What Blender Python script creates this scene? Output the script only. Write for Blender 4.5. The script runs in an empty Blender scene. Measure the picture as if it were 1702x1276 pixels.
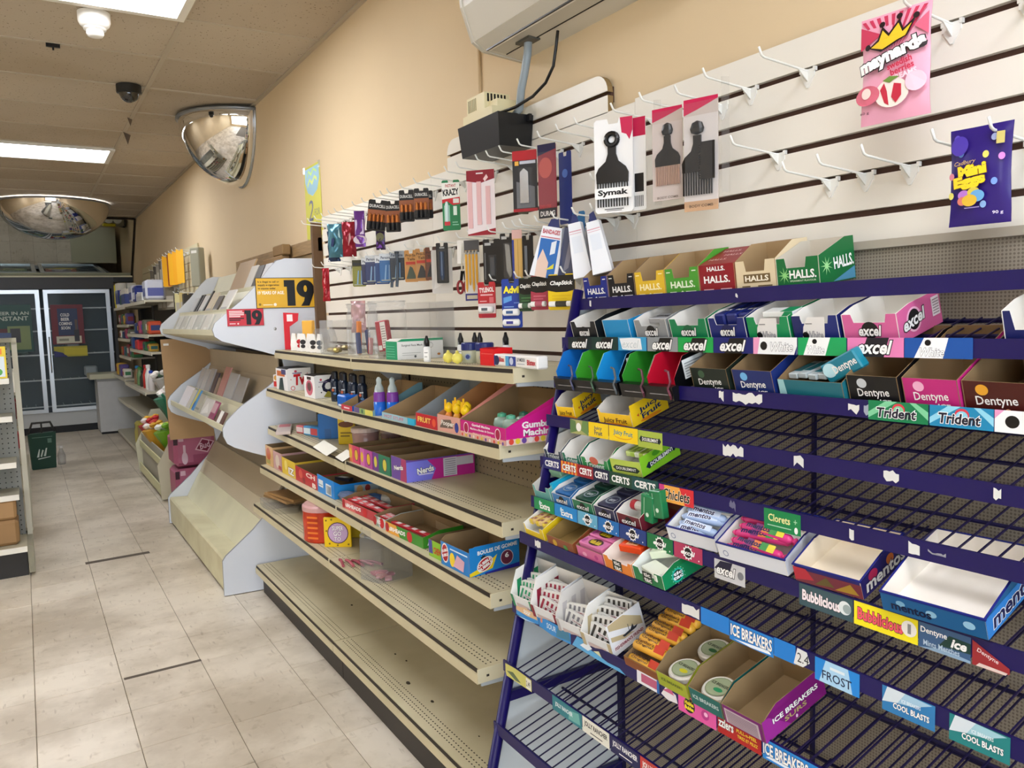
import bpy, math, random
from mathutils import Matrix, Vector
random.seed(7)
SC = bpy.context.scene
COL = SC.collection
# ---------------------------------------------------------------- camera, world, exposure
cd = bpy.data.cameras.new('camera'); cam = bpy.data.objects.new('camera', cd); COL.objects.link(cam)
cd.sensor_width = 36.0; cd.lens = 36.0*1304/1702; cd.clip_start = .02; cd.clip_end = 60
R0, R1, R2 = (0.84810527, -0.52899042, -0.02977559), (-0.07340688, -0.06166146, -0.99539404), (0.5247179, 0.84638467, -0.09112695)
cam.matrix_world = Matrix(((R0[0], -R1[0], -R2[0], 0), (R0[1], -R1[1], -R2[1], 0), (R0[2], -R1[2], -R2[2], 1.45), (0, 0, 0, 1)))
SC.camera = cam
wd = bpy.data.worlds.new('world'); SC.world = wd; wd.use_nodes = True
wd.node_tree.nodes['Background'].inputs[0].default_value = (.80, .90, 1, 1)
wd.node_tree.nodes['Background'].inputs[1].default_value = 3.2
SC.view_settings.view_transform = 'Standard'; SC.view_settings.look = 'None'
SC.view_settings.gamma = 1; SC.view_settings.use_curve_mapping = False
SC.view_settings.exposure = 1.04
LAMP = 9.0          # emission of the fluorescent diffusers
FIXTURES = [(-.49, .728, -.36, .25), (-.49, .728, 3.31, 3.92), (-.49, .728, 7.0, 7.6), (-.49, .728, 10.0, 10.6),
            (-3.5, -2.3, -.36, .25), (-3.5, -2.3, 3.31, 3.92), (-3.5, -2.3, 7.0, 7.6), (-2.0, -.78, -2.2, -1.6)]
pl = bpy.data.lights.new('window_portal', 'AREA'); pl.shape = 'RECTANGLE'; pl.size = 4.7; pl.size_y = 2.05; pl.cycles.is_portal = True
po = bpy.data.objects.new('window_portal', pl); COL.objects.link(po); po.location = (-1.25, -3.1, 1.525); po.rotation_euler = (math.pi/2, 0, 0)   # guides sky light through the shop window
# ---------------------------------------------------------------- helpers
def lin(h):
    c = [int(h[i:i+2], 16)/255 for i in (0, 2, 4)]
    return tuple(((x+.055)/1.055)**2.4 if x > .04045 else x/12.92 for x in c) + (1,)
MATS = {}
def mat(h, rough=.5, metal=0., var=0., scale=12., trans=0., emit=0., bump=0., alpha=1., h2=None, coat=0., ior=1.45, stretch=None):
    key = (h, rough, metal, var, scale, trans, emit, bump, alpha, h2, coat, stretch)
    if key in MATS: return MATS[key]
    m = bpy.data.materials.new('m_'+h); m.use_nodes = True; MATS[key] = m
    nt = m.node_tree; b = nt.nodes['Principled BSDF']
    c = lin(h); b.inputs['Base Color'].default_value = c
    b.inputs['Roughness'].default_value = rough; b.inputs['Metallic'].default_value = metal
    b.inputs['Transmission Weight'].default_value = trans; b.inputs['Alpha'].default_value = alpha
    b.inputs['Coat Weight'].default_value = coat; b.inputs['IOR'].default_value = ior
    if emit: b.inputs['Emission Color'].default_value = c; b.inputs['Emission Strength'].default_value = emit
    if var or bump or h2:
        tc = nt.nodes.new('ShaderNodeTexCoord'); nz = nt.nodes.new('ShaderNodeTexNoise')
        nz.inputs['Scale'].default_value = scale; nz.inputs['Detail'].default_value = 5
        if stretch:
            mp = nt.nodes.new('ShaderNodeMapping'); mp.inputs['Scale'].default_value = stretch
            nt.links.new(tc.outputs['Object'], mp.inputs[0]); nt.links.new(mp.outputs[0], nz.inputs['Vector'])
        else: nt.links.new(tc.outputs['Object'], nz.inputs['Vector'])
        if var or h2:
            rp = nt.nodes.new('ShaderNodeValToRGB'); e = rp.color_ramp.elements
            e[0].position = .35; e[1].position = .65
            c2 = lin(h2) if h2 else tuple(x*(1-var) for x in c[:3])+(1,)
            e[0].color = c2; e[1].color = c
            nt.links.new(nz.outputs[0], rp.inputs[0]); nt.links.new(rp.outputs[0], b.inputs['Base Color'])
        if bump:
            bp = nt.nodes.new('ShaderNodeBump'); bp.inputs['Strength'].default_value = bump; bp.inputs['Distance'].default_value = .002
            nt.links.new(nz.outputs[0], bp.inputs['Height']); nt.links.new(bp.outputs[0], b.inputs['Normal'])
    return m
def ink(h): return mat(h, rough=.38)
def clear(h='ffffff', a=.16, rough=.08):
    """thin clear plastic film: mostly see-through, with a glossy surface"""
    key = ('clear', h, a, rough)
    if key in MATS: return MATS[key]
    m = bpy.data.materials.new('m_clear'); m.use_nodes = True; MATS[key] = m
    nt = m.node_tree; nt.nodes.remove(nt.nodes['Principled BSDF']); out = nt.nodes['Material Output']
    t = nt.nodes.new('ShaderNodeBsdfTransparent'); t.inputs[0].default_value = tuple(1-(1-x)*.15 for x in lin(h)[:3])+(1,)
    g = nt.nodes.new('ShaderNodeBsdfPrincipled'); g.inputs['Base Color'].default_value = tuple(x*.55 for x in lin(h)[:3])+(1,); g.inputs['Roughness'].default_value = rough
    fr = nt.nodes.new('ShaderNodeLayerWeight'); fr.inputs[0].default_value = .35
    mm = nt.nodes.new('ShaderNodeMath'); mm.operation = 'MULTIPLY_ADD'; mm.inputs[1].default_value = .34 if a > .13 else .14; mm.inputs[2].default_value = a*.45
    mx = nt.nodes.new('ShaderNodeMixShader')
    nt.links.new(fr.outputs['Facing'], mm.inputs[0]); nt.links.new(mm.outputs[0], mx.inputs[0])
    nt.links.new(t.outputs[0], mx.inputs[1]); nt.links.new(g.outputs[0], mx.inputs[2]); nt.links.new(mx.outputs[0], out.inputs[0])
    return m
T = Matrix.Translation
def RX(a): return Matrix.Rotation(a, 4, 'X')
def RY(a): return Matrix.Rotation(a, 4, 'Y')
def RZ(a): return Matrix.Rotation(a, 4, 'Z')
rad = math.radians
B4 = Matrix(((0, 1, 0, 0), (-1, 0, 0, 0), (0, 0, 1, 0), (0, 0, 0, 1)))   # local x runs along the wall towards the shop door, y into the wall
def at(x, y, z, yaw=0, pitch=0, roll=0): return T((x, y, z)) @ B4 @ RZ(rad(yaw)) @ RX(rad(pitch)) @ RY(rad(roll))
WM = {}
class MB:
    def __init__(s): s.v = []; s.f = []; s.m = []; s.mats = []
    def mi(s, m):
        if isinstance(m, str): m = ink(m)
        if m not in s.mats: s.mats.append(m)
        return s.mats.index(m)
    def poly(s, pts, m):
        n = len(s.v); s.v += [tuple(p) for p in pts]; s.f.append(tuple(range(n, n+len(pts)))); s.m.append(s.mi(m))
    def faces(s, vs, fs, m):
        n = len(s.v); s.v += [tuple(p) for p in vs]; k = s.mi(m)
        for f in fs: s.f.append(tuple(i+n for i in f)); s.m.append(k)
        return s
    def box(s, a, b, m, x=None):
        (x0, y0, z0), (x1, y1, z1) = a, b
        vs = [(x0, y0, z0), (x1, y0, z0), (x1, y1, z0), (x0, y1, z0), (x0, y0, z1), (x1, y0, z1), (x1, y1, z1), (x0, y1, z1)]
        if x is not None: vs = [tuple(x @ Vector(p)) for p in vs]
        return s.faces(vs, [(0, 3, 2, 1), (4, 5, 6, 7), (0, 1, 5, 4), (1, 2, 6, 5), (2, 3, 7, 6), (3, 0, 4, 7)], m)
    def prism(s, pts, lo, hi, m, axis='y', mlo=None, mhi=None):
        """outline pts extruded along axis from lo to hi; pts are (x,z) for y, (y,z) for x, (x,y) for z"""
        f = {'y': lambda p, a: (p[0], a, p[1]), 'x': lambda p, a: (a, p[0], p[1]), 'z': lambda p, a: (p[0], p[1], a)}[axis]
        A = [f(p, lo) for p in pts]; Bq = [f(p, hi) for p in pts]; n = len(pts)
        s.poly(A, mlo or m); s.poly(Bq, mhi or m)
        s.faces(A+Bq, [(i, (i+1) % n, n+(i+1) % n, n+i) for i in range(n)], m)
        return s
    def tube(s, pts, r, m, n=6, cap=True):
        pts = [Vector(p) for p in pts]; vs = []; fs = []
        prev = None
        for i, p in enumerate(pts):
            d = ((pts[min(i+1, len(pts)-1)]-pts[max(i-1, 0)])).normalized()
            u = d.orthogonal() if prev is None else (prev - d*prev.dot(d))
            u.normalize(); prev = u; w = d.cross(u)
            rr = r[i] if isinstance(r, (list, tuple)) else r
            vs += [tuple(p+(u*math.cos(2*math.pi*k/n)+w*math.sin(2*math.pi*k/n))*rr) for k in range(n)]
        for i in range(len(pts)-1):
            fs += [(i*n+k, i*n+(k+1) % n, (i+1)*n+(k+1) % n, (i+1)*n+k) for k in range(n)]
        if cap: fs += [tuple(range(n)), tuple(range((len(pts)-1)*n, len(pts)*n))]
        return s.faces(vs, fs, m)
    def lathe(s, prof, m, c=(0, 0, 0), n=16, sx=1, sy=1, x=None):
        vs = []; fs = []
        for r, z in prof:
            for k in range(n):
                a = 2*math.pi*k/n; p = (c[0]+r*sx*math.cos(a), c[1]+r*sy*math.sin(a), c[2]+z)
                vs.append(tuple(x @ Vector(p)) if x is not None else p)
        for i in range(len(prof)-1):
            fs += [(i*n+k, i*n+(k+1) % n, (i+1)*n+(k+1) % n, (i+1)*n+k) for k in range(n)]
        fs += [tuple(range(n)), tuple(range((len(prof)-1)*n, len(prof)*n))]
        return s.faces(vs, fs, m)
    def xf(s, x): s.v = [tuple(x @ Vector(p)) for p in s.v]; return s
    def mesh(s, name, smooth=False):
        me = bpy.data.meshes.new(name); me.from_pydata(s.v, [], s.f)
        for m in s.mats: me.materials.append(m)
        me.polygons.foreach_set('material_index', s.m)
        if smooth: me.polygons.foreach_set('use_smooth', [True]*len(s.f))
        me.update(); return me
    def build(s, name, parent=None, mx=None, lm=None, smooth=False):
        return link(name, s.mesh(name, smooth), parent, mx, lm)
def link(name, data, parent=None, mx=None, lm=None):
    o = bpy.data.objects.new(name, data); COL.objects.link(o)
    pw = WM[parent.name] if parent else Matrix()
    if parent: o.parent = parent
    if mx is not None: b = pw.inverted() @ mx
    else: b = lm if lm is not None else Matrix()
    o.matrix_basis = b; WM[o.name] = pw @ b
    return o
def empty(name, mx=None):
    o = link(name, None, None, mx or Matrix()); o.empty_display_size = .05; return o
def tag(o, label=None, cat=None, group=None, kind=None):
    if label: o['label'] = label
    if cat: o['category'] = cat
    if group: o['group'] = group
    if kind: o['kind'] = kind
    return o
def struct(o, label=None, cat=None): o['kind'] = 'structure'; return tag(o, label, cat)
def dup(o, mx, label=None, group=None):
    c = o.copy(); COL.objects.link(c); c.matrix_basis = mx; WM[c.name] = mx
    if label: c['label'] = label
    if group: c['group'] = group
    for ch in o.children:
        d = ch.copy(); COL.objects.link(d); d.parent = c; d.matrix_parent_inverse = Matrix(); WM[d.name] = mx @ d.matrix_basis
        for g in ch.children:
            e = g.copy(); COL.objects.link(e); e.parent = d
    return c
# ---------------------------------------------------------------- print: flat lettering and shapes on a face
TXT = {}
def textmesh(body, bold, shear):
    key = (body, bold, shear)
    if key in TXT: return TXT[key]
    cu = bpy.data.curves.new('t', 'FONT'); cu.body = body; cu.offset = bold; cu.shear = shear; cu.resolution_u = 2
    o = bpy.data.objects.new('t', cu); me = o.to_mesh()
    vs = [(v.co.x, v.co.y) for v in me.vertices]; fs = [tuple(p.vertices) for p in me.polygons]
    o.to_mesh_clear(); bpy.data.objects.remove(o); bpy.data.curves.remove(cu)
    TXT[key] = (vs, fs); return TXT[key]
class Print:
    """ops in fractions of a W x H face: r rect, e ellipse, p polygon, t text(cx,cy,w,h), s star burst"""
    def __init__(s, W, H, ops=()):
        s.W, s.H, s.mb, s.w = W, H, MB(), 0.
        for o in ops: getattr(s, o[0])(*o[1:-1], **o[-1]) if isinstance(o[-1], dict) else getattr(s, o[0])(*o[1:])
    def _l(s): s.w += .00012; return s.w
    def p(s, pts, c):
        w = s._l(); s.mb.poly([(u*s.W, v*s.H, w) for u, v in pts], c)
    def r(s, u0, v0, u1, v1, c): s.p([(u0, v0), (u1, v0), (u1, v1), (u0, v1)], c)
    def e(s, cu, cv, ru, rv, c, n=20, rot=0):
        """radii are fractions of the height"""
        ca, sa = math.cos(rot), math.sin(rot); H = s.H; pts = []
        for k in range(n):
            a = 2*math.pi*k/n; x, y = ru*math.cos(a), rv*math.sin(a)
            pts.append((cu+(x*ca-y*sa)*H/s.W, cv+x*sa+y*ca))
        s.p(pts, c)
    def star(s, cu, cv, r, c, n=12, q=.6):
        s.p([(cu+(r if k % 2 else r*q)*math.cos(math.pi*k/n)*s.H/s.W, cv+(r if k % 2 else r*q)*math.sin(math.pi*k/n)) for k in range(2*n)], c)
    def t(s, body, cu, cv, w, h, c, bold=.012, shear=0, rot=0, out=None, ow=.035):
        vs, fs = textmesh(body, bold, shear)
        if not vs: return
        xs = [p[0] for p in vs]; ys = [p[1] for p in vs]; x0, x1, y0, y1 = min(xs), max(xs), min(ys), max(ys)
        kx, ky = w*s.W/(x1-x0), h*s.H/(y1-y0); ca, sa = math.cos(rad(rot)), math.sin(rad(rot))
        def put(vs, fs, c):
            wz = s._l(); q = []
            for x, y in vs:
                x, y = (x-(x0+x1)/2)*kx, (y-(y0+y1)/2)*ky
                q.append((cu*s.W+x*ca-y*sa, cv*s.H+x*sa+y*ca, wz))
            s.mb.faces(q, fs, c)
        if out:
            v2, f2 = textmesh(body, bold+ow, shear); put(v2, f2, out)
        put(vs, fs, c)
    def build(s, name, parent, lm): return s.mb.build(name, parent, lm=lm)
def FRONT(x=0, y=0, z=0, tilt=0):    # face looking to local -y
    return T((x, y-.0004, z)) @ RX(rad(tilt)) @ Matrix(((1, 0, 0, 0), (0, 0, -1, 0), (0, 1, 0, 0), (0, 0, 0, 1)))
def SIDE(x=0, y=0, z=0):     # face looking to local +x
    return T((x+.0004, y, z)) @ Matrix(((0, 0, 1, 0), (1, 0, 0, 0), (0, 1, 0, 0), (0, 0, 0, 1)))
def TOP(x=0, y=0, z=0):
    return T((x, y, z+.0004))
# ---------------------------------------------------------------- shared materials
WALL = mat('dfc9a4', rough=.75, var=.05, scale=1.2, bump=.05)
CREAM = mat('d9cfae', rough=.45, var=.1, scale=5)
STEELC = mat('cfc8ae', rough=.42, var=.14, scale=3, h2='b5ab8c')
DARKB = mat('2b231d', rough=.6)
WHITEP = mat('d3d8e0', rough=.45, var=.04, scale=3)
GREYE = mat('8c9095', rough=.4)
SLAT = mat('e9e5da', rough=.35, var=.04, scale=2)
MDF = mat('4a3228', rough=.8)
PURP = mat('140a55', rough=.38, var=.15, scale=6)
PURD = mat('15103a', rough=.45)
WIRE = mat('1a1440', rough=.4)
CARD = mat('a58a64', rough=.85, var=.08, scale=8)
CARDD = mat('8d7350', rough=.85, var=.1, scale=8)
WCARD = mat('e9e6df', rough=.6)
CHROME = mat('f0f0f0', rough=.03, metal=1)
ALU = mat('c3c8cc', rough=.28, metal=.9)
BLACK = mat('08080a', rough=.32)
HOOKM = mat('e4e4de', rough=.3)
FILM = clear()
ORD = ['first', 'second', 'third', 'fourth', 'fifth', 'sixth', 'seventh', 'eighth']
# ================================================================ the room
def nodes_mat(name, fn):
    m = bpy.data.materials.new(name); m.use_nodes = True; nt = m.node_tree
    fn(nt, nt.nodes['Principled BSDF'], nt.nodes.new, nt.links.new); return m
def ramp(nt, src, p0, c0, p1, c1):
    r = nt.nodes.new('ShaderNodeValToRGB'); e = r.color_ramp.elements
    e[0].position = p0; e[0].color = c0; e[1].position = p1; e[1].color = c1
    nt.links.new(src, r.inputs[0]); return r.outputs[0]
def mixc(nt, fac, a, b, mode='MIX'):
    x = nt.nodes.new('ShaderNodeMix'); x.data_type = 'RGBA'; x.blend_type = mode
    if isinstance(fac, float): x.inputs[0].default_value = fac
    else: nt.links.new(fac, x.inputs[0])
    for k, q in ((6, a), (7, b)):
        if isinstance(q, tuple): x.inputs[k].default_value = q
        else: nt.links.new(q, x.inputs[k])
    return x.outputs[2]
def noise(nt, vec, scale, detail=4, rough=.5):
    n = nt.nodes.new('ShaderNodeTexNoise'); n.inputs['Scale'].default_value = scale; n.inputs['Detail'].default_value = detail
    n.inputs['Roughness'].default_value = rough; nt.links.new(vec, n.inputs['Vector']); return n.outputs[0]
def floor_fn(nt, b, new, ln):
    g = new('ShaderNodeNewGeometry'); oi = new('ShaderNodeObjectInfo'); pos = g.outputs['Position']
    mp = new('ShaderNodeMapping'); ln(pos, mp.inputs[0]); mp.inputs['Scale'].default_value = (26, 5, 1); mp.inputs['Rotation'].default_value = (0, 0, .5)
    base = ramp(nt, oi.outputs['Random'], 0, lin('d8cdba'), 1, lin('e4dac8'))
    flecks = ramp(nt, noise(nt, mp.outputs[0], 2.2, 2, .4), .66, (1, 1, 1, 1), .74, (.55, .5, .45, 1))
    c = mixc(nt, .55, base, flecks, 'MULTIPLY')
    big = ramp(nt, noise(nt, pos, 1.3, 6, .62), .40, (.56, .52, .46, 1), .58, (1, 1, 1, 1))
    c = mixc(nt, .75, c, big, 'MULTIPLY')
    sm = ramp(nt, noise(nt, pos, 17, 3, .6), .30, (.72, .68, .62, 1), .42, (1, 1, 1, 1))
    c = mixc(nt, .6, c, sm, 'MULTIPLY')
    ln(c, b.inputs['Base Color']); b.inputs['Roughness'].default_value = .38
FLOORM = nodes_mat('floor_tile', floor_fn)
def ceil_fn(nt, b, new, ln):
    g = new('ShaderNodeNewGeometry'); oi = new('ShaderNodeObjectInfo'); pos = g.outputs['Position']
    base = ramp(nt, oi.outputs['Random'], 0, lin('b4a692'), 1, lin('c2b5a2'))
    v = new('ShaderNodeTexVoronoi'); v.inputs['Scale'].default_value = 58; ln(pos, v.inputs['Vector'])
    sp = ramp(nt, v.outputs['Distance'], .14, (.3, .25, .2, 1), .24, (1, 1, 1, 1))
    msk = ramp(nt, noise(nt, pos, 40, 2), .48, (0, 0, 0, 1), .56, (1, 1, 1, 1))
    c = mixc(nt, msk, base, mixc(nt, 1., base, sp, 'MULTIPLY'))
    st = ramp(nt, noise(nt, pos, 1.1, 3), .35, (.86, .82, .76, 1), .55, (1, 1, 1, 1))
    ln(mixc(nt, .7, c, st, 'MULTIPLY'), b.inputs['Base Color']); b.inputs['Roughness'].default_value = .9
CEILM = nodes_mat('ceiling_tile', ceil_fn)
X0, X1, Y0, Y1, ZC, XW = -4.2, 1.377, -3.2, 12.95, 2.82, 1.377
# floor
fl = struct(MB().box((X0, Y0, -.06), (X1, Y1, -.003), mat('6e6353', rough=.7)).build('floor'), 'worn beige vinyl tile floor with dark joints and scuffs')
tm = MB(); tw, tl = .3035, .3085; c_ = .0016
tm.faces([(0, 0, -.003), (tw, 0, -.003), (tw, tl, -.003), (0, tl, -.003), (c_, c_, 0), (tw-c_, c_, 0), (tw-c_, tl-c_, 0), (c_, tl-c_, 0)],
         [(4, 5, 6, 7), (0, 1, 5, 4), (1, 2, 6, 5), (2, 3, 7, 6), (3, 0, 4, 7)], FLOORM)
tme = tm.mesh('tile')
for i in range(-2, 4):
    for j in range(-7, 29):
        link('tile', tme, fl, lm=T((-.061+.305*i, 3.48+.31*j+(.012 if i % 2 else 0), random.uniform(-.0005, 0))))
fr = MB()
for i in list(range(-14, -2))+[4]:
    fr.box((-.061+.305*i, Y0, -.003), (-.061+.305*i+.3035, Y1, 0), FLOORM)
o = fr.build('floor_covering', fl); o['kind'] = 'stuff'
# scuffs on the floor
sc = MB()
for (x, y, l, w, a) in [(.225, 5.34, .36, .05, .03), (.25, 3.478, .30, .022, .01)]:
    sc.box((0, 0, 0), (l, w, .0006), mat('5b5247', rough=.8), T((x, y, .0002)) @ RZ(a))
o = sc.build('scuff_mark', fl)
# walls
struct(MB().box((XW, Y0, 0), (XW+.12, Y1, 2.95), WALL).build('wall_right'), 'cream painted wall above the white slat boards')
struct(MB().box((X0, Y1, 0), (X1+.12, Y1+.12, 2.95), WALL).build('wall_back'))
struct(MB().box((X0-.12, Y0, 0), (X0, Y1, 2.95), WALL).build('wall_left'))
w = MB(); WX0, WX1, WZ0, WZ1 = -3.6, 1.1, .5, 2.55
w.box((X0, Y0-.12, 0), (WX0, Y0, 2.95), WALL); w.box((WX1, Y0-.12, 0), (X1, Y0, 2.95), WALL)
w.box((WX0, Y0-.12, 0), (WX1, Y0, WZ0), WALL); w.box((WX0, Y0-.12, WZ1), (WX1, Y0, 2.95), WALL)
struct(w.build('wall_front'))
w = MB()
for k in range(5):
    x = WX0+(WX1-WX0)*k/4; w.box((x-.03, Y0-.08, WZ0), (x+.03, Y0-.02, WZ1), ALU)
for z in (WZ0, WZ1): w.box((WX0, Y0-.08, z-.03), (WX1, Y0-.02, z+.03), ALU)
wn = struct(w.build('window_1'))
for k in range(4):
    x = WX0+(WX1-WX0)*k/4; MB().box((x+.03, Y0-.054, WZ0+.03), (x+(WX1-WX0)/4-.03, Y0-.048, WZ1-.03), clear('f4f8ff', .06, .02)).build('pane', wn)
# ceiling
ce = struct(MB().box((X0, Y0, 2.87), (X1, Y1, 2.95), mat('3a362f', rough=.9)).build('ceiling'), 'beige speckled suspended tile ceiling')
def tilemesh(wx, wy):
    m = MB(); c = .004
    return m.faces([(c, c, 0), (wx-c, c, 0), (wx-c, wy-c, 0), (c, wy-c, 0), (0, 0, .012), (wx, 0, .012), (wx, wy, .012), (0, wy, .012)],
                   [(0, 3, 2, 1), (0, 1, 5, 4), (1, 2, 6, 5), (2, 3, 7, 6), (3, 0, 4, 7), (4, 5, 6, 7)], CEILM).mesh('tile')
cols = [(.728, .645), (-.492, 1.22), (-1.712, 1.22), (-2.932, 1.22), (-4.152, 1.22)]
cms = {}
ROWS = [3.92+.61*k for k in range(-11, 14)]
for cx_, cw in cols:
    cms.setdefault(cw, tilemesh(cw-.014, .596))
    for y in ROWS:
        if any(f[0]-.15 < cx_+cw/2 < f[1]+.15 and f[2]-.15 < y+.3 < f[3]+.15 for f in FIXTURES): continue
        link('tile', cms[cw], ce, lm=T((cx_+.007, y+.007, ZC+.004+random.uniform(0, .003))))
gb = mat('b7ab97', rough=.5)
for cx_, cw in cols: MB().box((cx_-.012, Y0, ZC), (cx_+.012, Y1, ZC+.04), gb).build('grid_bar', ce)
for y in ROWS: MB().box((X0, y-.011, ZC+.001), (X1, y+.011, ZC+.04), gb).build('grid_bar', ce)
MB().box((XW-.024, Y0, ZC-.004), (XW-.0005, Y1, ZC+.02), gb).build('grid_bar', ce)
# light fixtures
DIFF = mat('f6f8ff', rough=.4, emit=LAMP)
lab = ['fluorescent panel overhead, behind the photographer', 'bright fluorescent ceiling panel next to the smoke detector', 'fluorescent ceiling panel farther down, beyond the black camera',
       'fluorescent ceiling panel at the far end above the coolers', 'fluorescent ceiling panel over the next aisle by the door', 'fluorescent ceiling panel over the middle of the next aisle',
       'fluorescent ceiling panel over the far part of the next aisle', 'fluorescent ceiling panel near the shop window']
for (a, b, c, d), l in zip(FIXTURES, lab):
    t = empty('ceiling_light', T(((a+b)/2, (c+d)/2, ZC))); tag(t, l, 'ceiling light', 'fluorescent ceiling panels')
    W2, D2 = (b-a)/2, (d-c)/2; f = MB(); q = .035; wm = mat('e9e6dc', rough=.4)
    f.box((-W2, -D2, -.012), (W2, -D2+q, .04), wm); f.box((-W2, D2-q, -.012), (W2, D2, .04), wm)
    f.box((-W2, -D2+q, -.012), (-W2+q, D2-q, .04), wm); f.box((W2-q, -D2+q, -.012), (W2, D2-q, .04), wm)
    f.build('frame', t); MB().box((-W2+q, -D2+q, -.004), (W2-q, D2-q, .02), DIFF).build('diffuser', t)
# smoke detector, dome camera
t = empty('smoke_detector', T((.372, 4.02, ZC))); tag(t, 'white smoke detector on the ceiling tile beside the light panel', 'smoke detector')
wp = mat('f1efe9', rough=.35)
MB().lathe([(.066, .002), (.066, -.035), (.060, -.05), (.048, -.062)], wp, n=28).build('base', t, smooth=True)
MB().lathe([(.046, -.062), (.046, -.07), (.036, -.072), (.036, -.088), (.03, -.098), (.012, -.102)], wp, n=24).build('sensor_cap', t, smooth=True)
t = empty('dome_camera', T((.628, 5.13, ZC))); tag(t, 'black security dome camera on the ceiling', 'camera')
MB().lathe([(.068, .002), (.068, -.04), (.055, -.045)], BLACK, n=28).build('housing', t, smooth=True)
MB().lathe([(.055*math.cos(k*.2), -.04-.055*math.sin(k*.2)) for k in range(8)], mat('0a0a10', rough=.05, coat=1), n=24).build('dome', t, smooth=True)
m = MB(); m.tube([(0, 0, 0), (.012, .01, -.03), (.004, .015, -.07)], .004, BLACK, 5)
for k, (x, y, s_) in enumerate([(.7, 5.9, 1), (.72, 6.35, 1.6)]):
    o = MB().prism([(0, 0), (.03*s_, -.012*s_), (.016*s_, -.055*s_), (.006, -.02)], -.002, .002, mat('5a4a38')).build('hanger_clip', mx=T((x, y, ZC)))
    tag(o, ['short dark clip hanging from the ceiling bar, nearer one', 'longer dark clip hanging from the ceiling bar, farther one'][k], 'clip')
o = MB().box((-.03, -.008, -.016), (.03, .008, 0), BLACK).box((-.004, -.004, -.03), (.004, .004, -.016), BLACK).build('sprinkler_clip', mx=T((.23, 4.53, ZC)))
tag(o, 'small black bracket on the ceiling near the smoke detector', 'bracket')
# convex mirrors
def dome(name, label, mx, quarter, r, dep):
    t = empty(name, mx); tag(t, label, 'mirror')
    m = MB(); N = 36; K = 14; rows = []
    a0, a1 = (math.pi/2, 3*math.pi/2) if quarter else (0, 2*math.pi)
    vs = []; fs = []
    for i in range(K+1):
        b_ = i/K*math.pi/2
        for k in range(N+1):
            a = a0+(a1-a0)*k/N; vs.append((r*math.cos(b_)*math.cos(a), r*math.cos(b_)*math.sin(a), -dep*math.sin(b_)))
    for i in range(K):
        for k in range(N): fs.append((i*(N+1)+k, i*(N+1)+k+1, (i+1)*(N+1)+k+1, (i+1)*(N+1)+k))
    m.faces(vs, fs, CHROME); m.build('mirror_face', t, smooth=True)
    e = MB(); e.tube([(r*1.012*math.cos(a0+(a1-a0)*k/N), r*1.012*math.sin(a0+(a1-a0)*k/N), -.008) for k in range(N+1)], .011, mat('8f9296', rough=.3, metal=.6), 6)
    if quarter:
        e.tube([(-.004, r*1.0*math.cos(math.pi*k/N), -dep*math.sin(math.pi*k/N)) for k in range(N+1)], .012, mat('b8bcbf', rough=.25, metal=.7), 6)
        e.box((-.003, -r, -.03), (0, r, 0), ALU)
    e.build('rim', t, smooth=True)
dome('convex_mirror', 'quarter dome mirror fixed where the cream wall meets the ceiling', T((XW-.001, 5.65, ZC-.012)), True, .40, .44)
dome('convex_mirror', 'half dome mirror hanging from the ceiling over the far coolers', T((.40, 10.25, ZC-.01)), False, .56, .40)
# ---------------------------------------------------------------- slat wall
GZ = [1.913-.0731*k for k in range(10)]
def slat_panel(label, y0, y1, top, zbot):
    t = empty('slatwall', at(1.352, y1, zbot)); tag(t, label, 'wall panel', 'white slat wall panels')
    L = y1-y0; zs = [top]+[g for g in GZ if g > zbot]
    MB().box((.0, .012, 0), (L, .0245, top-zbot), MDF).build('backing', t)
    for k, z in enumerate(zs):
        hi = z if k == 0 else z-.0125; lo = zs[k+1] if k+1 < len(zs) else zbot
        m = MB(); e = .0015
        m.prism([(.0, hi-zbot), (.0, lo-zbot), (.014, lo-zbot), (.014, lo-zbot+.005), (.018, lo-zbot+.005), (.018, hi-zbot)], 0.0006, L-.0006, SLAT, 'x')
        m.build('slat', t)
slat_panel('white slat wall panel at the far end behind the battery packs', 2.716, 3.995, 1.964, 1.275)
slat_panel('middle white slat wall panel behind the razors and nail files', 1.553, 2.716, 1.968, 1.285)
slat_panel('near white slat wall panel with mostly empty hooks', .25, 1.553, 1.976, 1.29)
# short round-ended slat board over the wall panels
t = empty('slatwall_offcut', at(1.352, 2.58, 1.966)); tag(t, 'short slat board with rounded ends mounted above the slat wall', 'wall panel')
Lb, Hb, rb = .92, .104, .05
def rnd(lo, hi):
    pts = []
    for a in range(0, 91, 15):
        x, z = Lb-rb+rb*math.cos(rad(a)), Hb-rb+rb*math.sin(rad(a)); pts.append((x, z))
    for a in range(90, 181, 15): pts.append((rb+rb*math.cos(rad(a)), Hb-rb+rb*math.sin(rad(a))))
    return pts
WOODE = mat('8a7148', rough=.6, var=.2, scale=20)
arc = rnd(0, 1); lowarc = [(x, max(z, .056)) for x, z in arc]
MB().prism([(0, 0), (Lb, 0), (Lb, .045), (0, .045)], 0, .018, WOODE, 'y', mlo=SLAT).build('slat', t)
MB().prism([(0, .056), (Lb, .056)]+arc, 0, .018, WOODE, 'y', mlo=SLAT).build('slat', t)
MB().box((.003, .012, .03), (Lb-.003, .024, .07), MDF).build('backing', t)
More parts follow.
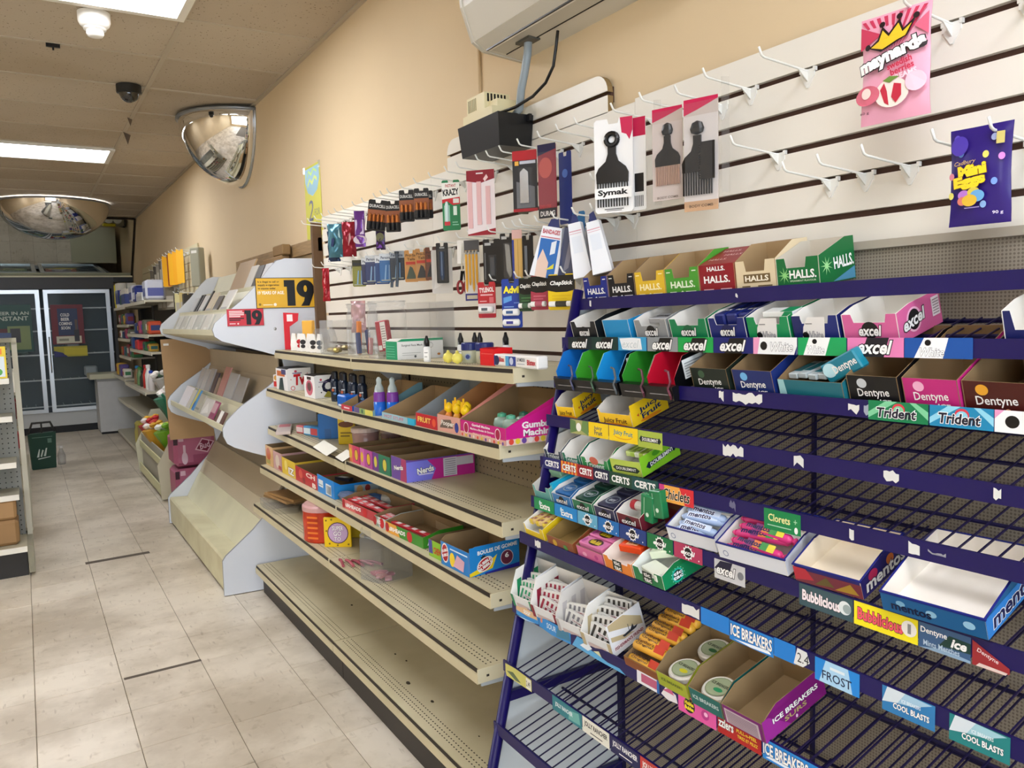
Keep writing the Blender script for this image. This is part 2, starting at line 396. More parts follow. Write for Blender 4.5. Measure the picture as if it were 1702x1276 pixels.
# air conditioner
t = empty('air_conditioner', at(1.377, 2.10, 2.222)); tag(t, 'white wall air conditioner under the ceiling', 'air conditioner')
prof = [(0, 0), (-.137, .012), (-.172, .033), (-.205, .125), (-.212, .2), (-.208, .27), (-.19, .295), (0, .30)]
ACM = mat('d6d2c6', rough=.4)
MB().prism(prof, 0, .85, ACM, 'x').build('casing', t)
e = MB()
e.prism([(-.0, -.003), (-.138, .009), (-.175, .031), (-.209, .125), (-.216, .2), (-.212, .272), (-.192, .299), (0, .304)], -.012, 0.0, mat('cbc6b8', rough=.4), 'x'); e.build('end_cap', t)
m = MB()
m.box((.02, 0, 0), (.84, .062, .003), mat('c4bfb1', rough=.4), T((0, -.136, .0105)) @ RX(rad(-5))); m.build('louver', t)
m = MB(); m.box((.02, 0, 0), (.84, .05, .003), mat('cdc8ba', rough=.4), T((0, -.1745, .033)) @ RX(rad(-32)) @ T((0, .0, -.004))); m.build('louver', t)
m = MB()
m.box((.02, 0, -.004), (.84, .007, .004), BLACK, T((0, -.143, .009))); m.box((.02, 0, -.001), (.84, .003, .001), BLACK, T((0, -.073, .0045)))
m.build('slot', t)
MB().box((.115, -.10, .0), (.185, -.06, .007), mat('5a574e')).build('outlet', t)
# condensate pump below it
t = empty('condensate_pump', at(1.377, 2.262, 1.942)); tag(t, 'black and cream condensate pump on the slat board under the air conditioner', 'pump')
m = MB(); a, b = (.0, -.155, 0), (.285, -.028, .105)
m.faces([(.010, -.142, 0), (.24, -.142, 0), (.24, -.03, 0), (.010, -.03, 0), (0, -.15, .095), (.25, -.15, .095), (.25, -.026, .095), (0, -.026, .095)],
        [(0, 3, 2, 1), (0, 1, 5, 4), (1, 2, 6, 5), (2, 3, 7, 6), (3, 0, 4, 7), (4, 5, 6, 7)], BLACK)
m.box((.25, -.05, .075), (.264, -.04, .095), BLACK); m.build('tank', t)
CR2 = mat('e3d8ae', rough=.45)
m = MB(); m.box((.02, -.14, .095), (.2, -.035, .125), CR2); m.box((.03, -.13, .125), (.14, -.04, .18), CR2); m.box((.14, -.115, .125), (.19, -.045, .15), CR2); m.build('motor_cover', t)
m = MB()
for k in range(6): m.box((.04+.009*k, -.1312, .135), (.043+.009*k, -.13, .172), mat('8a825c'))
for k in range(6): m.box((.14, -.12+.012*k, .152), (.1412, -.114+.012*k, .176), BLACK)
o = m.build('vent_slots', t); o['kind'] = 'stuff'
o = MB().tube([(1.30, 1.952, 2.226), (1.30, 1.958, 2.19), (1.30, 1.975, 2.146), (1.30, 1.997, 2.1), (1.30, 2.008, 2.05), (1.30, 2.03, 2.038)], .012, mat('8d99a0', rough=.35), 10).build('drain_hose', smooth=True)
tag(o, 'grey flexible drain hose from the air conditioner to the pump', 'hose')
o = MB().tube([(1.32, 1.833, 2.222), (1.315, 1.836, 2.18), (1.312, 1.847, 2.13), (1.306, 1.878, 2.092), (1.296, 1.93, 2.066), (1.28, 2.0, 2.05), (1.26, 2.055, 2.044)], .0045, BLACK, 8).build('power_cord', smooth=True)
tag(o, 'thin black cord curving down to the pump', 'cord')
o = MB().tube([(1.372, 2.36, 2.35), (1.372, 2.36, 2.18)], .006, mat('c9b08a', rough=.7), 6).build('painted_cord'); tag(o, 'painted cord running straight down the wall to the pump', 'cord')
o = MB().tube([(1.36, 1.53, 2.24), (1.3, 1.48, 2.235), (1.3, 1.40, 2.23), (1.33, 1.32, 2.26), (1.37, 1.27, 2.3)], .009, BLACK, 8).build('cable_loop', smooth=True)
tag(o, 'black cable hanging beside the air conditioner', 'cable')
# paper sign on the wall
t = empty('price_sign', at(1.3755, 4.315, 1.858)); tag(t, 'tall yellow paper sale sign taped on the wall', 'sign')
MB().box((0, -.0012, 0), (.265, 0, .405), mat('d6d24e', rough=.5)).build('sheet', t)
P = Print(.265, .405, [('p', [(.06, .97), (.95, .97), (.95, .8), (.8, .66), (.5, .6), (.2, .66), (.06, .8)], '7fb6c9'), ('p', [(.2, .84), (.3, .92), (.45, .86), (.6, .93), (.8, .88), (.8, .91), (.6, .96), (.45, .9), (.3, .95), (.2, .88)], 'a8d84e'), ('p', [(.2, .72), (.35, .8), (.5, .74), (.65, .82), (.8, .77), (.8, .82), (.65, .86), (.5, .79), (.35, .84), (.2, .77)], 'c9e05a'),
     ('t', '2', .33, .42, .34, .27, '6a6f86', {'bold': 0, 'shear': .2}), ('t', 'FOR', .74, .38, .34, .09, '9aa06a', {}), ('t', '10', .5, .14, .6, .24, '8a8f7a', {'bold': 0, 'shear': .1})])
P.build('print', t, FRONT(0, -.0014, 0))
for u, v in ((-.012, .375), (.24, .375), (.245, -.01), (.0, -.012)): MB().box((u, -.0022, v), (u+.03, -.0013, v+.035), clear('ffffff', .3)).build('tape', t)
# ================================================================ fixtures
def dots_mat(name, base, hole, pitch, thr, rough=.6, axes=('Y', 'Z')):
    def fn(nt, b, new, ln):
        g = new('ShaderNodeNewGeometry'); sp = new('ShaderNodeSeparateXYZ'); ln(g.outputs['Position'], sp.inputs[0])
        cs = []
        for a in axes:
            m = new('ShaderNodeMath'); m.operation = 'MULTIPLY'; m.inputs[1].default_value = 2*math.pi/pitch; ln(sp.outputs[a], m.inputs[0])
            c = new('ShaderNodeMath'); c.operation = 'COSINE'; ln(m.outputs[0], c.inputs[0]); cs.append(c)
        ad = new('ShaderNodeMath'); ad.operation = 'ADD'; ln(cs[0].outputs[0], ad.inputs[0]); ln(cs[1].outputs[0], ad.inputs[1])
        gt = new('ShaderNodeMath'); gt.operation = 'GREATER_THAN'; gt.inputs[1].default_value = thr; ln(ad.outputs[0], gt.inputs[0])
        nz = ramp(nt, noise(nt, g.outputs['Position'], 3, 4), .3, tuple(x*.82 for x in lin(base)[:3])+(1,), .7, lin(base))
        ln(mixc(nt, gt.outputs[0], nz, lin(hole)), b.inputs['Base Color']); b.inputs['Roughness'].default_value = rough
    return nodes_mat(name, fn)
PEG = dots_mat('pegboard', '9c8e72', '1d1812', .0254, 1.72)
PEGG = dots_mat('pegboard_grey', '8f918d', '1a1a1a', .03, 1.7, axes=('X', 'Z'))
PERF = dots_mat('perforated_metal', '968d7e', '6b6256', .006, .5)
SHELFT = mat('d6ccac', rough=.4, var=.2, scale=2.2, h2='bdb28f')
RAILM = mat('cdc29f', rough=.4, var=.1, scale=4)
S = {1: [(1.129, 1.288), (1.096, 1.288), (1.1, 1.302)], 2: [(1.074, 1.09), (1.05, 1.088), (1.05, 1.105)], 3: [(1.071, .889), (1.053, .884), (1.051, .894)],
     4: [(1.019, .687), (1.005, .708), (1.008, .708)], 5: [(.972, .489), (.965, .503), (.961, .513)], 6: [(.965, .155), (.965, .165), (.965, .175)]}
YS = [4.185, 2.96, 1.755]
def shelf_at(i, y):
    k = 0 if y >= YS[1] else 1
    f = (YS[k]-y)/(YS[k]-YS[k+1]); a, b = S[i][k], S[i][k+1]
    return a[0]+(b[0]-a[0])*f, a[1]+(b[1]-a[1])*f
XB = 1.338
HOLE = mat('2a2218', rough=.9)
for k in (0, 1):
    ya, yb = YS[k], YS[k+1]; L = ya-yb
    t = empty('gondola_shelving', at(1.0, ya, 0)); tag(t, ['far bay of beige metal shelves with six tiers, next to the white magazine rack', 'near bay of beige metal shelves with six tiers, next to the purple rack'][k], 'shelving', 'beige gondola shelving bays')
    MB().box((0, 0, 0), (L, .012, 1.27), PEG).build('back_panel', t, mx=at(XB, ya, .03))
    for q in (0, 1): MB().box((-.012, -.008, 0), (.012, .0, 1.3), mat('6d6350', rough=.5)).build('upright', t, mx=at(XB, ya-q*L, 0))
    MB().box((.002, 0, 0), (L-.002, .015, .125), mat('2c2622', rough=.5, var=.2, scale=3)).build('kick_panel', t, mx=at(.995, ya, 0))
    for i in range(1, 7):
        (xa, za), (xb, zb) = S[i][k], S[i][k+1]
        Lx = L if i < 6 else (L if k == 0 else 1.27)
        mx = at(xa, ya, za, yaw=math.degrees(math.atan2(xb-xa, L)), roll=-math.degrees(math.atan2(zb-za, L)))
        dep = XB-max(xa, xb)-.002
        g = .003
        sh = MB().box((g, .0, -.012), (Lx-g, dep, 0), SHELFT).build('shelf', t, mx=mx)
        m = MB(); m.box((g, -.003, -.015), (Lx-g, -.0005, -.003), DARKB); m.build('dark_groove', sh)  # dark brown strip along the channel above the price rail
        MB().box((g, -.007, -.042), (Lx-g, .001, -.014), RAILM).build('price_rail', sh)
        m = MB()
        for r_, y in enumerate((.028, .043, .062)):
            for q in range(int(Lx/.0155)-1): m.box((.02+q*.0155, y, 0), (.026+q*.0155, y+.0035, .0004), HOLE)
        o = m.build('perforations', sh); o['kind'] = 'stuff'
        if i < 6:
            br = MB().prism([(.002, -.016), (dep, -.016), (dep, -.11), (dep*.72, -.09), (dep*.55, -.062), (.06, -.052), (.005, -.05)], Lx-g-.004, Lx-g+.001, mat('aab0b4', rough=.4), 'x').build('bracket', sh)
            MB().box((Lx-g-.001, -.006, -.040), (Lx-g+.003, dep*.9, -.001), CREAM).build('end_face', sh)
            MB().box((Lx-g+.003, .02, -.026), (Lx-g+.0036, .028, -.02), DARKB).build('rivet', sh)
# ---------------------------------------------------------------- magazine and card rack
NEARP = [(1.36, 1.77), (1.208, 1.77), (1.165, 1.755), (1.13, 1.722), (1.042, 1.615), (.977, 1.55), (.888, 1.478), (.842, 1.438), (.829, 1.405), (.838, 1.37), (.87, 1.345), (1.023, 1.297), (1.13, 1.262), (1.168, 1.235), (1.175, 1.2), (1.157, 1.15),
         (1.083, 1.092), (.944, 1.0), (.866, .925), (.848, .89), (.849, .85), (.866, .81), (.9, .787), (.99, .749), (1.09, .712), (1.15, .66), (1.16, .56), (1.12, .49), (1.034, .407), (.967, .336), (.824, .216), (.806, .19), (.804, .004), (1.36, .004)]
t = empty('magazine_rack', at(1.0, 5.15, 0)); tag(t, 'white three tier magazine rack with curved end panels', 'magazine rack')
for yy in (4.236, 6.05):
    SHR = Matrix(((1, 0, 0, 0), (-.10 if yy < 5 else 0, 1, 0, .082 if yy < 5 else 0), (0, 0, 1, 0), (0, 0, 0, 1)))
    e = MB().prism(NEARP, yy, yy+.018, GREYE, 'y', mlo=WHITEP, mhi=WHITEP).xf(SHR).build('end_panel', t, mx=Matrix())
    MB().lathe([(.009, 0), (.009, .004), (.004, .006)], ALU, x=T((1.14, yy-.028, 1.4)) @ RX(math.pi/2), n=10).build('bolt', e, mx=Matrix())
def tierp(name, pts, m, y0=4.256, y1=6.048): MB().prism(pts, y0, y1, m, 'y').build(name, t, mx=Matrix())
CRL = mat('dcd8bb', rough=.45, var=.08, scale=3); BRB = mat('b9a98f', rough=.5, var=.1, scale=2)
# top tier: ledges and sloping card boards
tierp('ledge', [(.845, 1.405), (.845, 1.375), (.855, 1.37), (1.0, 1.33), (1.0, 1.342), (.853, 1.384), (.853, 1.405)], CRL)
tierp('card_board', [(.905, 1.377), (.965, 1.5), (.972, 1.497), (.912, 1.374)], CRL)
tierp('ledge', [(.965, 1.515), (.965, 1.495), (1.05, 1.48), (1.05, 1.487), (.972, 1.502), (.972, 1.515)], CRL)
tierp('card_board', [(1.03, 1.49), (1.14, 1.63), (1.147, 1.627), (1.037, 1.487)], CRL)
tierp('ledge', [(1.13, 1.64), (1.13, 1.615), (1.20, 1.605), (1.20, 1.612), (1.137, 1.622), (1.137, 1.64)], CRL)
tierp('card_board', [(1.18, 1.61), (1.25, 1.765), (1.257, 1.765), (1.187, 1.61)], CRL)
tierp('soffit', [(1.0, 1.33), (1.0, 1.342), (1.34, 1.25), (1.34, 1.238)], WHITEP)
tierp('back_panel', [(1.34, .02), (1.352, .02), (1.352, 1.76), (1.34, 1.76)], BRB)
# middle tier
tierp('ledge', [(.866, .895), (.866, .862), (.99, .80), (1.05, .775), (1.05, .785), (.995, .812), (.874, .868), (.874, .895)], CRL)
tierp('card_board', [(.95, .835), (1.0, .965), (1.007, .962), (.957, .832)], CRL)
tierp('ledge', [(1.0, .99), (1.0, .962), (1.10, .935), (1.10, .943), (1.007, .969), (1.007, .99)], CRL)
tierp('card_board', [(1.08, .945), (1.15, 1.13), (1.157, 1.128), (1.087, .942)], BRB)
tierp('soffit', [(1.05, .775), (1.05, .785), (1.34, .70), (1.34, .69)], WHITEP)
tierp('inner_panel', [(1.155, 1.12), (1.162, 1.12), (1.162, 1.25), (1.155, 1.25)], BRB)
# bottom tier: wide step and three sloping boards
tierp('base_step', [(.815, .02), (.815, .185), (.825, .195), (.965, .185), (.965, .175), (.83, .178), (.83, .02)], mat('dedab8', rough=.5, h2='cdc6a2', scale=4))
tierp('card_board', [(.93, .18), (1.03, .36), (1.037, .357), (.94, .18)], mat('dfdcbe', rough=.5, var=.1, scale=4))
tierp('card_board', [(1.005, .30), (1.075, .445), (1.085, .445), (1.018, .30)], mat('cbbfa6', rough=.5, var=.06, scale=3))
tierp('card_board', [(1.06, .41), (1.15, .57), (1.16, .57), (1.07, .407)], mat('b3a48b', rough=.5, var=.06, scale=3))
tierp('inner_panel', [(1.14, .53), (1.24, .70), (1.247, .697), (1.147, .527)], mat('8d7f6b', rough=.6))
tierp('plinth', [(.84, 0), (.84, .02), (1.34, .02), (1.34, 0)], DARKB)
# wooden trim board above the rack
o = MB().box((0, 0, 0), (1.86, .02, .07), mat('a98b62', rough=.6, var=.25, scale=9, stretch=(1, 10, 10))).build('wood_trim', mx=at(1.352, 5.93, 1.80)); tag(o, 'light brown wooden board on the wall above the magazine rack', 'board')
o = MB().box((0, 0, 0), (.03, .05, .64), mat('6b5138', rough=.6, var=.2, scale=9)).build('wood_post', mx=at(1.325, 4.1, 1.31)); tag(o, 'dark wooden post at the end of the slat wall, behind the nineteen sign', 'post')
# ---------------------------------------------------------------- purple wire candy rack
BAR = {1: (1.201, 1.478, .010), 2: (1.161, 1.383, .010), 3: (1.133, 1.286, .011), 4: (1.107, 1.192, .010), 5: (1.085, 1.088, .020), 6: (1.054, .992, .012), 7: (1.017, .907, .003), 8: (.9895, .735, .018), 9: (.958, .591, .010), 10: (.925, .442, .009)}
YR, RL, RYAW = 1.61, 1.235, .0133
def rk(i, t_, dx=0, dz=0, pitch=0, yaw=0, roll=0):
    x, z, s_ = BAR[i]
    return T((x-RYAW*t_, YR-t_, z+s_*t_)) @ B4 @ RZ(-RYAW) @ RY(-s_) @ T((0, dx, dz)) @ RZ(rad(yaw)) @ RX(rad(pitch)) @ RY(rad(roll))
rack = empty('candy_rack', at(1.1, 1.0, 0)); tag(rack, 'tall purple wire candy rack with ten sloping shelves', 'display rack')
def rpart(name, m, mx=None, parent=rack, smooth=False): return m.build(name, parent, mx=mx or Matrix(), smooth=smooth)
BARO = {}; DECK = {}
for i, (x, z, s_) in BAR.items():
    m = MB(); m.box((-.012, -.003, -.028), (RL+.01, 0.001, 0), PURP); m.box((-.012, 0.001, -.028), (RL+.01, .012, -.025), PURP)
    BARO[i] = rpart('front_bar', m, rk(i, 0))
    m = MB(); dep = 1.325-x-.004; sl = .28 if i > 1 else .12
    n = int(RL/.0275); DECK[i] = math.degrees(math.atan(sl))
    for q in range(1, n): m.tube([(q*.0275, .004, -.018), (q*.0275, dep, -.018+sl*dep)], .0017, WIRE, 4)
    for f, r_ in ((.04, .003), (.5, .0035), (.98, .004)): m.tube([(0, dep*f, -.0225+sl*dep*f), (RL, dep*f, -.0225+sl*dep*f)], r_, PURD, 6)
    o = rpart('wire_deck', m, rk(i, 0)); o['kind'] = 'stuff'
for q in (0, RL):
    y = YR-q; dx, dz = -RYAW*q, .009*q
    m = MB(); n_ = Vector((1.205+dx, y, 1.50+dz)); f_ = Vector((.825+dx, y, 0))
    m.tube([f_, n_], .0135, PURP, 8); rpart('front_post', m, smooth=True)
    rpart('rear_post', MB().box((1.314+dx, y-.009, 0), (1.326+dx, y+.009, 1.56), PURD))
    for zb in (.50, .20, 1.02):
        xa = .825+.257*zb+dx
        rpart('brace', MB().box((xa, y-.006, zb-.012), (1.33+dx, y+.006, zb+.012), PURP))
rpart('rear_post', MB().box((1.3165, .993, 0), (1.3245, .9995, 1.56), PURD))
rpart('back_panel', MB().box((1.3265, YR-RL, .05), (1.334, YR, 1.545), PERF))
rpart('top_rail', MB().box((1.318, YR-RL, 1.545), (1.334, YR, 1.56), mat('a79f90', rough=.5)))
ep = [(.86, .05), (1.325, .05), (1.325, 1.50), (1.20, 1.46)]
rpart('end_sheet', MB().prism(ep, YR+.012, YR+.016, mat('c9cfd1', rough=.5, var=.04, scale=3), 'y'))
def strip(i, t0, t1, ops, hang=0, h=.0305, dz=.001, name='shelf_label'):
    """a paper label stuck on a front bar of the purple rack"""
    P = Print(t1-t0, h, ops)
    if P.mb.v: P.mb.build(name, BARO[i], lm=T((t0, -.0036, dz-h-hang)) @ Matrix(((1, 0, 0, 0), (0, 0, -1, 0), (0, 1, 0, 0), (0, 0, 0, 1))))
# ---------------------------------------------------------------- far right shelving
def far_unit(label, y0, y1, zs, xf):
    t = empty('wall_shelving', at(1.1, y1, 0)); tag(t, label, 'shelving', 'far shelving bays by the coolers')
    MB().box((0, 0, 0), (y1-y0, .01, 1.75), mat('4d4a44', rough=.7)).build('back_panel', t, mx=at(1.352, y1, 0))
    for q in (0, 1): MB().box((-.012, -.02, 0), (.012, 0, 1.75), mat('4b4740')).build('upright', t, mx=at(1.35, y1-(y1-y0)*q, 0))
    for z, d in zs:
        sh = MB().box((.004, 0, -.02), (y1-y0-.004, 1.35-xf-d, 0), mat('b9b39e', rough=.5)).build('shelf', t, mx=at(xf+d, y1, z))
        MB().box((.004, -.006, -.034), (y1-y0-.004, 0, -.002), mat('d5d0bd', rough=.45)).build('price_rail', sh)
    return t
FZ1 = [(.06, 0), (.48, .03), (.80, .0), (1.045, .08), (1.265, .08), (1.44, .08), (1.655, .06)]
FZ2 = [(.06, 0), (.50, .02), (.77, .0), (1.16, .08), (1.335, .06), (1.675, .05)]
far_unit('farthest bay of wall shelves, beside the white chest freezer', 10.25, 11.55, FZ1, .99)
far_unit('bay of wall shelves with detergent bottles beyond the flower bin', 8.42, 10.24, FZ2, .99)
t = empty('grid_board', at(1.362, 11.1, 1.7)); tag(t, 'pale slat board above the far wall shelves', 'wall panel')
for k in range(6): MB().box((0, 0, .074*k), (3.72, .011, .074*k+.068), mat('d8cda8', rough=.5)).build('slat', t)
# ---------------------------------------------------------------- coolers, mirror, chest freezer
CY = 12.2
t = empty('beverage_cooler', at(-.2, CY, 0)); tag(t, 'glass door beverage coolers with dark fascia across the back of the shop', 'cooler')
DG = mat('3d3d3f', rough=.45)
def cb(name, a, b, m): return MB().box(a, b, m).build(name, t, mx=Matrix())
cb('fascia', (-2.1, CY-.02, 1.94), (1.12, CY+.6, 2.105), DG)
cb('fascia_trim', (-2.1, CY-.035, 2.095), (1.36, CY+.3, 2.115), mat('d7d2b8', rough=.5))
cb('fascia_trim', (1.12, CY-.03, 2.03), (1.37, CY+.2, 2.095), BLACK)
cb('kick_panel', (-2.1, CY, .10), (1.10, CY+.05, .285), mat('bfc4c6', rough=.45)); cb('toe_kick', (-2.1, CY+.06, 0), (1.10, CY+.1, .10), BLACK)
cb('cabinet_back', (-2.1, CY+.62, 0), (1.12, CY+.66, 2.1), mat('59666e', rough=.5)); cb('cabinet_side', (1.09, CY, 0), (1.13, CY+.62, 1.95), DG)
for z in (.36, .72, 1.06, 1.38, 1.68):
    m = MB()
    for q in range(28): m.tube([(-2.0+.11*q, CY+.1, z), (-2.0+.11*q, CY+.6, z)], .004, ALU, 4)
    m.box((-2.08, CY+.09, z-.006), (1.08, CY+.1, z+.012), mat('cfd6d8', rough=.3)); o = m.build('wire_shelf', t, mx=Matrix())
GL = clear('dfeef2', .10, .03)
for (a, b) in ((-2.05, -1.33), (-1.29, -.56), (-.52, .225), (.27, 1.06)):
    d = MB(); w_ = .05; y0, y1 = CY-.03, CY+.01
    d.box((a, y0, .29), (a+w_, y1, 1.93), ALU); d.box((b-w_, y0, .29), (b, y1, 1.93), ALU); d.box((a+w_, y0, .29), (b-w_, y1, .29+w_), ALU); d.box((a+w_, y0, 1.93-w_), (b-w_, y1, 1.93), ALU)
    dd = d.build('door', t, mx=Matrix())
    MB().box((a+w_, CY-.014, .34), (b-w_, CY-.008, 1.88), GL).build('glass', dd, mx=Matrix())
    MB().tube([(a+.03, CY-.03, 1.3), (a+.03, CY-.06, 1.28), (a+.03, CY-.06, .85), (a+.03, CY-.03, .83)], .008, ALU, 6).build('handle', dd, mx=Matrix())
t = empty('wall_mirror', at(-.1, CY, 2.12)); tag(t, 'large tilted mirror above the coolers', 'mirror')
ang = math.atan2(2.80-2.12, CY-11.42); Lm = math.hypot(2.80-2.12, CY-11.42)
MM = T((0, CY, 2.12)) @ RX(math.pi-ang)
m = MB().box((-2.1, 0, -.004), (1.355, Lm, 0.0), mat('dfe3e0', rough=.015, metal=1)); m.build('mirror_glass', t, mx=MM)
m = MB(); 
for a, b in (((-2.1, Lm-.006, -.012), (1.365, Lm+.016, .004)), ((1.345, 0, -.012), (1.362, Lm, .004))): m.box(a, b, mat('2a2018', rough=.5))
m.build('frame', t, mx=MM)
t = empty('chest_freezer', T((.79, 11.62, 0))); tag(t, 'white chest freezer standing before the coolers', 'freezer')
m = MB(); m.box((0, 0, .03), (.5, .5, .735), mat('c9ccce', rough=.4, var=.05)); m.build('body', t)
m = MB(); m.box((-.085, -.03, .735), (.52, .5, .80), mat('c8c8ae', rough=.4)); m.build('lid', t)
MB().box((-.01, -.004, .70), (.505, 0, .735), mat('9a9d9e')).build('seal', t)
MB().box((.01, .01, 0), (.49, .49, .03), BLACK).build('base', t)
# ---------------------------------------------------------------- end gondola on the left
t = empty('end_gondola', T((-.4, 5.3, 0))); tag(t, 'grey pegboard end shelving unit at the left edge of the picture', 'shelving')
def lb(name, a, b, m): return MB().box(a, b, m).build(name, t, mx=Matrix())
lb('back_panel', (-1.1, 5.62, .15), (-.07, 5.64, 1.36), PEGG)
lb('upright', (-.066, 5.30, .02), (-.036, 5.66, .18), mat('8d8976')); lb('upright', (-.062, 5.60, .0), (-.034, 5.66, 1.36), mat('c2bfae', rough=.5))
lb('base_deck', (-1.1, 5.29, .155), (-.066, 5.64, .18), mat('b3ad96', rough=.5)); lb('kick_panel', (-1.1, 5.33, 0), (-.07, 5.35, .155), mat('2a2826')); lb('price_rail', (-1.1, 5.283, .15), (-.066, 5.29, .182), mat('e9e6da'))
for z in (1.155, .935, .665, .475):
    sh = lb('shelf', (-1.1, 5.36, z-.02), (-.085, 5.62, z), mat('a9a694', rough=.5)); MB().box((-1.1, 5.354, z-.03), (-.085, 5.36, z+.002), mat('ebe8dd', rough=.4)).build('price_rail', sh, mx=Matrix())
lb('top_rail', (-1.1, 5.58, 1.36), (-.034, 5.66, 1.385), mat('b9b49e'))
t = empty('aisle_gondola', T((-.3, 7.2, 0))); tag(t, 'shelving run behind the left end unit with red packs', 'shelving')
lb('back_panel', (-.34, 5.68, .1), (-.32, 9.0, 1.45), PEGG); lb('base', (-.32, 5.68, 0), (-.05, 9.0, .15), mat('9a9480'))
for z in (.2, .42, .62, .84, 1.05): lb('shelf', (-.32, 5.70, z-.02), (-.03 if z < .3 else -.06, 9.0, z), mat('b9b49e'))
# ================================================================ cartons and packs
def carton(label, mx, w, d, hf, hb, out, inn=None, front=(), side=(), k=.7, notch=None, name='display_box', cat='box', group=None, lid=None, th=.0014, top=(), fh=None):
    """open cardboard display box: side walls rise from hf at the front to hb at the back; notch=(u0,u1,v) cuts the front wall"""
    inn = inn or CARD; out = mat(out, rough=.42) if isinstance(out, str) else out
    m = MB(); sp = [(0, 0), (d, 0), (d, hb), (k*d, hb), (0, hf)]
    m.prism(sp, 0, th, inn, 'x', mlo=out, mhi=inn); m.prism(sp, w-th, w, inn, 'x', mlo=inn, mhi=out)
    m.box((th, d-th, 0), (w-th, d, hb), inn); m.poly([(0, d+.0002, 0), (w, d+.0002, 0), (w, d+.0002, hb), (0, d+.0002, hb)], out)
    f = fh or hf
    fp = [(th, 0), (w-th, 0), (w-th, f)]
    if notch: fp += [((notch[1]+.04)*w, f), (notch[1]*w, f*notch[2]), (notch[0]*w, f*notch[2]), ((notch[0]-.04)*w, f)]
    fp += [(th, f)]
    m.prism(fp, 0, th, inn, 'y', mlo=out, mhi=inn); m.box((th, th, 0), (w-th, d-th, th), inn)
    if lid: m.poly([(0, 0, hf), (w, 0, hf), (w, k*d, hb), (0, k*d, hb)], lid); m.poly([(0, k*d, hb), (w, k*d, hb), (w, d, hb), (0, d, hb)], lid)
    o = m.build(name, mx=mx); tag(o, label, cat, group)
    if front: Print(w, f, front).build('front_print', o, FRONT())
    if side: Print(d, hb, side).build('side_print', o, SIDE(w))
    if top: Print(w, k*d, top).build('top_print', o, T((0, 0, hf+.0005)) @ RX(math.atan2(hb-hf, k*d)))
    return o
def pack(label, mx, size, color, front=(), side=(), top=(), name='gum_pack', cat='pack', group=None, rough=.3):
    """closed pack with chamfered edges, origin at its front left bottom corner"""
    w, d, h = size; c = min(size)*.12; m = MB(); col = mat(color, rough=rough) if isinstance(color, str) else color
    A = [(c, c), (w-c, c), (w-c, d-c), (c, d-c)]; Bb = [(0, c), (c, 0), (w-c, 0), (w, c), (w, d-c), (w-c, d), (c, d), (0, d-c)]
    m.prism(Bb, c, h-c, col, 'z')
    vs = [(x, y, 0) for x, y in A]+[(x, y, c) for x, y in Bb]; fs = [(3, 2, 1, 0)]
    ed = [(0, [7, 0]), (0, [0, 1]), (1, [1, 2]), (1, [2, 3]), (2, [3, 4]), (2, [4, 5]), (3, [5, 6]), (3, [6, 7])]
    for a, b, q, r_ in ((0, 1, 1, 2), (1, 2, 3, 4), (2, 3, 5, 6), (3, 0, 7, 0)): fs.append((a, b, 4+r_, 4+q))
    for a, q, r_ in ((0, 0, 1), (1, 2, 3), (2, 4, 5), (3, 6, 7)): fs.append((a, 4+r_, 4+q))
    m.faces(vs, fs, col); m.faces([(x, y, h-z) for x, y, z in vs], [f[::-1] for f in fs], col)
    o = m.build(name, mx=mx); tag(o, label, cat, group)
    if front: Print(w, h, front).build('front_print', o, FRONT())
    if side: Print(d, h, side).build('side_print', o, SIDE(w))
    if top: Print(w, d, top).build('top_print', o, TOP(0, 0, h))
    return o
def on_rack(i, t0, dx=.014, dz=None, dp=0, yaw=0, roll=0):
    if dz is None: dz = {1: -.003, 2: -.010, 3: -.010}.get(i, -.016)
    return rk(i, t0, dx, dz, DECK[i]+dp, yaw, roll)
W_, K_ = 'f4f4f2', '0c0c0e'
# ---- tier 1: cough drops
def halls(c): return [('t', 'HALLS.', .52, .36, .72, .27, c, {'bold': .03}), ('r', .12, .06, .32, .09, c), ('r', .6, .06, .9, .09, c), ('p', [(.42, .02), (.58, .02), (.5, .12)], c), ('r', .06, .84, .18, .88, c), ('r', .82, .84, .94, .88, c)]
HN = (.27, .72, .62)
HG = 'open cough drop boxes on the top tier'
for (t0, t1, c, tc, l, inn) in [(.014, .111, '1b2a86', W_, 'navy blue open cough drop box at the far end of the top tier', CARD), (.113, .211, '141318', W_, 'black open cough drop box on the top tier', CARD),
        (.213, .313, 'e3bb2c', 'fff3c0', 'yellow open cough drop box on the top tier', CARD), (.315, .417, '4b9a32', 'eaf6dd', 'lime green open cough drop box on the top tier', CARD),
        (.518, .617, 'dccba8', '5d4a2c', 'cream open cough drop box on the top tier', CARD)]:
    f = halls(tc)
    if c == 'dccba8': f = [('r', .2, .22, .86, .52, '6d5836'), ('t', 'HALLS', .53, .37, .58, .2, 'f6efdc', {'bold': .03}), ('r', .15, .08, .36, .12, tc), ('r', .55, .08, .9, .12, tc)]
    carton(l, on_rack(1, t0), t1-t0, .095, .055, .085, c, inn, f, notch=HN, group=HG, k=.55)
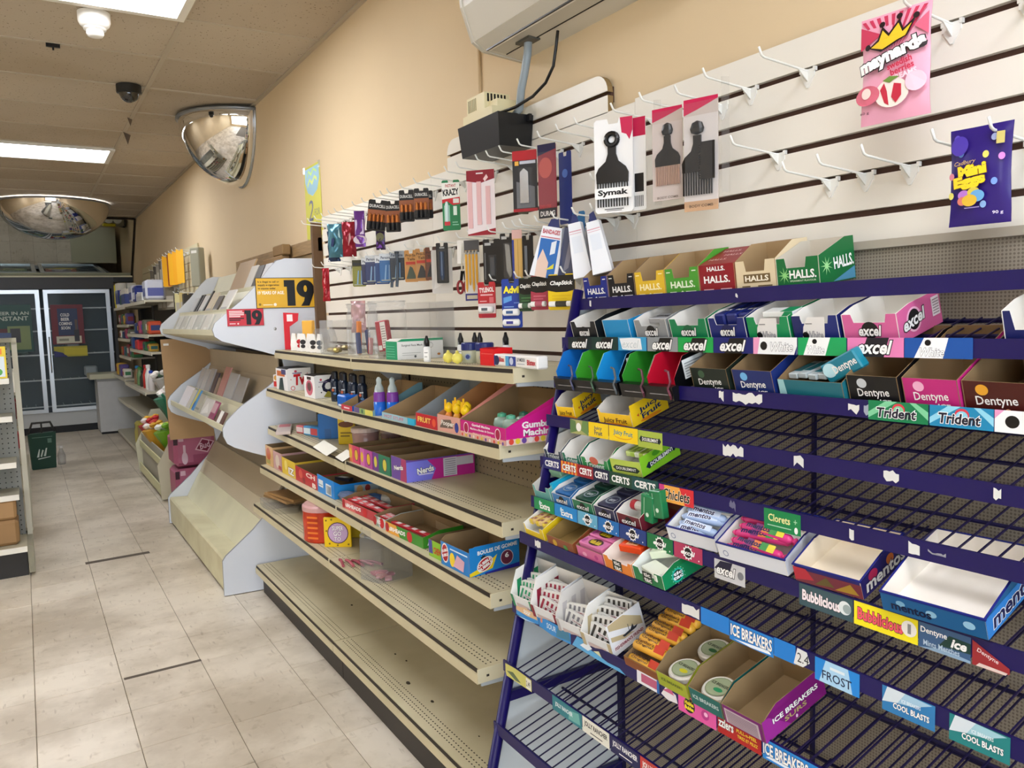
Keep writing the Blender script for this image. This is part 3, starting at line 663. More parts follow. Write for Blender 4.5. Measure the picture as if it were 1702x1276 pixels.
carton('dark red closed cough drop box on the top tier', on_rack(1, .418), .098, .095, .055, .082, '8c1622', CARD, [('t', 'HALLS.', .5, .45, .72, .27, W_, {'bold': .03}), ('t', 'HALLS.', .5, .84, .5, .17, W_, {'bold': .03}), ('r', .12, .06, .4, .1, 'e9b9bc'), ('r', .6, .06, .9, .1, 'e9b9bc')],
       lid=ink('8c1622'), group=HG, k=.9, top=[('t', 'HALLS.', .35, .3, .5, .1, 'f0d2d4', {}), ('t', 'HALLS.', .6, .55, .5, .1, 'f0d2d4', {}), ('t', 'HALLS.', .4, .8, .5, .1, 'f0d2d4', {})])
GH = '0c6a36'
carton('dark green cough drop box at the near end of the top tier', on_rack(1, .618), .094, .10, .052, .078, GH, mat('c9c2b4', rough=.7), [('t', 'HALLS.', .62, .42, .62, .3, W_, {'bold': .03}), ('star', .2, .4, .3, '8ccf7e', {'n': 9, 'q': .25}), ('t', 'SPEARMINT FLAVOUR', .62, .19, .6, .06, 'cfe6c8', {})],
       [('t', 'HALLS.', .68, .45, .56, .28, W_, {'bold': .03, 'rot': 4}), ('star', .2, .4, .22, '9ad892', {'n': 9, 'q': .25}), ('p', [(.35, .02), (.98, .02), (.98, .3)], '4d8fb0')], notch=(.25, .68, .65), group=HG, k=.75)
# ---- tier 2: gum trays
def exc(bg=K_, tc=W_): return [('e', .5, .47, .3, .28, bg), ('t', 'excel', .5, .45, .42, .36, tc, {'shear': .22, 'bold': .03, 'out': K_, 'ow': .05})]
WT = lambda bg: [('r', 0, 0, .2, 1, bg), ('p', [(.16, 0), (.24, .6), (.36, .95), (.74, .95), (.66, 0)], 'e9e7e4'), ('t', 'White', .47, .3, .36, .3, 'b4b4b6', {'shear': .2, 'bold': .01, 'out': '77777c', 'ow': .02}), ('e', .27, .3, .13, .13, K_), ('r', .3, .7, .45, .74, '8a8a8a')]
E2 = 'open gum trays on the second tier'
N2 = (.22, .78, .72)
for (t0, t1, c, f, l) in [(.02, .124, '15181b', exc('0c0c0e'), 'black open gum tray at the far end of the second tier'), (.264, .37, '8d9092', exc(), 'silver grey open gum tray on the second tier'),
        (.377, .486, '0f7f4e', exc('0b5a38'), 'green open gum tray on the second tier, beside the navy one'), (.49, .586, '1b2770', exc('111a52'), 'navy open gum tray filled with packs on the second tier'),
        (.589, .687, '149056', WT('0f8a50'), 'green and white open gum tray on the second tier'), (.692, .787, '1b2a72', WT('18245f'), 'navy and white open gum tray on the second tier')]:
    carton(l, on_rack(2, t0), t1-t0-.003, .118, .05, .056, c, WCARD, f, notch=N2, group=E2, k=.3)
carton('plain light blue gum tray turned backwards on the second tier', on_rack(2, .15), .094, .118, .052, .052, '1f8fcb', WCARD, (), (), group=E2)
carton('pink open gum tray at the near end of the row on the second tier', on_rack(2, .792), .098, .118, .05, .056, 'd9659c', WCARD, exc(), [('e', .36, .5, .36, .36, 'f2b6d2'), ('e', .36, .5, .28, .3, '15161a'), ('t', 'excel', .36, .5, .52, .36, W_, {'shear': .22, 'bold': .03, 'rot': 8, 'out': K_, 'ow': .05}), ('r', .78, .3, .96, .86, 'f3e8ee')]+[('r', .8, .36+.08*q, .94, .39+.08*q, '9a8890') for q in range(6)], notch=N2, group=E2, k=.3)
carton('navy open gum tray alone at the right edge of the second tier', on_rack(2, 1.045), .10, .118, .05, .056, '1a2160', WCARD, (), group=E2, notch=(.15, .8, .45), k=.3)
for q in range(3): pack('navy gum pack in the navy tray on the second tier, %s from the far side' % ORD[q], on_rack(2, .495+.0295*q) @ T((0, .012+.002*q, .004)), (.027, .09, .05), '18236a', top=[('t', 'excel', .5, .35, .7, .16, W_, {'rot': 0})], group='packs in the navy gum tray')
pack('white and green gum pack lying across the green and white tray', on_rack(2, .62) @ T((0, .01, .046)), (.068, .03, .01), 'e8ebe8', front=[('p', [(.6, 0), (1, 0), (1, 1), (.75, 1)], '169058')], top=[('r', .6, 0, 1, 1, '169058')])
pack('silver gum pack lying in the silver grey tray', on_rack(2, .30) @ T((0, .012, .038)), (.06, .04, .012), '9a9c9f', top=[('t', 'excel', .5, .5, .6, .4, K_, {})])
# labels on bar 2
def exl(c, tc=W_): return [('r', 0, 0, 1, 1, c), ('p', [(.28, 0), (.42, .95), (.8, .95), (.72, 0)], K_), ('t', 'excel', .5, .48, .66, .72, tc, {'shear': .28, 'bold': .03, 'out': K_, 'ow': .05})]
for t0, t1, c in [(.016, .113, '14262b'), (.113, .212, '123530'), (.314, .409, '8b9093'), (.41, .509, '19a04a'), (.51, .609, '17206a')]: strip(2, t0, t1, exl(c), name='gum_label')
strip(2, .214, .311, [('r', 0, 0, 1, 1, '3c9ccb'), ('p', [(.05, .9), (.15, .1), (.4, .05), (.85, .1), (.8, .9), (.5, .95)], 'e9edf0'), ('t', 'excel', .45, .5, .6, .6, 'c9d3d8', {'shear': .28, 'out': 'f6f6f6', 'ow': .05})], name='gum_label')
strip(2, .61, .708, [('r', 0, 0, 1, 1, 'eef0f1'), ('p', [(0, 0), (.1, 0), (.16, 1), (0, 1)], 'e79ac0'), ('e', .25, .5, .26, .26, K_), ('t', 'White', .66, .45, .5, .52, 'fafafa', {'shear': .25, 'out': '8b8d92', 'ow': .035}), ('p', [(.94, 0), (1, 0), (1, .5)], '17206a')], name='gum_label')
strip(2, .71, .806, [('r', 0, 0, 1, 1, '15a05a'), ('p', [(.12, 0), (.24, 1), (.68, 1), (.58, 0)], 'f0f2f1'), ('t', 'White', .38, .32, .36, .42, 'fafafa', {'shear': .25, 'out': '83858a', 'ow': .03}), ('e', .36, .78, .16, .14, K_)], name='gum_label')
strip(2, .808, .906, [('r', 0, 0, 1, 1, 'e27fb3'), ('p', [(.25, 0), (.36, 1), (.75, 1), (.66, 0)], '161620'), ('t', 'excel', .5, .5, .62, .72, W_, {'shear': .28, 'bold': .03, 'out': K_, 'ow': .05})], name='gum_label')
strip(2, .907, 1.01, [('r', 0, 0, 1, 1, '1450a0'), ('p', [(.15, 0), (.3, 1), (.66, 1), (.58, 0)], 'f0f2f4'), ('t', 'White', .42, .3, .36, .42, 'fafafa', {'shear': .25, 'out': '6f7178', 'ow': .03}), ('e', .36, .76, .16, .15, K_)], name='gum_label')
# ---- tier 3: black gum dispensers, then peppermint gum cartons
for q, (t0, c, l) in enumerate([(.018, '1a72c4', 'blue'), (.1, '3c9a2c', 'light green'), (.182, '1d8fd0', 'sky blue'), (.275, '2f8a2a', 'dark green'), (.358, 'b8122e', 'red')]):
    inn = mat(c, rough=.35); w = .082
    t = empty('gum_dispenser', on_rack(3, t0, dx=-.008, dz=-.014)); tag(t, 'black gum dispenser with %s lining on the third tier' % l, 'dispenser', 'black gum dispensers with coloured linings')
    m = MB(); sp = [(0, 0), (.13, 0), (.13, .07), (.035, .068), (.0, .03)]
    m.prism(sp, 0, .0016, inn, 'x', mlo=BLACK, mhi=inn); m.prism(sp, w-.0016, w, inn, 'x', mlo=inn, mhi=BLACK); m.box((.0016, .128, 0), (w-.0016, .13, .07), inn); m.box((.0016, 0, 0), (w-.0016, .13, .0016), inn)
    m.build('liner', t)
    MB().box((-.001, -.012, -.014), (w+.001, .004, .016), BLACK).box((.012, -.0125, -.002), (w-.014, -.012, .0), mat('9a9a9e', rough=.2, metal=.6)).build('front_rail', t)
    MB().tube([(w-.008, -.012, -.01), (w-.004, -.016, .0), (w-.01, -.013, .012), (w-.006, -.006, .025), (w-.012, .0, .045), (w-.022, .001, .047)], .0026, [mat('4a4c68', rough=.2), mat('3f5a42', rough=.2), mat('5a5f62', rough=.2), mat('5c3440', rough=.2), mat('6a3442', rough=.2)][q], 6).build('clip', t)
    if q in (2, 4): Print(.09, .05, [('r', .05, .1, .95, .9, 'dfe3e4')]+[('r', .1, .16+.11*k, .9, .2+.11*k, '8d9496') for k in range(6)]).build('info_print', t, SIDE(w, .025, .014))
DN = (.3, .42, .55)
def den(c, c2, ice=True): return [('e', .3, .75, .18, .16, c2), ('t', 'Dentyne', .5, .42, .62, .34, W_, {'bold': .012, 'rot': 3})]+([('t', 'ICE', .72, .16, .22, .17, W_, {'bold': .03})] if ice else [('t', 'fire', .72, .14, .25, .2, 'e8b08a', {'shear': .2})])
D3 = 'peppermint gum cartons on the third tier'
for (t0, t1, c, c2, l, ice, inn) in [(.468, .57, '17221b', '3d5a40', 'black and dark green gum carton on the third tier', True, CARDD), (.578, .676, '15296a', '6fb7ea', 'dark blue gum carton on the third tier', True, CARDD),
        (.823, .914, '101012', 'c9ced2', 'black gum carton with white lettering on the third tier', True, CARDD), (.918, 1.005, 'c4287c', 'f6b6d6', 'bright pink gum carton on the third tier', True, CARDD), (1.008, 1.10, '4a1510', 'e8a52c', 'dark brown and orange gum carton on the third tier', False, CARDD)]:
    carton(l, on_rack(3, t0, yaw=-3), t1-t0, .15, .05, .085, c, inn, den(c, c2, ice), notch=None, group=D3, k=.85)
carton('opened teal gum carton with silver packs on the third tier', on_rack(3, .683, yaw=-3), .135, .15, .036, .07, '1c6a78', CARDD, [('p', [(0, .1), (.12, .2), (.1, 1), (0, 1)], '9fd0d4'), ('r', .35, .05, .95, .25, 'c6cfd2')], group=D3, k=.6)
for q in range(4): pack('silver and teal gum pack in the opened teal carton, %s from the far side' % ORD[q], on_rack(3, .69+.02*q, yaw=-3-4*q) @ T((0, .02, .03+.002*(q % 2))), (.019, .07, .01), 'b9c4c6', top=[('r', .1, .2, .9, .8, '1f6f7c')], group='packs in the opened teal carton')
pack('tilted teal gum pack leaning out of the opened teal carton', on_rack(3, .79, yaw=0) @ T((-.012, .015, .025)) @ RY(rad(-26)), (.075, .02, .035), '1b7f96', front=[('e', .2, .6, .4, .35, 'bfe8f2'), ('t', 'Dentyne', .62, .45, .66, .5, W_, {'bold': .02})])
# labels and torn paper on bar 3
TRI = lambda c, c2: [('r', 0, 0, 1, 1, c), ('p', [(0, .4), (.3, 1), (.5, 1), (0, .1)], c2), ('p', [(1, .2), (.7, 1), (.8, 1), (1, .6)], c2), ('e', .52, .62, .34, .3, 'd63a4a'), ('e', .52, .55, .28, .25, c2), ('t', 'Trident', .48, .42, .66, .5, '14142a', {'shear': .12, 'bold': .03, 'out': 'f4f6f6', 'ow': .05})]
strip(3, .866, .963, TRI('0e7c4c', '7cc99a'), name='gum_label'); strip(3, .965, 1.055, TRI('1a86b4', '8fd0e6'), name='gum_label')
strip(3, 1.056, 1.16, [('r', 0, 0, 1, 1, 'eceeef'), ('p', [(0, .6), (.12, 1), (0, 1)], 'e59ac2'), ('e', .22, .5, .3, .28, K_), ('t', 'White', .66, .45, .5, .5, 'fafafa', {'shear': .25, 'out': '8b8d92', 'ow': .035})], name='gum_label')
def torn(i, t0, t1, c='dcdcd8', n=7, seed=0, z0=.1, z1=.95):
    r = random.Random(seed); top = [(k/n, z1-r.random()*.3) for k in range(n+1)]; bot = [(k/n, z0+r.random()*.35) for k in range(n, -1, -1)]
    strip(i, t0, t1, [('p', top+bot, c)], h=.026, dz=-.001, name='torn_paper')
torn(3, .585, .655, n=9, seed=3, z0=.0); torn(3, .55, .562, n=3, seed=4); torn(3, .83, .85, n=4, seed=5); torn(3, .858, .866, '9aa0b0', 2, 6)
torn(4, .584, .634, n=8, seed=8, z0=.0); torn(4, .745, .765, n=3, seed=9); torn(4, .91, .935, n=5, seed=10); torn(4, 1.07, 1.08, n=3, seed=11)
torn(5, .868, .876, n=2, seed=12); torn(5, .965, .982, n=3, seed=13); torn(5, .994, 1.02, '9a9aa4', 4, 14, .3, .7); torn(5, .62, .635, '6a6a86', 4, 15)
torn(1, .055, .062, n=2, seed=16); torn(1, .53, .536, n=2, seed=17, z0=.4, z1=.6)
torn(7, .06, .085, n=5, seed=18); torn(7, .565, .61, n=6, seed=19, z0=0)
# ---- tier 4: two yellow gum trays
JF = [('t', 'Juicy', .5, .62, .56, .28, '14285e', {'bold': .03, 'rot': 8}), ('t', 'Fruit', .54, .34, .54, .26, '14285e', {'bold': .03, 'rot': 8}), ('p', [(.14, .42), (.2, .34), (.2, .5)], 'c8502a'), ('p', [(.9, .66), (.84, .58), (.84, .74)], 'c8502a'), ('e', .5, .1, .7, .08, 'e88a1c')]
for t0, w, l, yw, dp in [(.03, .058, 'yellow open gum tray at the far end of the fourth tier', 14, .105), (.20, .105, 'larger yellow open gum tray on the fourth tier, nearer one', 6, .12)]:
    o = carton(l, on_rack(4, t0, dx=.004, dz=-.004, yaw=yw), w, dp, .036, .05, 'f0c21c', mat('d9d2c8', rough=.6), [('t', 'Juicy Fruit', .5, .3, .7, .4, '5a2418', {'bold': .02}), ('e', .5, .05, 1.0, .12, 'e88a1c')], [('r', .0, 0, 1, 1, 'f2c81e')]+JF+([('r', .78, .55, .98, .9, 'b9cbd6')] if w > .1 else [('e', .88, .8, .14, .14, '8a2430')]), k=.3, notch=(.1, .95, .78), group='yellow gum trays on the fourth tier')
strip(4, .092, .165, [('r', 0, 0, 1, 1, 'a8a96a'), ('p', [(0, 0), (.4, .2), (.3, .9), (0, 1)], '5f7f4a'), ('p', [(1, 0), (.6, .3), (.7, 1), (1, 1)], '6f8f52'), ('e', .48, .5, .3, .3, 'f0efe4')], h=.034, hang=.003, name='gum_label')
strip(4, .166, .24, [('r', 0, 0, 1, 1, 'f3d01c'), ('t', 'Juicy', .48, .62, .4, .3, '3a4a6a', {'bold': .02}), ('t', 'Fruit', .5, .32, .4, .3, '3a4a6a', {'bold': .02})], h=.034, hang=.003, name='gum_label')
strip(4, .242, .341, [('r', 0, 0, 1, 1, 'f4d11a'), ('e', .5, .42, .95, .26, 'e6a81c'), ('e', .5, .5, 1.0, .26, 'f4d11a'), ('t', 'Juicy Fruit', .5, .55, .66, .4, '1f7fa0', {'bold': .02, 'rot': -2})], h=.034, hang=.003, name='gum_label')
DBL = lambda: [('r', 0, 0, 1, 1, 'a8bb4a'), ('p', [(.05, .5), (.13, .3), (.16, .36), (.84, .36), (.87, .3), (.95, .5), (.87, .7), (.84, .64), (.16, .64), (.13, .7)], '10202a'), ('t', 'DOUBLEMINT', .5, .5, .66, .2, W_, {'bold': .02})]
strip(4, .342, .418, DBL(), h=.036, hang=.004, name='gum_label')
# ---- tier 5: mint trays
for q, (t0, t1, c, l) in enumerate([(.004, .08, '2a3a50', 'navy edged open mint tray at the far end of the fifth tier'), (.083, .155, '13705a', 'teal green edged open mint tray on the fifth tier'), (.16, .262, '2a8a4a', 'watermelon printed open mint tray on the fifth tier')]):
    carton(l, on_rack(5, t0, dx=.006, dz=-.010), t1-t0-.002, .14, .032, .05, c, WCARD, [('t', 'Trident', .5, .5, .7, .4, 'd9e4e4', {'shear': .15, 'bold': .02})]+([('e', .5, .85, .5, .3, 'c8604a')] if q == 2 else []), k=.25, group='white lined mint trays on the fifth tier', notch=(.2, .85, .7))
carton('bright green gum tray on the fifth tier', on_rack(5, .272, dx=.004, dz=-.002, yaw=6), .09, .125, .034, .044, '8cc82a', WCARD, [('r', 0, 0, 1, 1, 'b7cc54'), ('p', [(.05, .4), (.15, .2), (.85, .2), (.95, .4), (.85, .6), (.15, .6)], '2a3a2a'), ('t', 'DOUBLEMINT', .5, .4, .66, .2, W_, {})],
       [('r', 0, 0, 1, 1, '86c62a'), ('p', [(.12, .38), (.2, .22), (.24, .28), (.84, .42), (.86, .36), (.95, .55), (.88, .74), (.84, .66), (.24, .52), (.2, .58)], '10243a'), ('t', 'DOUBLEMINT', .54, .47, .62, .2, W_, {'bold': .03, 'rot': 5}), ('e', .42, .82, .3, .14, '4f9a24')], k=.3, notch=(.2, .8, .75))
for q in range(5): pack('green foil gum pack in the bright green tray, %s from the far side' % ORD[q], on_rack(5, .285+.0145*q, dx=.01, dz=.006, yaw=6) @ T((0, .03, .018)), (.0135, .075, .012), ['cfe08a', 'b4d25a', 'e2ead0', 'a9cc48', 'dfe8b8'][q], group='packs in the bright green gum tray', top=[('r', .15, .1, .85, .5, '8aa83a')])
for t0, t1, c in [(.003, .079, '20246a'), (.15, .209, '8e1a28'), (.209, .268, '14163c'), (.268, .345, '12402c'), (.345, .428, '154a48')]:
    strip(5, t0, t1, [('r', 0, 0, 1, 1, c), ('t', 'CERTS', .5, .5, .8, .55, W_, {'bold': .035, 'shear': .05})], h=.0285, name='mint_label')
strip(5, .08, .15, [('r', 0, 0, 1, 1, 'c8402a')]+[('r', .04+.2*k, 0, .12+.2*k, 1, 'f0a83a') for k in range(5)]+[('t', 'CERTS', .5, .5, .8, .55, W_, {'bold': .035, 'out': '5a1a14', 'ow': .03})], h=.0285, name='mint_label')
strip(5, .431, .529, [('r', 0, 0, 1, 1, 'd42a34'), ('p', [(0, 0), (.2, 0), (.15, 1), (0, 1)], 'd23a86'), ('p', [(.2, 0), (.75, 0), (.6, 1), (.15, 1)], 'f0a848'), ('t', 'Chiclets', .5, .5, .78, .62, '14100e', {'shear': .2, 'bold': .02, 'out': 'f6e8d0', 'ow': .03})], h=.034, hang=.003, name='gum_label')
strip(5, .70, .777, [('r', 0, 0, 1, 1, '12844a'), ('t', 'Clorets', .42, .6, .6, .36, 'e9e6a0', {'bold': .02}), ('t', '+', .86, .62, .09, .22, '9fd0a8', {}), ('r', .1, .2, .75, .25, 'a4d4b4'), ('e', .88, .22, .1, .16, W_)], h=.036, hang=.004, name='gum_label')
# ---- tier 6: gum sleeves and mint roll trays
E6 = 'gum sleeves at the far end of the sixth tier'
def ex6(c): return [('e', .5, .55, .36, .34, K_), ('t', 'excel', .5, .5, .62, .42, W_, {'shear': .22, 'bold': .02, 'out': K_, 'ow': .04})]
carton('teal gum tray with a mint pack at the far end of the sixth tier', on_rack(6, 0, dx=.004, dz=-.004), .074, .13, .036, .05, '5fa39c', mat('c9c6bc', rough=.6), (), k=.4, group=E6, notch=(.15, .75, .6))
pack('pale green mint pack tipped in the teal tray', on_rack(6, .012, dx=.004, dz=.012) @ T((0, .05, .02)) @ RX(.3), (.05, .05, .022), '8fc0a0', top=[('r', .2, .2, .8, .8, 'c8e0cc')])
pack('turquoise gum sleeve standing between the trays of the sixth tier', on_rack(6, .066, dx=.012, dz=.004), (.012, .12, .04), '1aa0c4')
for (t0, t1, c, c2, l) in [(.08, .156, '3a7ab8', '2a66a6', 'light blue gum tray on the sixth tier'), (.163, .24, '2d7a56', '1f4a3c', 'green gum tray on the sixth tier'), (.246, .318, '3a3a5a', '33344e', 'dark violet gum tray on the sixth tier'), (.326, .402, '6a1c2c', 'c9c2be', 'burgundy gum tray on the sixth tier')]:
    tr = on_rack(6, t0, dx=.006, dz=-.006); w = t1-t0
    carton(l, tr, w, .135, .030, .040, c, WCARD, ex6(c), k=.2, group=E6)
    if c != '6a1c2c':
        for q in range(2): pack('flat %s gum pack in its sixth tier tray, %s one' % (l.split(' gum')[0], ['front', 'rear'][q]), tr @ T((.004, .008+.058*q, .018+.004*q)), (w-.008, .055, .014), c2, top=[('e', .4, .5, .36, .3, '8a97a0'), ('e', .4, .5, .3, .24, c2), ('t', 'excel', .4, .5, .3, .24, 'c9d2d6', {'shear': .2})], group='flat packs in the gum trays of the sixth tier')
b6 = on_rack(6, .326, dx=.006, dz=-.006)
o = MB().lathe([(.010, 0), (.0105, .004), (.0105, .05), (.009, .055)], mat('b9b4ac', rough=.3), n=12).lathe([(.0112, -.002), (.0112, .012)], mat('a01828', rough=.3), n=12).build('mint_tube', mx=b6 @ T((.03, .03, .04)) @ RY(math.pi/2), smooth=False); tag(o, 'small clear mint tube with a red cap on the burgundy tray', 'tube')
for q, (x, y, a) in enumerate([(.062, .012, 18), (.094, .018, -14)]):
    pack(['green gum box leaning on the burgundy tray, left of the pair', 'green gum box leaning near the mint rolls, right of the pair'][q], b6 @ T((x, y, .02+.008*q)) @ RY(rad(a*.4)) @ RX(rad(-12)), (.036, .018, .058), '1f7a4a', front=[('r', .3, .1, .34, .9, 'a8d0b4'), ('e', .6, .3, .08, .08, 'cfe6d4')], top=[('e', .5, .5, .3, .3, '4fae74')], group='green gum boxes', rough=.2)
pack('dark red carton behind the green gum boxes', on_rack(6, .41, dx=.06, dz=-.002), (.085, .09, .045), '5c1014', top=[('r', .7, .3, .8, .5, 'e9d0d0')], cat='box', name='display_box')
MW = mat('e4e7ee', rough=.35)
def mint_tray(label, t0, w, d, front, side=(), inner=WCARD, out=MW, rim='1a237c', hf=.03, yaw=4, dx=-.006, dz=.002):
    mx = on_rack(6, t0, dx=dx, dz=dz, yaw=yaw, dp=3)
    o = carton(label, mx, w, d, hf, hf+.012, out, inner, front, side, k=.5, group='mint roll trays on the sixth tier')
    m = MB(); e = .0022; h2 = hf+.012
    m.box((-.001, -.001, hf-.001), (w+.001, e, hf+.0015), rim)
    for x in (-.001, w-e): m.poly([(x, 0, hf+.0015), (x+e+.001, 0, hf+.0015), (x+e+.001, d*.5, h2+.0015), (x, d*.5, h2+.0015)], rim); m.box((x, d*.5, h2), (x+e+.001, d, h2+.0015), rim)
    m.box((0, d-e, h2), (w, d, h2+.0015), rim); m.build('rim', o); return mx
def roll(label, mx, L, r, c, c2, txt, group, stripes=()):
    t = link('mint_roll', MB().tube([(0, 0, 0), (.006, 0, 0), (L-.006, 0, 0), (L, 0, 0)], [r*.5, r, r, r*.5], mat(c, rough=.25), 12).mesh('mint_roll', True), None, mx); tag(t, label, 'mint roll', group)
    m = MB()
    for x, cc in [(-.007, c2), (L+.0005, c2)]: m.lathe([(r*.3, 0), (r*.75, .0065)], mat(cc, rough=.25), n=8, x=T((x, 0, 0)) @ RY(math.pi/2))
    m.build('twist_end', t)
    P = Print(L*.8, r*1.7, [('r', .02, .1, .98, .9, c2)] if not stripes else [('r', .25+.18*k, 0, .43+.18*k, 1, cc) for k, cc in enumerate(stripes)])
    P.t(txt, .42 if not stripes else .33, .5, .72 if not stripes else .6, .66, '0f1a4e', bold=.03, shear=.15, out='eef2fa' if not stripes else None)
    P.mb.build('wrapper_print', t, lm=T((L*.1, -r*.85, r*.62)) @ RX(rad(32)))
    return t
mt1 = mint_tray('white tray of pale blue mint rolls on the sixth tier', .496, .118, .115, [('e', .12, .4, .2, .2, '7a86a8'), ('e', .12, .4, .15, .15, 'e4e7ee')])
RG1 = 'pale blue mint rolls in the white tray'
for q in range(5): roll(['front pale blue mint roll in the white tray', 'second pale blue mint roll from the front', 'middle pale blue mint roll in the white tray', 'fourth pale blue mint roll from the front', 'rear pale blue mint roll against the back of the white tray'][q],
                        mt1 @ T((.012+.004*(q % 2), .014+.0145*q, .018+.0062*q)) @ RZ(rad([6, -5, 4, -3, 5][q])), .092, .0082, 'a9bfe2', 'c6d6ee', 'mentos', RG1)
mt2 = mint_tray('white tray of fruit mint rolls on the sixth tier', .634, .142, .125, [('e', .12, .4, .2, .2, '7a86a8'), ('e', .12, .4, .15, .15, 'e4e7ee')], dx=-.012)
RG2 = 'fruit mint rolls in the white tray'
for q in range(6): roll(['front fruit mint roll with pink, orange and green wrapper', 'second fruit mint roll from the front of its tray', 'third fruit mint roll from the front of its tray', 'fourth fruit mint roll from the front of its tray', 'fifth fruit mint roll from the front of its tray', 'rear fruit mint roll against the back of its tray'][q],
                        mt2 @ T((.014+.005*(q % 2), .012+.0145*q, .018+.0062*q)) @ RZ(rad([4, -6, 5, -4, 6, -3][q])), .108, .0082, 'd03a7c', 'd8447f', 'mentos', RG2, ('7a2a6a', 'd8743a', '3a8a44', 'd8c83a'))
mint_tray('empty white lined tray with fruit printed sides on the sixth tier', .795, .118, .13, [('r', 0, 0, 1, .8, '7a3040'), ('p', [(0, .1), (.3, .3), (.2, .9), (0, .9)], 'c03040'), ('p', [(.3, .1), (.6, .2), (.5, .7)], '6a5a30'), ('p', [(.6, .1), (.95, .15), (.85, .7)], 'b08a30')],
          [('r', 0, 0, 1, .72, '2a2470'), ('e', .25, .6, .3, .2, 'c02a5a'), ('e', .62, .6, .25, .2, 'd07030'), ('e', .85, .6, .25, .2, '4a8a3a'), ('t', 'mentos', .5, .34, .86, .42, W_, {'bold': .03, 'shear': .12, 'out': '0c1040', 'ow': .04})], inner=mat('ecdfc8', rough=.6), out=mat('2a2470', rough=.4), yaw=3)
mint_tray('empty white lined tray with blue mint print at the right edge', .958, .142, .165, [('r', 0, 0, 1, 1, '1c5f94'), ('e', .2, .6, .22, .16, '7fb4d4'), ('e', .5, .5, .25, .18, '8fc0dc'), ('e', .85, .5, .26, .2, '9accea'), ('t', 'mentos', .3, .4, .4, .4, '0c1a40', {'bold': .03})],
          [('r', 0, 0, 1, .72, '2a7fd0'), ('t', 'mentos', .5, .36, .8, .46, '0c1a50', {'bold': .03, 'shear': .12, 'out': 'eef4fa', 'ow': .035}), ('e', .88, .62, .2, .14, 'a8d4f0')], inner=mat('f2ece2', rough=.6), out=mat('1c5f94', rough=.4), yaw=3, dx=-.02, dz=.006)
for t0, t1, c, tx in [(.004, .092, '1a8a50', 'Extra'), (.094, .186, '1d86cc', 'Extra')]: strip(6, t0, t1, [('r', 0, 0, 1, 1, c), ('t', tx, .55, .42, .5, .5, W_, {'bold': .03}), ('e', .3, .6, .12, .2, 'cfeaf4')], name='gum_label')
for t0, t1, c in [(.188, .262, '5fa8c8'), (.264, .337, '1a6cb4'), (.339, .424, '1b3a7c'), (.427, .503, '12703e'), (.506, .582, 'b0355a')]:
    strip(6, t0, t1, [('r', 0, 0, 1, 1, c), ('star', .5, .5, .48, W_, {'n': 11, 'q': .75}), ('e', .5, .5, .32, .32, K_), ('t', 'excel', .5, .5, .5, .3, W_, {'shear': .2, 'bold': .03}), ('e', .88, .2, .05, .05, W_)], name='gum_label')
strip(6, .612, .685, [('r', 0, 0, 1, 1, 'c9c9ca'), ('p', [(0, .5), (.2, .95), (.6, 1), (.5, .45)], '1a1a3a'), ('t', 'excel', .38, .5, .62, .5, W_, {'shear': .2, 'bold': .03, 'out': K_, 'ow': .05}), ('e', .86, .5, .2, .2, '7a7c80')], h=.036, hang=.008, name='gum_label')
strip(6, .799, .897, [('r', 0, 0, 1, 1, '39545c'), ('t', 'Bubblicious', .42, .5, .72, .5, 'f6e9ec', {'bold': .04, 'rot': -1, 'out': '14141a', 'ow': .035}), ('e', .86, .52, .3, .3, 'dfe6e6'), ('e', .9, .5, .2, .2, '9aa8a8')], h=.036, hang=.003, name='gum_label')
strip(6, .899, 1.0, [('r', 0, 0, 1, 1, 'f4e41c'), ('t', 'Bubblicious', .42, .5, .72, .52, 'ef5a6c', {'bold': .04, 'rot': -1, 'out': '14141a', 'ow': .035}), ('e', .87, .55, .32, .32, 'ece8e0'), ('r', .85, .35, .9, .75, '8a8a88')], h=.036, hang=.003, name='gum_label')
strip(6, 1.001, 1.073, [('r', 0, 0, 1, 1, '3a5c84'), ('p', [(0, 0), (.5, .2), (1, .1), (1, 0)], '8aa8c4'), ('p', [(.4, .3), (1, .35), (1, .75), (.6, .8)], '123a34'), ('t', 'Dentyne', .3, .7, .52, .3, W_, {'bold': .02}), ('t', 'ice', .78, .55, .3, .34, W_, {'bold': .04, 'shear': .25}), ('t', 'Mints Menthes', .45, .24, .7, .22, 'b9cfe0', {})], h=.036, hang=.003, name='gum_label')
strip(6, 1.075, 1.122, [('p', [(0, .02), (.8, .0), (1, .1), (1, .3), (0, .95)], '9a2a30'), ('t', 'Dentyne', .42, .5, .6, .2, 'ead8d8', {'rot': -18}), ('p', [(.1, .02), (.9, .02), (.95, .12), (.2, .16)], 'd9c4bc')], h=.036, hang=.003, name='gum_label')
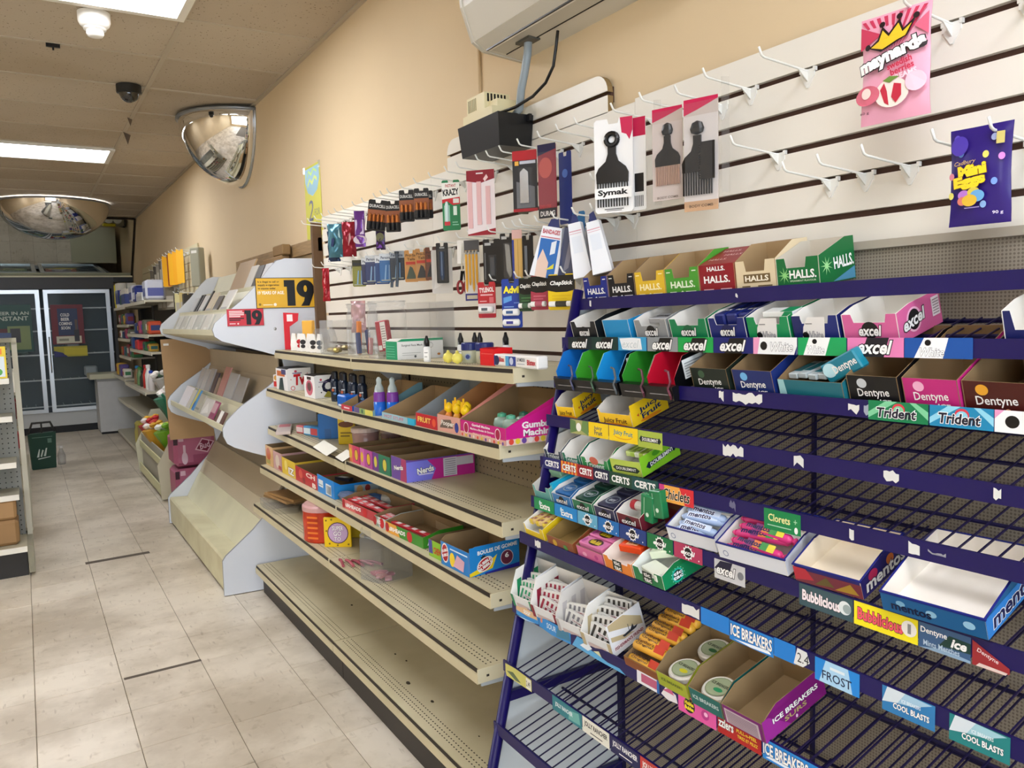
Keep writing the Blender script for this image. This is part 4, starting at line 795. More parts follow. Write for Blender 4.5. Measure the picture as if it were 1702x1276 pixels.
# ---- tier 7: candy sticks and small boxes
y7 = on_rack(7, .012, dx=.002, dz=-.002)
carton('yellow tray with twisted candy sticks at the far end of the seventh tier', y7, .085, .13, .03, .045, 'e0c21c', WCARD, (), k=.5, group='trays on the seventh tier', notch=(.1, .8, .55))
for q in range(5): pack('yellow and brown candy stick in the far yellow tray, %s from the left' % ORD[q], y7 @ T((.006+.0145*q, .015, .022+.004*(q % 2))) @ RZ(rad(-4+2*q)), (.013, .1, .012), ['e3c73a', 'd8b87a'][q % 2], top=[('r', .1, .05+.19*k, .9, .12+.19*k, '9a5a58') for k in range(5)], group='candy sticks in the yellow tray', name='candy_stick')
carton('empty brown cardboard tray on the seventh tier', on_rack(7, .113, dx=.002, dz=-.006), .105, .14, .028, .042, '8a4a2a', mat('8f7440', rough=.7), [('e', .3, .5, .3, .3, 'c9a02c'), ('e', .7, .4, .3, .25, '4f8a3a')], k=.4, group='trays on the seventh tier')
p7 = on_rack(7, .228, dx=.004, dz=-.002)
carton('pink bubble gum tray on the seventh tier', p7, .095, .14, .026, .036, 'd66a9c', CARDD, [('e', .3, .4, .3, .2, 'f0a8c8'), ('e', .75, .5, .25, .2, 'b83a80')], k=.4, group='trays on the seventh tier')
for q in range(4): pack(['front pink bubble gum pack with yellow and black oval', 'second pink bubble gum pack from the front', 'third pink bubble gum pack from the front', 'rear pink bubble gum pack in the pink tray'][q], p7 @ T((.006, .006+.032*q, .02+.003*q)), (.083, .03, .014), 'd878a8', top=[('e', .55, .5, .75, .42, '3a1418'), ('t', 'Hubba Bubba', .55, .5, .42, .5, 'f2d42c', {'bold': .03}), ('e', .12, .4, .2, .3, 'b04a8a')], group='pink bubble gum packs')
def tt(c): return [('p', [(.3, .1), (.62, .1), (.66, .9), (.34, .9)], '15281c'), ('t', 'tic', .48, .68, .22, .3, W_, {'bold': .03}), ('t', 'tac', .48, .3, .24, .32, W_, {'bold': .03})]
o7 = on_rack(7, .332, dx=.0, dz=.0)
carton('orange mint box tray on the seventh tier', o7, .092, .125, .03, .04, 'e8862c', mat('f0e4d8', rough=.6), tt(0), k=.3, group='trays on the seventh tier', notch=(.2, .85, .75))
g7 = on_rack(7, .43, dx=-.002, dz=.002)
carton('green mint box tray with turquoise dotted side on the seventh tier', g7, .088, .118, .03, .042, '157a44', mat('e9ece6', rough=.6), tt(0), [('r', 0, 0, 1, .74, '128a56'), ('e', .32, .36, .36, .34, '1fb8a0'), ('e', .32, .36, .27, .26, '0d3a2c'), ('t', 'tic', .33, .46, .2, .17, W_, {'bold': .04}), ('t', 'tac', .32, .27, .22, .18, W_, {'bold': .04})]+[('e', .32+.145*math.cos(a*.45), .36+.40*math.sin(a*.45)*.95, .02, .02, 'd2f4ea') for a in range(14)], k=.3, group='trays on the seventh tier', notch=(.25, .7, .6))
pack('orange mint box lying in the orange tray', o7 @ T((.02, .03, .026)) @ RZ(rad(12)), (.06, .035, .016), 'e24a1c', top=[('r', .25, .2, .75, .85, 'e9a070'), ('t', 'tic tac', .5, .5, .4, .3, '4a3a20', {})], rough=.15)
pack('clear mint box lying in the green tray', g7 @ T((.02, .035, .03)) @ RZ(rad(24)) @ RY(rad(-8)), (.058, .035, .016), 'd4e0c8', top=[('r', .2, .2, .72, .85, '9ab48a'), ('t', 'tic tac', .45, .5, .4, .3, '1a3a20', {})], rough=.12)
pack('second clear mint box under the other in the green tray', g7 @ T((.015, .01, .012)) @ RZ(rad(-12)), (.058, .035, .016), 'dfe4d4', rough=.12)
strip(7, .614, .682, [('r', 0, 0, 1, 1, '1a7cd0')], h=.031); strip(7, .683, .778, [('r', 0, 0, 1, 1, '1f80d2'), ('p', [(.1, .1), (.9, .25), (.95, .1), (.5, .02)], 'e9f2fa'), ('t', 'ICE BREAKERS', .5, .55, .94, .6, W_, {'bold': .03, 'out': '0c1c40', 'ow': .035})], h=.034, hang=.002); strip(7, .779, .85, [('r', 0, 0, .6, 1, '1a7cd0'), ('p', [(.55, .05), (.65, .95), (.9, .9), (.98, .4), (.8, .05)], 'dfe0de'), ('t', '2.4', .8, .48, .3, .5, '26262a', {'bold': 0})], h=.031)
strip(7, .858, .935, [('r', 0, 0, 1, 1, '1f86d8'), ('p', [(.1, 0), (.25, 1), (.75, 1), (.85, 0)], 'a9d2ee'), ('t', 'FROST', .5, .36, .66, .38, '14284e', {'bold': .01}), ('r', .35, .68, .68, .8, 'dfeaf2')], h=.036, hang=.003)
for t0, t1, c, c2 in [(.971, 1.048, '2c7ab4', '9fc4dc'), (1.067, 1.143, '1f7f80', '9cc8d4')]:
    strip(7, t0, t1, [('r', 0, 0, 1, 1, c), ('p', [(0, .35), (.1, 1), (.45, 1), (.3, .5)], 'd2dde4'), ('p', [(.3, .5), (.45, 1), (.95, .95), (.6, .6)], c2), ('t', 'ICE BREAKERS', .56, .66, .36, .14, 'e9f1f6', {}), ('t', 'COOL BLASTS', .56, .36, .68, .24, W_, {'bold': .03, 'out': '123050', 'ow': .03})], h=.036, hang=.003)
# ---- tier 8: lozenge boxes, caramels, mint tubs
def ff_box(label, t0, w, h, c, d=.10, side=False, inn=WCARD):
    mx = on_rack(8, t0, dx=-.004, dz=-.008, dp=2, yaw=4)
    sd = [('r', 0, 0, 1, 1, 'e9ebee'), ('p', [(.05, .98), (.5, .98), (.95, .6), (.95, .98), (.95, .35), (.05, .8)], c), ('p', [(.05, .6), (.7, .3), (.4, .3), (.05, .45)], c), ('p', [(.35, .42), (.4, .35), (.75, .37), (.82, .44), (.7, .44), (.68, .56), (.6, .44)], '2a2e3a'), ('r', .55, .44, .565, .64, '2a2e3a'), ('r', .06, .12, .94, .28, 'f6eef0'), ('t', "FISHERMAN'S FRIEND", .5, .2, .84, .1, '8a1a3a', {'bold': .03})] if side else []
    o = carton(label, mx, w, d, h*.42, h, mat('e6e8ea', rough=.4), inn, [('r', 0, 0, .12, 1, c), ('r', .88, 0, 1, 1, c), ('r', .2, .1, .8, .4, 'c9b6b4')], sd, k=.35, group='lozenge boxes on the eighth tier')
    m = MB()
    for k in range(4): m.poly([(w-.0022, .002+.008*k, h*(.42+.13*k)), (w-.0022, .012+.008*k, h*(.42+.16*k)), (w-.0022, d*.9, h*(.5+.1*k)), (w-.0022, d*.9, h*(.42+.1*k))], c) if k % 2 == 0 else None
    for k in range(3): m.poly([(.0022, d*(.15+.28*k), .012), (.0022, d*(.29+.28*k), .012), (.0022, d*(.42+.28*k) if k < 2 else d*.98, h*.7), (.0022, d*(.28+.28*k), h*.7)], c)
    so = m.build('stripes', o); so['kind'] = 'stuff'; return mx
def lozenges(mx, w, n, c, labels, grp):
    for q in range(n):
        o = MB().prism([(0, 0), (w-.014, 0), (w-.014, .042), (w-.03, .045), (.012, .044), (0, .04)], 0, .005, mat('dcdcd8', rough=.3), 'y').build('lozenge_packet', mx=mx @ T((.006, .012+.013*q, .006+.004*q)) @ RX(rad(-22+2*q)) @ RY(rad((-1)**q*7)))
        tag(o, labels+', %s from the front' % ORD[q], 'packet', grp); Print(w-.014, .04, [('p', [(.02+.2*k, .04), (.10+.2*k, .04), (.24+.2*k if k < 4 else .98, .96), (.14+.2*k, .96)], c) for k in range(5)]+[('r', .3, .52, .9, .68, 'f2f2f0'), ('t', "FISHERMAN'S", .6, .6, .52, .11, '8a1a2a', {})]).build('print', o, FRONT(0, 0, .001))
m1 = ff_box('green striped lozenge box at the far end of the eighth tier', .0, .084, .082, '1a8a58'); lozenges(m1, .084, 4, '2a9a68', 'green striped lozenge packet in the green striped box', 'green lozenge packets')
m2 = ff_box('dark red striped lozenge box on the eighth tier', .09, .098, .08, '8a1a34'); lozenges(m2, .098, 5, '9a2a40', 'red striped lozenge packet in the dark red striped box', 'red lozenge packets')
m3 = ff_box('plain white lozenge box with a few packets on the eighth tier', .196, .094, .078, 'b9b4b4', inn=mat('d6d2cc', rough=.6)); lozenges(m3, .094, 2, '77777c', 'grey striped lozenge packet in the plain white box', 'grey lozenge packets')
m4 = ff_box('beige striped lozenge box with a ship on its side, on the eighth tier', .290, .096, .074, 'c2b28c', side=True); lozenges(m4, .096, 6, '3a3630', 'black striped lozenge packet in the beige striped box', 'black striped lozenge packets')
w8 = on_rack(8, .43, dx=-.002, dz=-.006)
carton('tray of golden caramel rolls on the eighth tier', w8, .1, .15, .022, .03, '9a6a2a', CARDD, [('r', 0, 0, 1, .9, '8a4a1c')], k=.3)
for q in range(7):
    mx = w8 @ T((.003, .004+.019*q, .018+.0045*q-(.016 if q == 0 else 0))) @ RZ(rad([0, 2, -2, 3, -1, 2, 0][q]))
    o = MB().tube([(0, 0, 0), (.004, 0, 0), (.090, 0, 0), (.094, 0, 0)], [.006, .0098, .0098, .006], mat('e0a83a', rough=.25), 12).build('caramel_roll', mx=mx @ T((0, .009, .010)), smooth=True)
    tag(o, ['front golden caramel roll in the tray on the eighth tier', 'second golden caramel roll from the front', 'third golden caramel roll from the front', 'fourth golden caramel roll from the front', 'fifth golden caramel roll from the front', 'sixth golden caramel roll from the front', 'rear golden caramel roll in the tray'][q], 'candy roll', 'golden caramel rolls')
    P = Print(.085, .017, [('r', .68, .05, 1, .95, 'c0381c'), ("t", "Werther's", .34, .7, .6, .4, '3a1c0c', {'shear': .15, 'bold': .01}), ('t', 'Original', .36, .27, .56, .36, '3a1c0c', {'shear': .15, 'bold': .01})]); P.mb.build('wrapper_print', o, lm=T((.004, -.0075, .0066)) @ RX(rad(40)))
def tub(label, mx, c, txt):
    t = empty('mint_tub', mx); tag(t, label, 'mint tub', 'round mint tubs'); r = .032
    MB().lathe([(r*.9, 0), (r*.95, .012), (r*.95, .016)], mat(c, rough=.3), n=26).build('base', t, smooth=False)
    MB().lathe([(r, .014), (r, .022), (r*.93, .025), (r*.9, .0235)], mat('dcd8cc', rough=.35), n=28).build('lid', t)
    P = Print(.05, .05, [('e', .5, .5, .5, .5, '7f8a6a'), ('e', .5, .5, .46, .46, '9aa584'), ('t', 'ICE BREAKERS', .5, .6, .8, .14, '1c2416', {'bold': .03}), ('e', .6, .34, .2, .1, c)]); P.mb.build('lid_print', t, lm=T((-.025, -.025, .0258)))
i1 = on_rack(8, .53, dx=-.004, dz=-.006); i2 = on_rack(8, .62, dx=-.006, dz=-.006); i3 = on_rack(8, .704, dx=-.010, dz=-.004)
carton('yellow green mint tub tray on the eighth tier', i1, .082, .15, .03, .05, 'a9b42a', mat('8b7350', rough=.8), [('t', 'ICE BREAKERS', .5, .6, .7, .2, '3a4a14', {})], k=.25, group='mint tub trays on the eighth tier')
carton('teal mint tub tray on the eighth tier', i2, .078, .155, .034, .054, '136a64', mat('8b7350', rough=.8), [('t', 'ICE BREAKERS', .5, .55, .8, .24, 'd9ecea', {'bold': .02})], k=.25, group='mint tub trays on the eighth tier')
carton('empty purple mint tub tray at the near end of the eighth tier', i3, .088, .155, .036, .052, '7a1470', mat('8b7350', rough=.8), [('r', .06, .06, .9, .85, 'd9c8d0')]+[('r', .1, .1+.09*q, .86, .15+.09*q, '9a8090') for q in range(8)], [('r', 0, 0, 1, .76, '7a1470'), ('p', [(0, 0), (.4, 0), (.1, .76), (0, .76)], '9a2a92'), ('t', 'ICE BREAKERS', .52, .52, .74, .18, W_, {'bold': .03, 'out': '2a0a2a', 'ow': .03}), ('t', 'SURS', .5, .28, .36, .16, 'b4a86a', {'bold': .02}), ('e', .5, .1, .05, .06, 'e9d0e4')], k=.25, group='mint tub trays on the eighth tier')
tub('round mint tub at the back of the yellow green tray', i1 @ T((.042, .115, .003)), '2a5a34', ''); tub('round mint tub at the front of the yellow green tray', i1 @ T((.04, .038, .003)), 'c8c02a', ''); tub('round mint tub in the teal tray', i2 @ T((.04, .036, .003)), '2f8a5a', '')
BL = '2a86cc'
strip(8, .008, .11, [('p', [(0, .1), (.5, .0), (1, .25), (1, 1), (0, .9)], BL), ('p', [(0, .45), (.5, .4), (.95, .5), (.9, .95), (0, .95)], 'd8b48a'), ('t', 'sour', .5, .65, .3, .3, 'e9f2f4', {}), ('p', [(0, .02), (.4, .1), (.9, .2), (.4, .02)], 'cfe0ea')], h=.032, name='torn_label')
strip(8, .112, .24, [('p', [(0, .15), (.4, .0), (1, .1), (1, .95), (0, .95)], BL), ('e', .08, .7, .14, .2, 'd88a6a'), ('t', 'SOUR', .4, .55, .3, .4, 'dcecf4', {}), ('p', [(.55, .1), (1, .3), (.95, .9), (.6, .8)], '3a7a9a')], h=.032, name='torn_label')
strip(8, .245, .44, [('p', [(0, .1), (.1, .95), (.25, .95), (.3, .5), (.5, .4), (.65, .25), (.85, .3), (.95, .05), (.5, .02)], '58a6d8'), ('p', [(.15, .4), (.28, .95), (.38, .6), (.3, .3)], 'e0e8ee'), ('p', [(.4, .5), (.5, .7), (.55, .35)], 'd9d6a8')], h=.03, name='torn_label')
strip(8, .465, .53, [('r', 0, 0, 1, 1, 'dfe0e4'), ('r', .2, .2, .9, .8, 'b85a78'), ('r', .9, .0, 1, 1, '2a6ab4')], h=.028, name='torn_label')
strip(8, .535, .58, [('p', [(0, .2), (.3, .8), (.9, .6), (1, .1), (.4, .0)], 'e4dfe2'), ('p', [(.1, .5), (.6, .9), (.8, .5)], 'c05a80')], h=.03, name='torn_label')
strip(8, .582, .677, [('r', 0, 0, 1, 1, 'e056a0'), ('e', .3, .55, .42, .4, '1c1216'), ('t', 'Hubba', .3, .66, .24, .22, 'f6e02c', {'bold': .04}), ('t', 'Bubba', .3, .4, .24, .22, 'f6e02c', {'bold': .04}), ('e', .72, .5, .28, .26, 'b83484'), ('e', .74, .55, .14, .12, 'f4b6d6')], h=.034, hang=.002)
strip(8, .68, .776, [('r', 0, 0, 1, 1, 'b0181c'), ('t', 'zzlers', .2, .6, .36, .5, W_, {'bold': .03, 'out': '14080a', 'ow': .03}), ('t', 'PULL-n-PEEL', .68, .62, .46, .18, 'f4d83a', {'bold': .02}), ('t', 'TIREZ ET PELEZ', .7, .34, .46, .16, 'f4d83a', {'bold': .02})], h=.033, hang=.002)
strip(8, .779, .93, [('r', 0, 0, 1, 1, '2284d4'), ('p', [(.04, .1), (.55, .1), (.6, .22), (.1, .25)], 'e4eef8'), ('t', 'ICE BREAKERS', .3, .55, .58, .6, W_, {'bold': .03, 'out': '0c1c40', 'ow': .035})], h=.034, hang=.002)
# ---- tier 9 labels
strip(9, .0, .12, [('p', [(0, .0), (1, .1), (1, .95), (.4, 1), (0, .9)], 'c9c46a'), ('p', [(.05, .4), (.3, .6), (.6, .2), (.4, .1)], '5a6a4a'), ('r', .8, .15, .98, .9, 'e8e6d8'), ('t', '2.49', .88, .5, .14, .4, '33352c', {})], h=.034, hang=.002)
JR = lambda c, tc, o=None: [('r', 0, 0, 1, 1, c), ('t', 'JOLLY RANCHER', .5, .58, .86, .42, tc, {'bold': .03, 'out': o, 'ow': .03} if o else {'bold': .03}), ('r', .3, .18, .75, .24, tc)]
strip(9, .207, .319, [('r', 0, 0, 1, 1, '2a7a86'), ('p', [(.55, .1), (.95, .2), (.9, .9), (.6, .7)], '6ab0a8'), ('t', 'JOLLY RANCHER', .4, .5, .6, .36, 'e4eef0', {'bold': .03})], h=.034, hang=.002)
strip(9, .321, .413, JR('e6e4d6', '1a1a1c'), h=.034, hang=.002); strip(9, .417, .506, JR('1a1c50', W_), h=.034, hang=.002); strip(9, .508, .6, JR('c03a34', W_), h=.034, hang=.002)
# ================================================================ goods on the beige shelves
def gd(i, y, off=.02, yaw=0, dz=.0005, pitch=0):
    x, z = shelf_at(i, y); return at(x+off, y, z+dz, yaw, pitch)
PLC = clear('f6f8f8', .14, .06)
# ---- top shelf
t = empty('hair_clip_card', gd(1, 4.16, .045, yaw=60)); tag(t, 'red carded pack standing at the far end of the top shelf', 'pack')
MB().prism([(0, 0), (.03, 0), (.03, .12), (.075, .15), (.08, .19), (.0, .195)], 0, .004, mat('c8182c', rough=.35), 'y').build('card', t); Print(.05, .06, [('r', .2, .3, .8, .9, 'f2dede')]).build('tag_print', t, FRONT(.008, 0, .13))
pack('small orange carton behind the hair clips on the top shelf', gd(1, 3.98, .09, yaw=40), (.06, .03, .15), 'e8b04a', rough=.4, name='carton', cat='box', front=[('r', .05, .0, .95, .3, 'd88a4a')])
for q, c in enumerate(['f0efec', 'b8202c', '2a2a2e', 'e4e2de', '26262a', '5a6068']):
    o = MB().prism([(0, 0), (.03, 0), (.034, .03), (.026, .085), (.008, .088), (-.002, .03)], 0, .012, mat('eceae6', rough=.3), 'y').build('hair_clip_pack', mx=gd(1, 4.0-.085*q, .035+.006*(q % 2), yaw=50)); tag(o, ['white hair clip pack next to the red card', 'red marked hair clip pack, second in the row', 'black hair clip pack, third in the row', 'pale hair clip pack, fourth in the row', 'black and white hair clip pack, fifth in the row', 'grey hair clip pack beside the clear bin'][q], 'pack', 'hair clip packs on the top shelf')
    Print(.026, .06, [('e', .5, .6, .25, .2, c), ('e', .5, .25, .2, .15, c)]).build('print', o, FRONT(.003, 0, .01))
for q in range(3):
    o = MB().prism([(0, 0), (.05, .01), (.06, .06), (.045, .11), (.02, .105), (.002, .06)], 0, .02, clear('e8e8ea', .35, .15), 'y').build('plastic_bag', mx=gd(1, 3.86-.11*q, .10, yaw=40)); tag(o, ['crumpled clear bag of beads behind the hair clips, far one', 'crumpled clear bag of beads behind the hair clips, middle one', 'crumpled clear bag of beads behind the hair clips, near one'][q], 'bag', 'clear bead bags')
def bin_(label, mx, w, d, h, m, name='clear_bin'):
    o = MB(); th = .003
    o.box((0, 0, 0), (w, th, h), m); o.box((0, d-th, 0), (w, d, h), m); o.box((0, th, 0), (th, d-th, h), m); o.box((w-th, th, 0), (w, d-th, h), m); o.box((th, th, 0), (w-th, d-th, th), m)
    return tag(o.build(name, mx=mx), label, 'container')
bin_('clear acrylic bin with gold wrapped sweets on the top shelf', gd(1, 3.475, .03), .17, .15, .15, PLC)
for q, c in enumerate(['b99a3a', '8a7a70', 'c8aa4a', '9a8a60']):
    o = MB().lathe([(.004, 0), (.026, .006), (.032, .014), (.024, .022), (.004, .026)], mat(c, rough=.25, metal=.5), n=12, sy=.8).build('foil_sweet', mx=gd(1, 3.43-.033*q, .07+.03*(q % 2), dz=.004+.012*(q % 2))); tag(o, ['gold foil sweet in the clear bin, far one', 'dull brown foil sweet in the clear bin', 'gold foil sweet in the clear bin, near one', 'pale gold foil sweet in the clear bin'][q], 'sweet', 'foil sweets in the clear bin')
def jar(label, mx, r, h, name='plastic_jar', lid=None, square=False, m=None):
    t = empty(name, mx); tag(t, label, 'jar'); n = 28
    m = m or PLC
    if square:
        c = r*.25; sq = [(-r, -r+c), (-r+c, -r), (r-c, -r), (r, -r+c), (r, r-c), (r-c, r), (-r+c, r), (-r, r-c)]
        b = MB(); vs = []
        for k, (s_, z) in enumerate([(1, 0), (1, h*.78), (.93, h*.86), (.93, h)]): vs += [(x*s_, y*s_, z) for x, y in sq]
        b.faces(vs, [(k*8+i, k*8+(i+1) % 8, (k+1)*8+(i+1) % 8, (k+1)*8+i) for k in range(3) for i in range(8)]+[tuple(range(8))], m); b.build('body', t)
        MB().tube([(x*.96, y*.96, h*.86) for x, y in sq+sq[:1]], .003, m, 5).build('neck_ring', t)
    else:
        prof = [(r, 0), (r, h*.8), (r*.9, h*.86), (r*.9, h*.92), (r*.95, h*.925), (r*.95, h)]
        b = MB(); vs = [(a*math.cos(2*math.pi*k/n), a*math.sin(2*math.pi*k/n), z) for a, z in prof for k in range(n)]
        b.faces(vs, [(i*n+k, i*n+(k+1) % n, (i+1)*n+(k+1) % n, (i+1)*n+k) for i in range(len(prof)-1) for k in range(n)]+[tuple(range(n))], m); b.build('body', t, smooth=True)
        MB().tube([(r*.96*math.cos(2*math.pi*k/n), r*.96*math.sin(2*math.pi*k/n), h) for k in range(n+1)], .0028, m, 6).build('rim', t)
    return t
j1 = gd(1, 3.17, .125); jar('tall clear jar with bright wrapped sweets on the top shelf', j1, .066, .215)
for q, (c, x, y, a) in enumerate([('e8862c', -.03, -.02, 5), ('2a3a6a', .0, -.03, -6), ('c02a3a', .02, .01, 10), ('3a4a7a', -.01, .02, -12)]):
    pack(['orange wrapped stick in the tall clear jar', 'navy wrapped bar in the tall clear jar', 'red wrapped bar in the tall clear jar', 'blue wrapped bar in the tall clear jar'][q], j1 @ T((x, y, .004)) @ RY(rad(a)), (.022, .016, [.14, .09, .07, .1][q]), c, group='bars in the tall clear jar', name='candy_bar', rough=.25)
j2 = gd(1, 2.83, .10); jar('wide clear jar with a red carton inside on the top shelf', j2, .075, .215)
pack('red and white carton inside the wide clear jar', j2 @ T((-.05, -.02, .02)) @ RZ(rad(35)) @ RY(rad(-7)), (.052, .03, .12), 'a81828', name='carton', cat='box', front=[('r', .45, .1, .9, .95, 'e9e2da')]+[('r', .5, .15+.08*k, .85, .18+.08*k, '9a8a86') for k in range(9)]+[('r', .1, .05, .4, .2, 'e9e2da')])
for q in range(4): pack('small candy bar lying in the wide clear jar, %s from the bottom' % ORD[q], j2 @ T((-.03+.015*q, -.03+.02*q, .004+.008*q)) @ RZ(rad(30*q)), (.05, .018, .009), ['8a8070', '9a2a38', '7a7468', 'b09a9a'][q], group='bars in the wide clear jar', name='candy_bar')
bin_('empty clear acrylic bin behind the face mask box', gd(1, 2.72, .13), .20, .10, .205, clear('f4f4f2', .10, .05))
carton('white and green face mask box on the top shelf', gd(1, 2.69, .03), .105, .182, .066, .074, '1f9a6c', WCARD, [('r', .1, .15+.14*k, .8, .18+.14*k, '7fd0ae') for k in range(5)], [('r', 0, 0, 1, .88, 'eef0f0'), ('t', 'Surgical Face Mask', .32, .68, .46, .13, '3a3e40', {'bold': .01}), ('r', .1, .3, .5, .33, 'c0c4c4'), ('r', .1, .2, .42, .23, 'c0c4c4'), ('e', .72, .66, .14, .14, 'b0b4b4'), ('e', .72, .66, .11, .11, 'eef0f0'), ('e', .9, .2, .09, .06, 'c07a2a'), ('e', .38, .14, .06, .06, '5a5e60')], lid=WCARD, k=.1)
def dropper(label, mx, h=.055):
    t = empty('dropper_bottle', mx); tag(t, label, 'bottle', 'dropper bottles on the top shelf')
    MB().lathe([(.011, 0), (.012, .003), (.012, h*.82), (.006, h*.92), (.006, h)], mat('e9eaea', rough=.3), n=14).build('bottle', t, smooth=True)
    MB().lathe([(.009, h*.9), (.0095, h*1.2), (.006, h*1.35), (.004, h*1.5), (.003, h*1.53)], BLACK, n=12).build('cap', t, smooth=True)
    Print(.018, h*.6, [('r', 0, 0, 1, 1, 'f6f6f4'), ('r', .2, .7, .8, .76, '444444'), ('r', .2, .3, .7, .36, '777777')]).build('label_print', t, RZ(rad(48)) @ FRONT(-.009, -.0122, h*.1))
dropper('white dropper bottle with black cap before the face mask box', gd(1, 2.345, .03), .056)
for q, (y, of) in enumerate([(2.24, .10), (2.2, .13), (2.15, .12), (1.995, .12)]): dropper(['black capped dropper bottle behind the petroleum jelly, first from the far end', 'black capped dropper bottle behind the petroleum jelly, second from the far end', 'black capped dropper bottle behind the petroleum jelly, third from the far end', 'black capped dropper bottle standing apart behind the second jelly jar'][q], gd(1, y, of), .06)
for q, (y, of) in enumerate([(2.195, .03), (2.12, .022)]):
    o = MB().lathe([(.002, 0), (.014, .006), (.0175, .017), (.014, .028), (.002, .035)], mat('eadf6a', rough=.45), n=16).lathe([(.006, .0), (.003, .006)], mat('eadf6a'), c=(0, 0, .034), n=8).build('lip_balm', mx=gd(1, y, of), smooth=True); tag(o, ['yellow egg shaped lip balm on the top shelf, far one', 'yellow egg shaped lip balm on the top shelf, near one'][q], 'lip balm', 'yellow lip balms')
for q, y in enumerate((2.125, 2.035)):
    t = empty('jelly_jar', gd(1, y, .07)); tag(t, ['petroleum jelly jar with dark blue lid next to the lip balms', 'petroleum jelly jar with dark blue lid next to the red box'][q], 'jar', 'petroleum jelly jars')
    MB().lathe([(.022, 0), (.026, .004), (.027, .036), (.024, .04)], mat('cfd0b4', rough=.2, trans=.25), n=20).build('jar_body', t, smooth=True)
    MB().lathe([(.0275, .04), (.0275, .06), (.025, .063), (.002, .0635)], mat('1f2a6c', rough=.35), n=22).build('lid', t)
    Print(.03, .022, [('e', .5, .5, .45, .45, '8fa0b4'), ('e', .5, .5, .3, .3, '2a3c7c')]).build('label_print', t, RZ(rad(45)) @ FRONT(-.015, -.0275, .009))
carton('small bright red open box on the top shelf', gd(1, 1.985, .025), .082, .06, .048, .05, 'e0141c', mat('b8141a', rough=.6), [('r', .1, .68, .9, .72, 'f06a60')], k=.2)
pack('long white lip ointment box at the end of the top shelf', gd(1, 1.905, .022, yaw=-2), (.235, .035, .034), 'f2f1ee', name='ointment_box', cat='box', rough=.35, front=[('r', .02, .1, .06, .9, '2a3a8a'), ('e', .09, .5, .4, .4, '26305a'), ('t', 'Blistex', .21, .6, .12, .4, 'c82a30', {'bold': .03}), ('r', .3, .1, .38, .9, '5aa8d8'), ('r', .38, .12, .54, .88, '3a4a9a'), ('e', .44, .5, .3, .3, 'cfd6ea'), ('t', 'LIP MEDEX', .66, .66, .18, .26, '2a2a3a', {}), ('r', .58, .3, .74, .36, 'b0b4c0'), ('t', 'Blistex', .88, .5, .18, .42, 'c01c28', {'bold': .03})])
# ---- second shelf
o = pack('small red and white pack at the far end of the second shelf', gd(2, 4.17, .03, yaw=25), (.05, .03, .07), 'e4dcd8', front=[('r', .1, .1, .9, .5, 'c0282c'), ('e', .5, .75, .25, .2, 'c89a4a')], name='candy_box', cat='box')
carton('white carton with large red letters on the second shelf', gd(2, 4.10, .03), .2, .12, .108, .113, 'efeff0', WCARD, [('p', [(.2, 0), (.7, 0), (.6, .6), (.35, .55)], '3a4a4a'), ('r', .1, .65, .8, .9, 'd87a4a'), ('r', .5, .75, .9, .98, '4a4a7a')], [('t', 'Tw', .58, .5, .62, .5, 'c8202c', {'bold': .05, 'shear': .15, 'rot': 4}), ('e', .22, .12, .1, .1, 'd86a70'), ('e', .22, .12, .07, .07, 'efeff0'), ('e', .36, .86, .06, .05, 'c8405a'), ('r', .22, .76, .62, .8, '7a6a9a'), ('e', .85, .75, .02, .02, 'c8202c'), ('e', .15, .5, .02, .02, 'c8202c'), ('e', .75, .2, .02, .02, 'c8202c')], lid=mat('1a1a22'), k=.1)
carton('white carton with a large dark letter on the second shelf', gd(2, 3.59, .03), .15, .10, .1, .104, 'efeff0', WCARD, [('e', .5, .45, .5, .35, 'd06a80'), ('e', .5, .5, .3, .2, '6a4a4a'), ('r', .3, .82, .7, .95, '4a3a3a')], [('t', 'C', .58, .52, .5, .6, '1c1c3a', {'bold': .05, 'shear': .1}), ('p', [(.6, .7), (1, .75), (1, 1), (.8, 1)], '1c1c3a'), ('e', .3, .8, .05, .05, 'c8405a'), ('r', .2, .68, .6, .72, '8a7a9a'), ('p', [(.4, .05), (.8, .0), (.9, .18), (.6, .3)], 'a0983a'), ('e', .2, .5, .02, .02, '2a2a3a'), ('e', .3, .25, .03, .03, '2a2a3a')], lid=mat('1a1a22'), k=.1)
for q in range(6):
    t = empty('soda_candy', gd(2, 3.275-.06*q, .075+.014*(q % 2))); tag(t, ['dark candy bottle beside the lettered carton, first of the row', 'dark candy bottle, second of the row', 'dark candy bottle, third of the row', 'dark candy bottle, fourth of the row', 'dark candy bottle, fifth of the row', 'dark candy bottle, last of the row by the blue box'][q], 'candy bottle', 'dark candy bottles on the second shelf')
    MB().lathe([(.018, 0), (.02, .01), (.02, .085), (.012, .1)], mat('1a2434', rough=.2), n=14).build('bottle', t, smooth=True); MB().lathe([(.014, .098), (.014, .125), (.010, .13)], mat('14161e', rough=.3), n=14).build('cap', t)
    Print(.026, .05, [('e', .3, .6, .1, .12, 'c8623a'), ('e', .6, .3, .15, .1, '4a7ab0'), ('r', .2, .75, .8, .85, 'c8d0da')]).build('label_print', t, RZ(rad(55)) @ FRONT(-.013, -.0205, .02))
def wedge(label, mx, w, d, hf, hb, out, inn, front, side=(), **k): return carton(label, mx, w, d, hf, hb, out, inn, front, side, k=.92, group='open candy trays on the second shelf', **k)
wedge('blue open candy tray at the middle of the second shelf', gd(2, 2.98, .0), .12, .2, .02, .10, '1a5ab8', CARD, [('r', 0, 0, 1, 1, 'c8384a'), ('r', .25, .35, .75, .65, 'f0d8d8')])
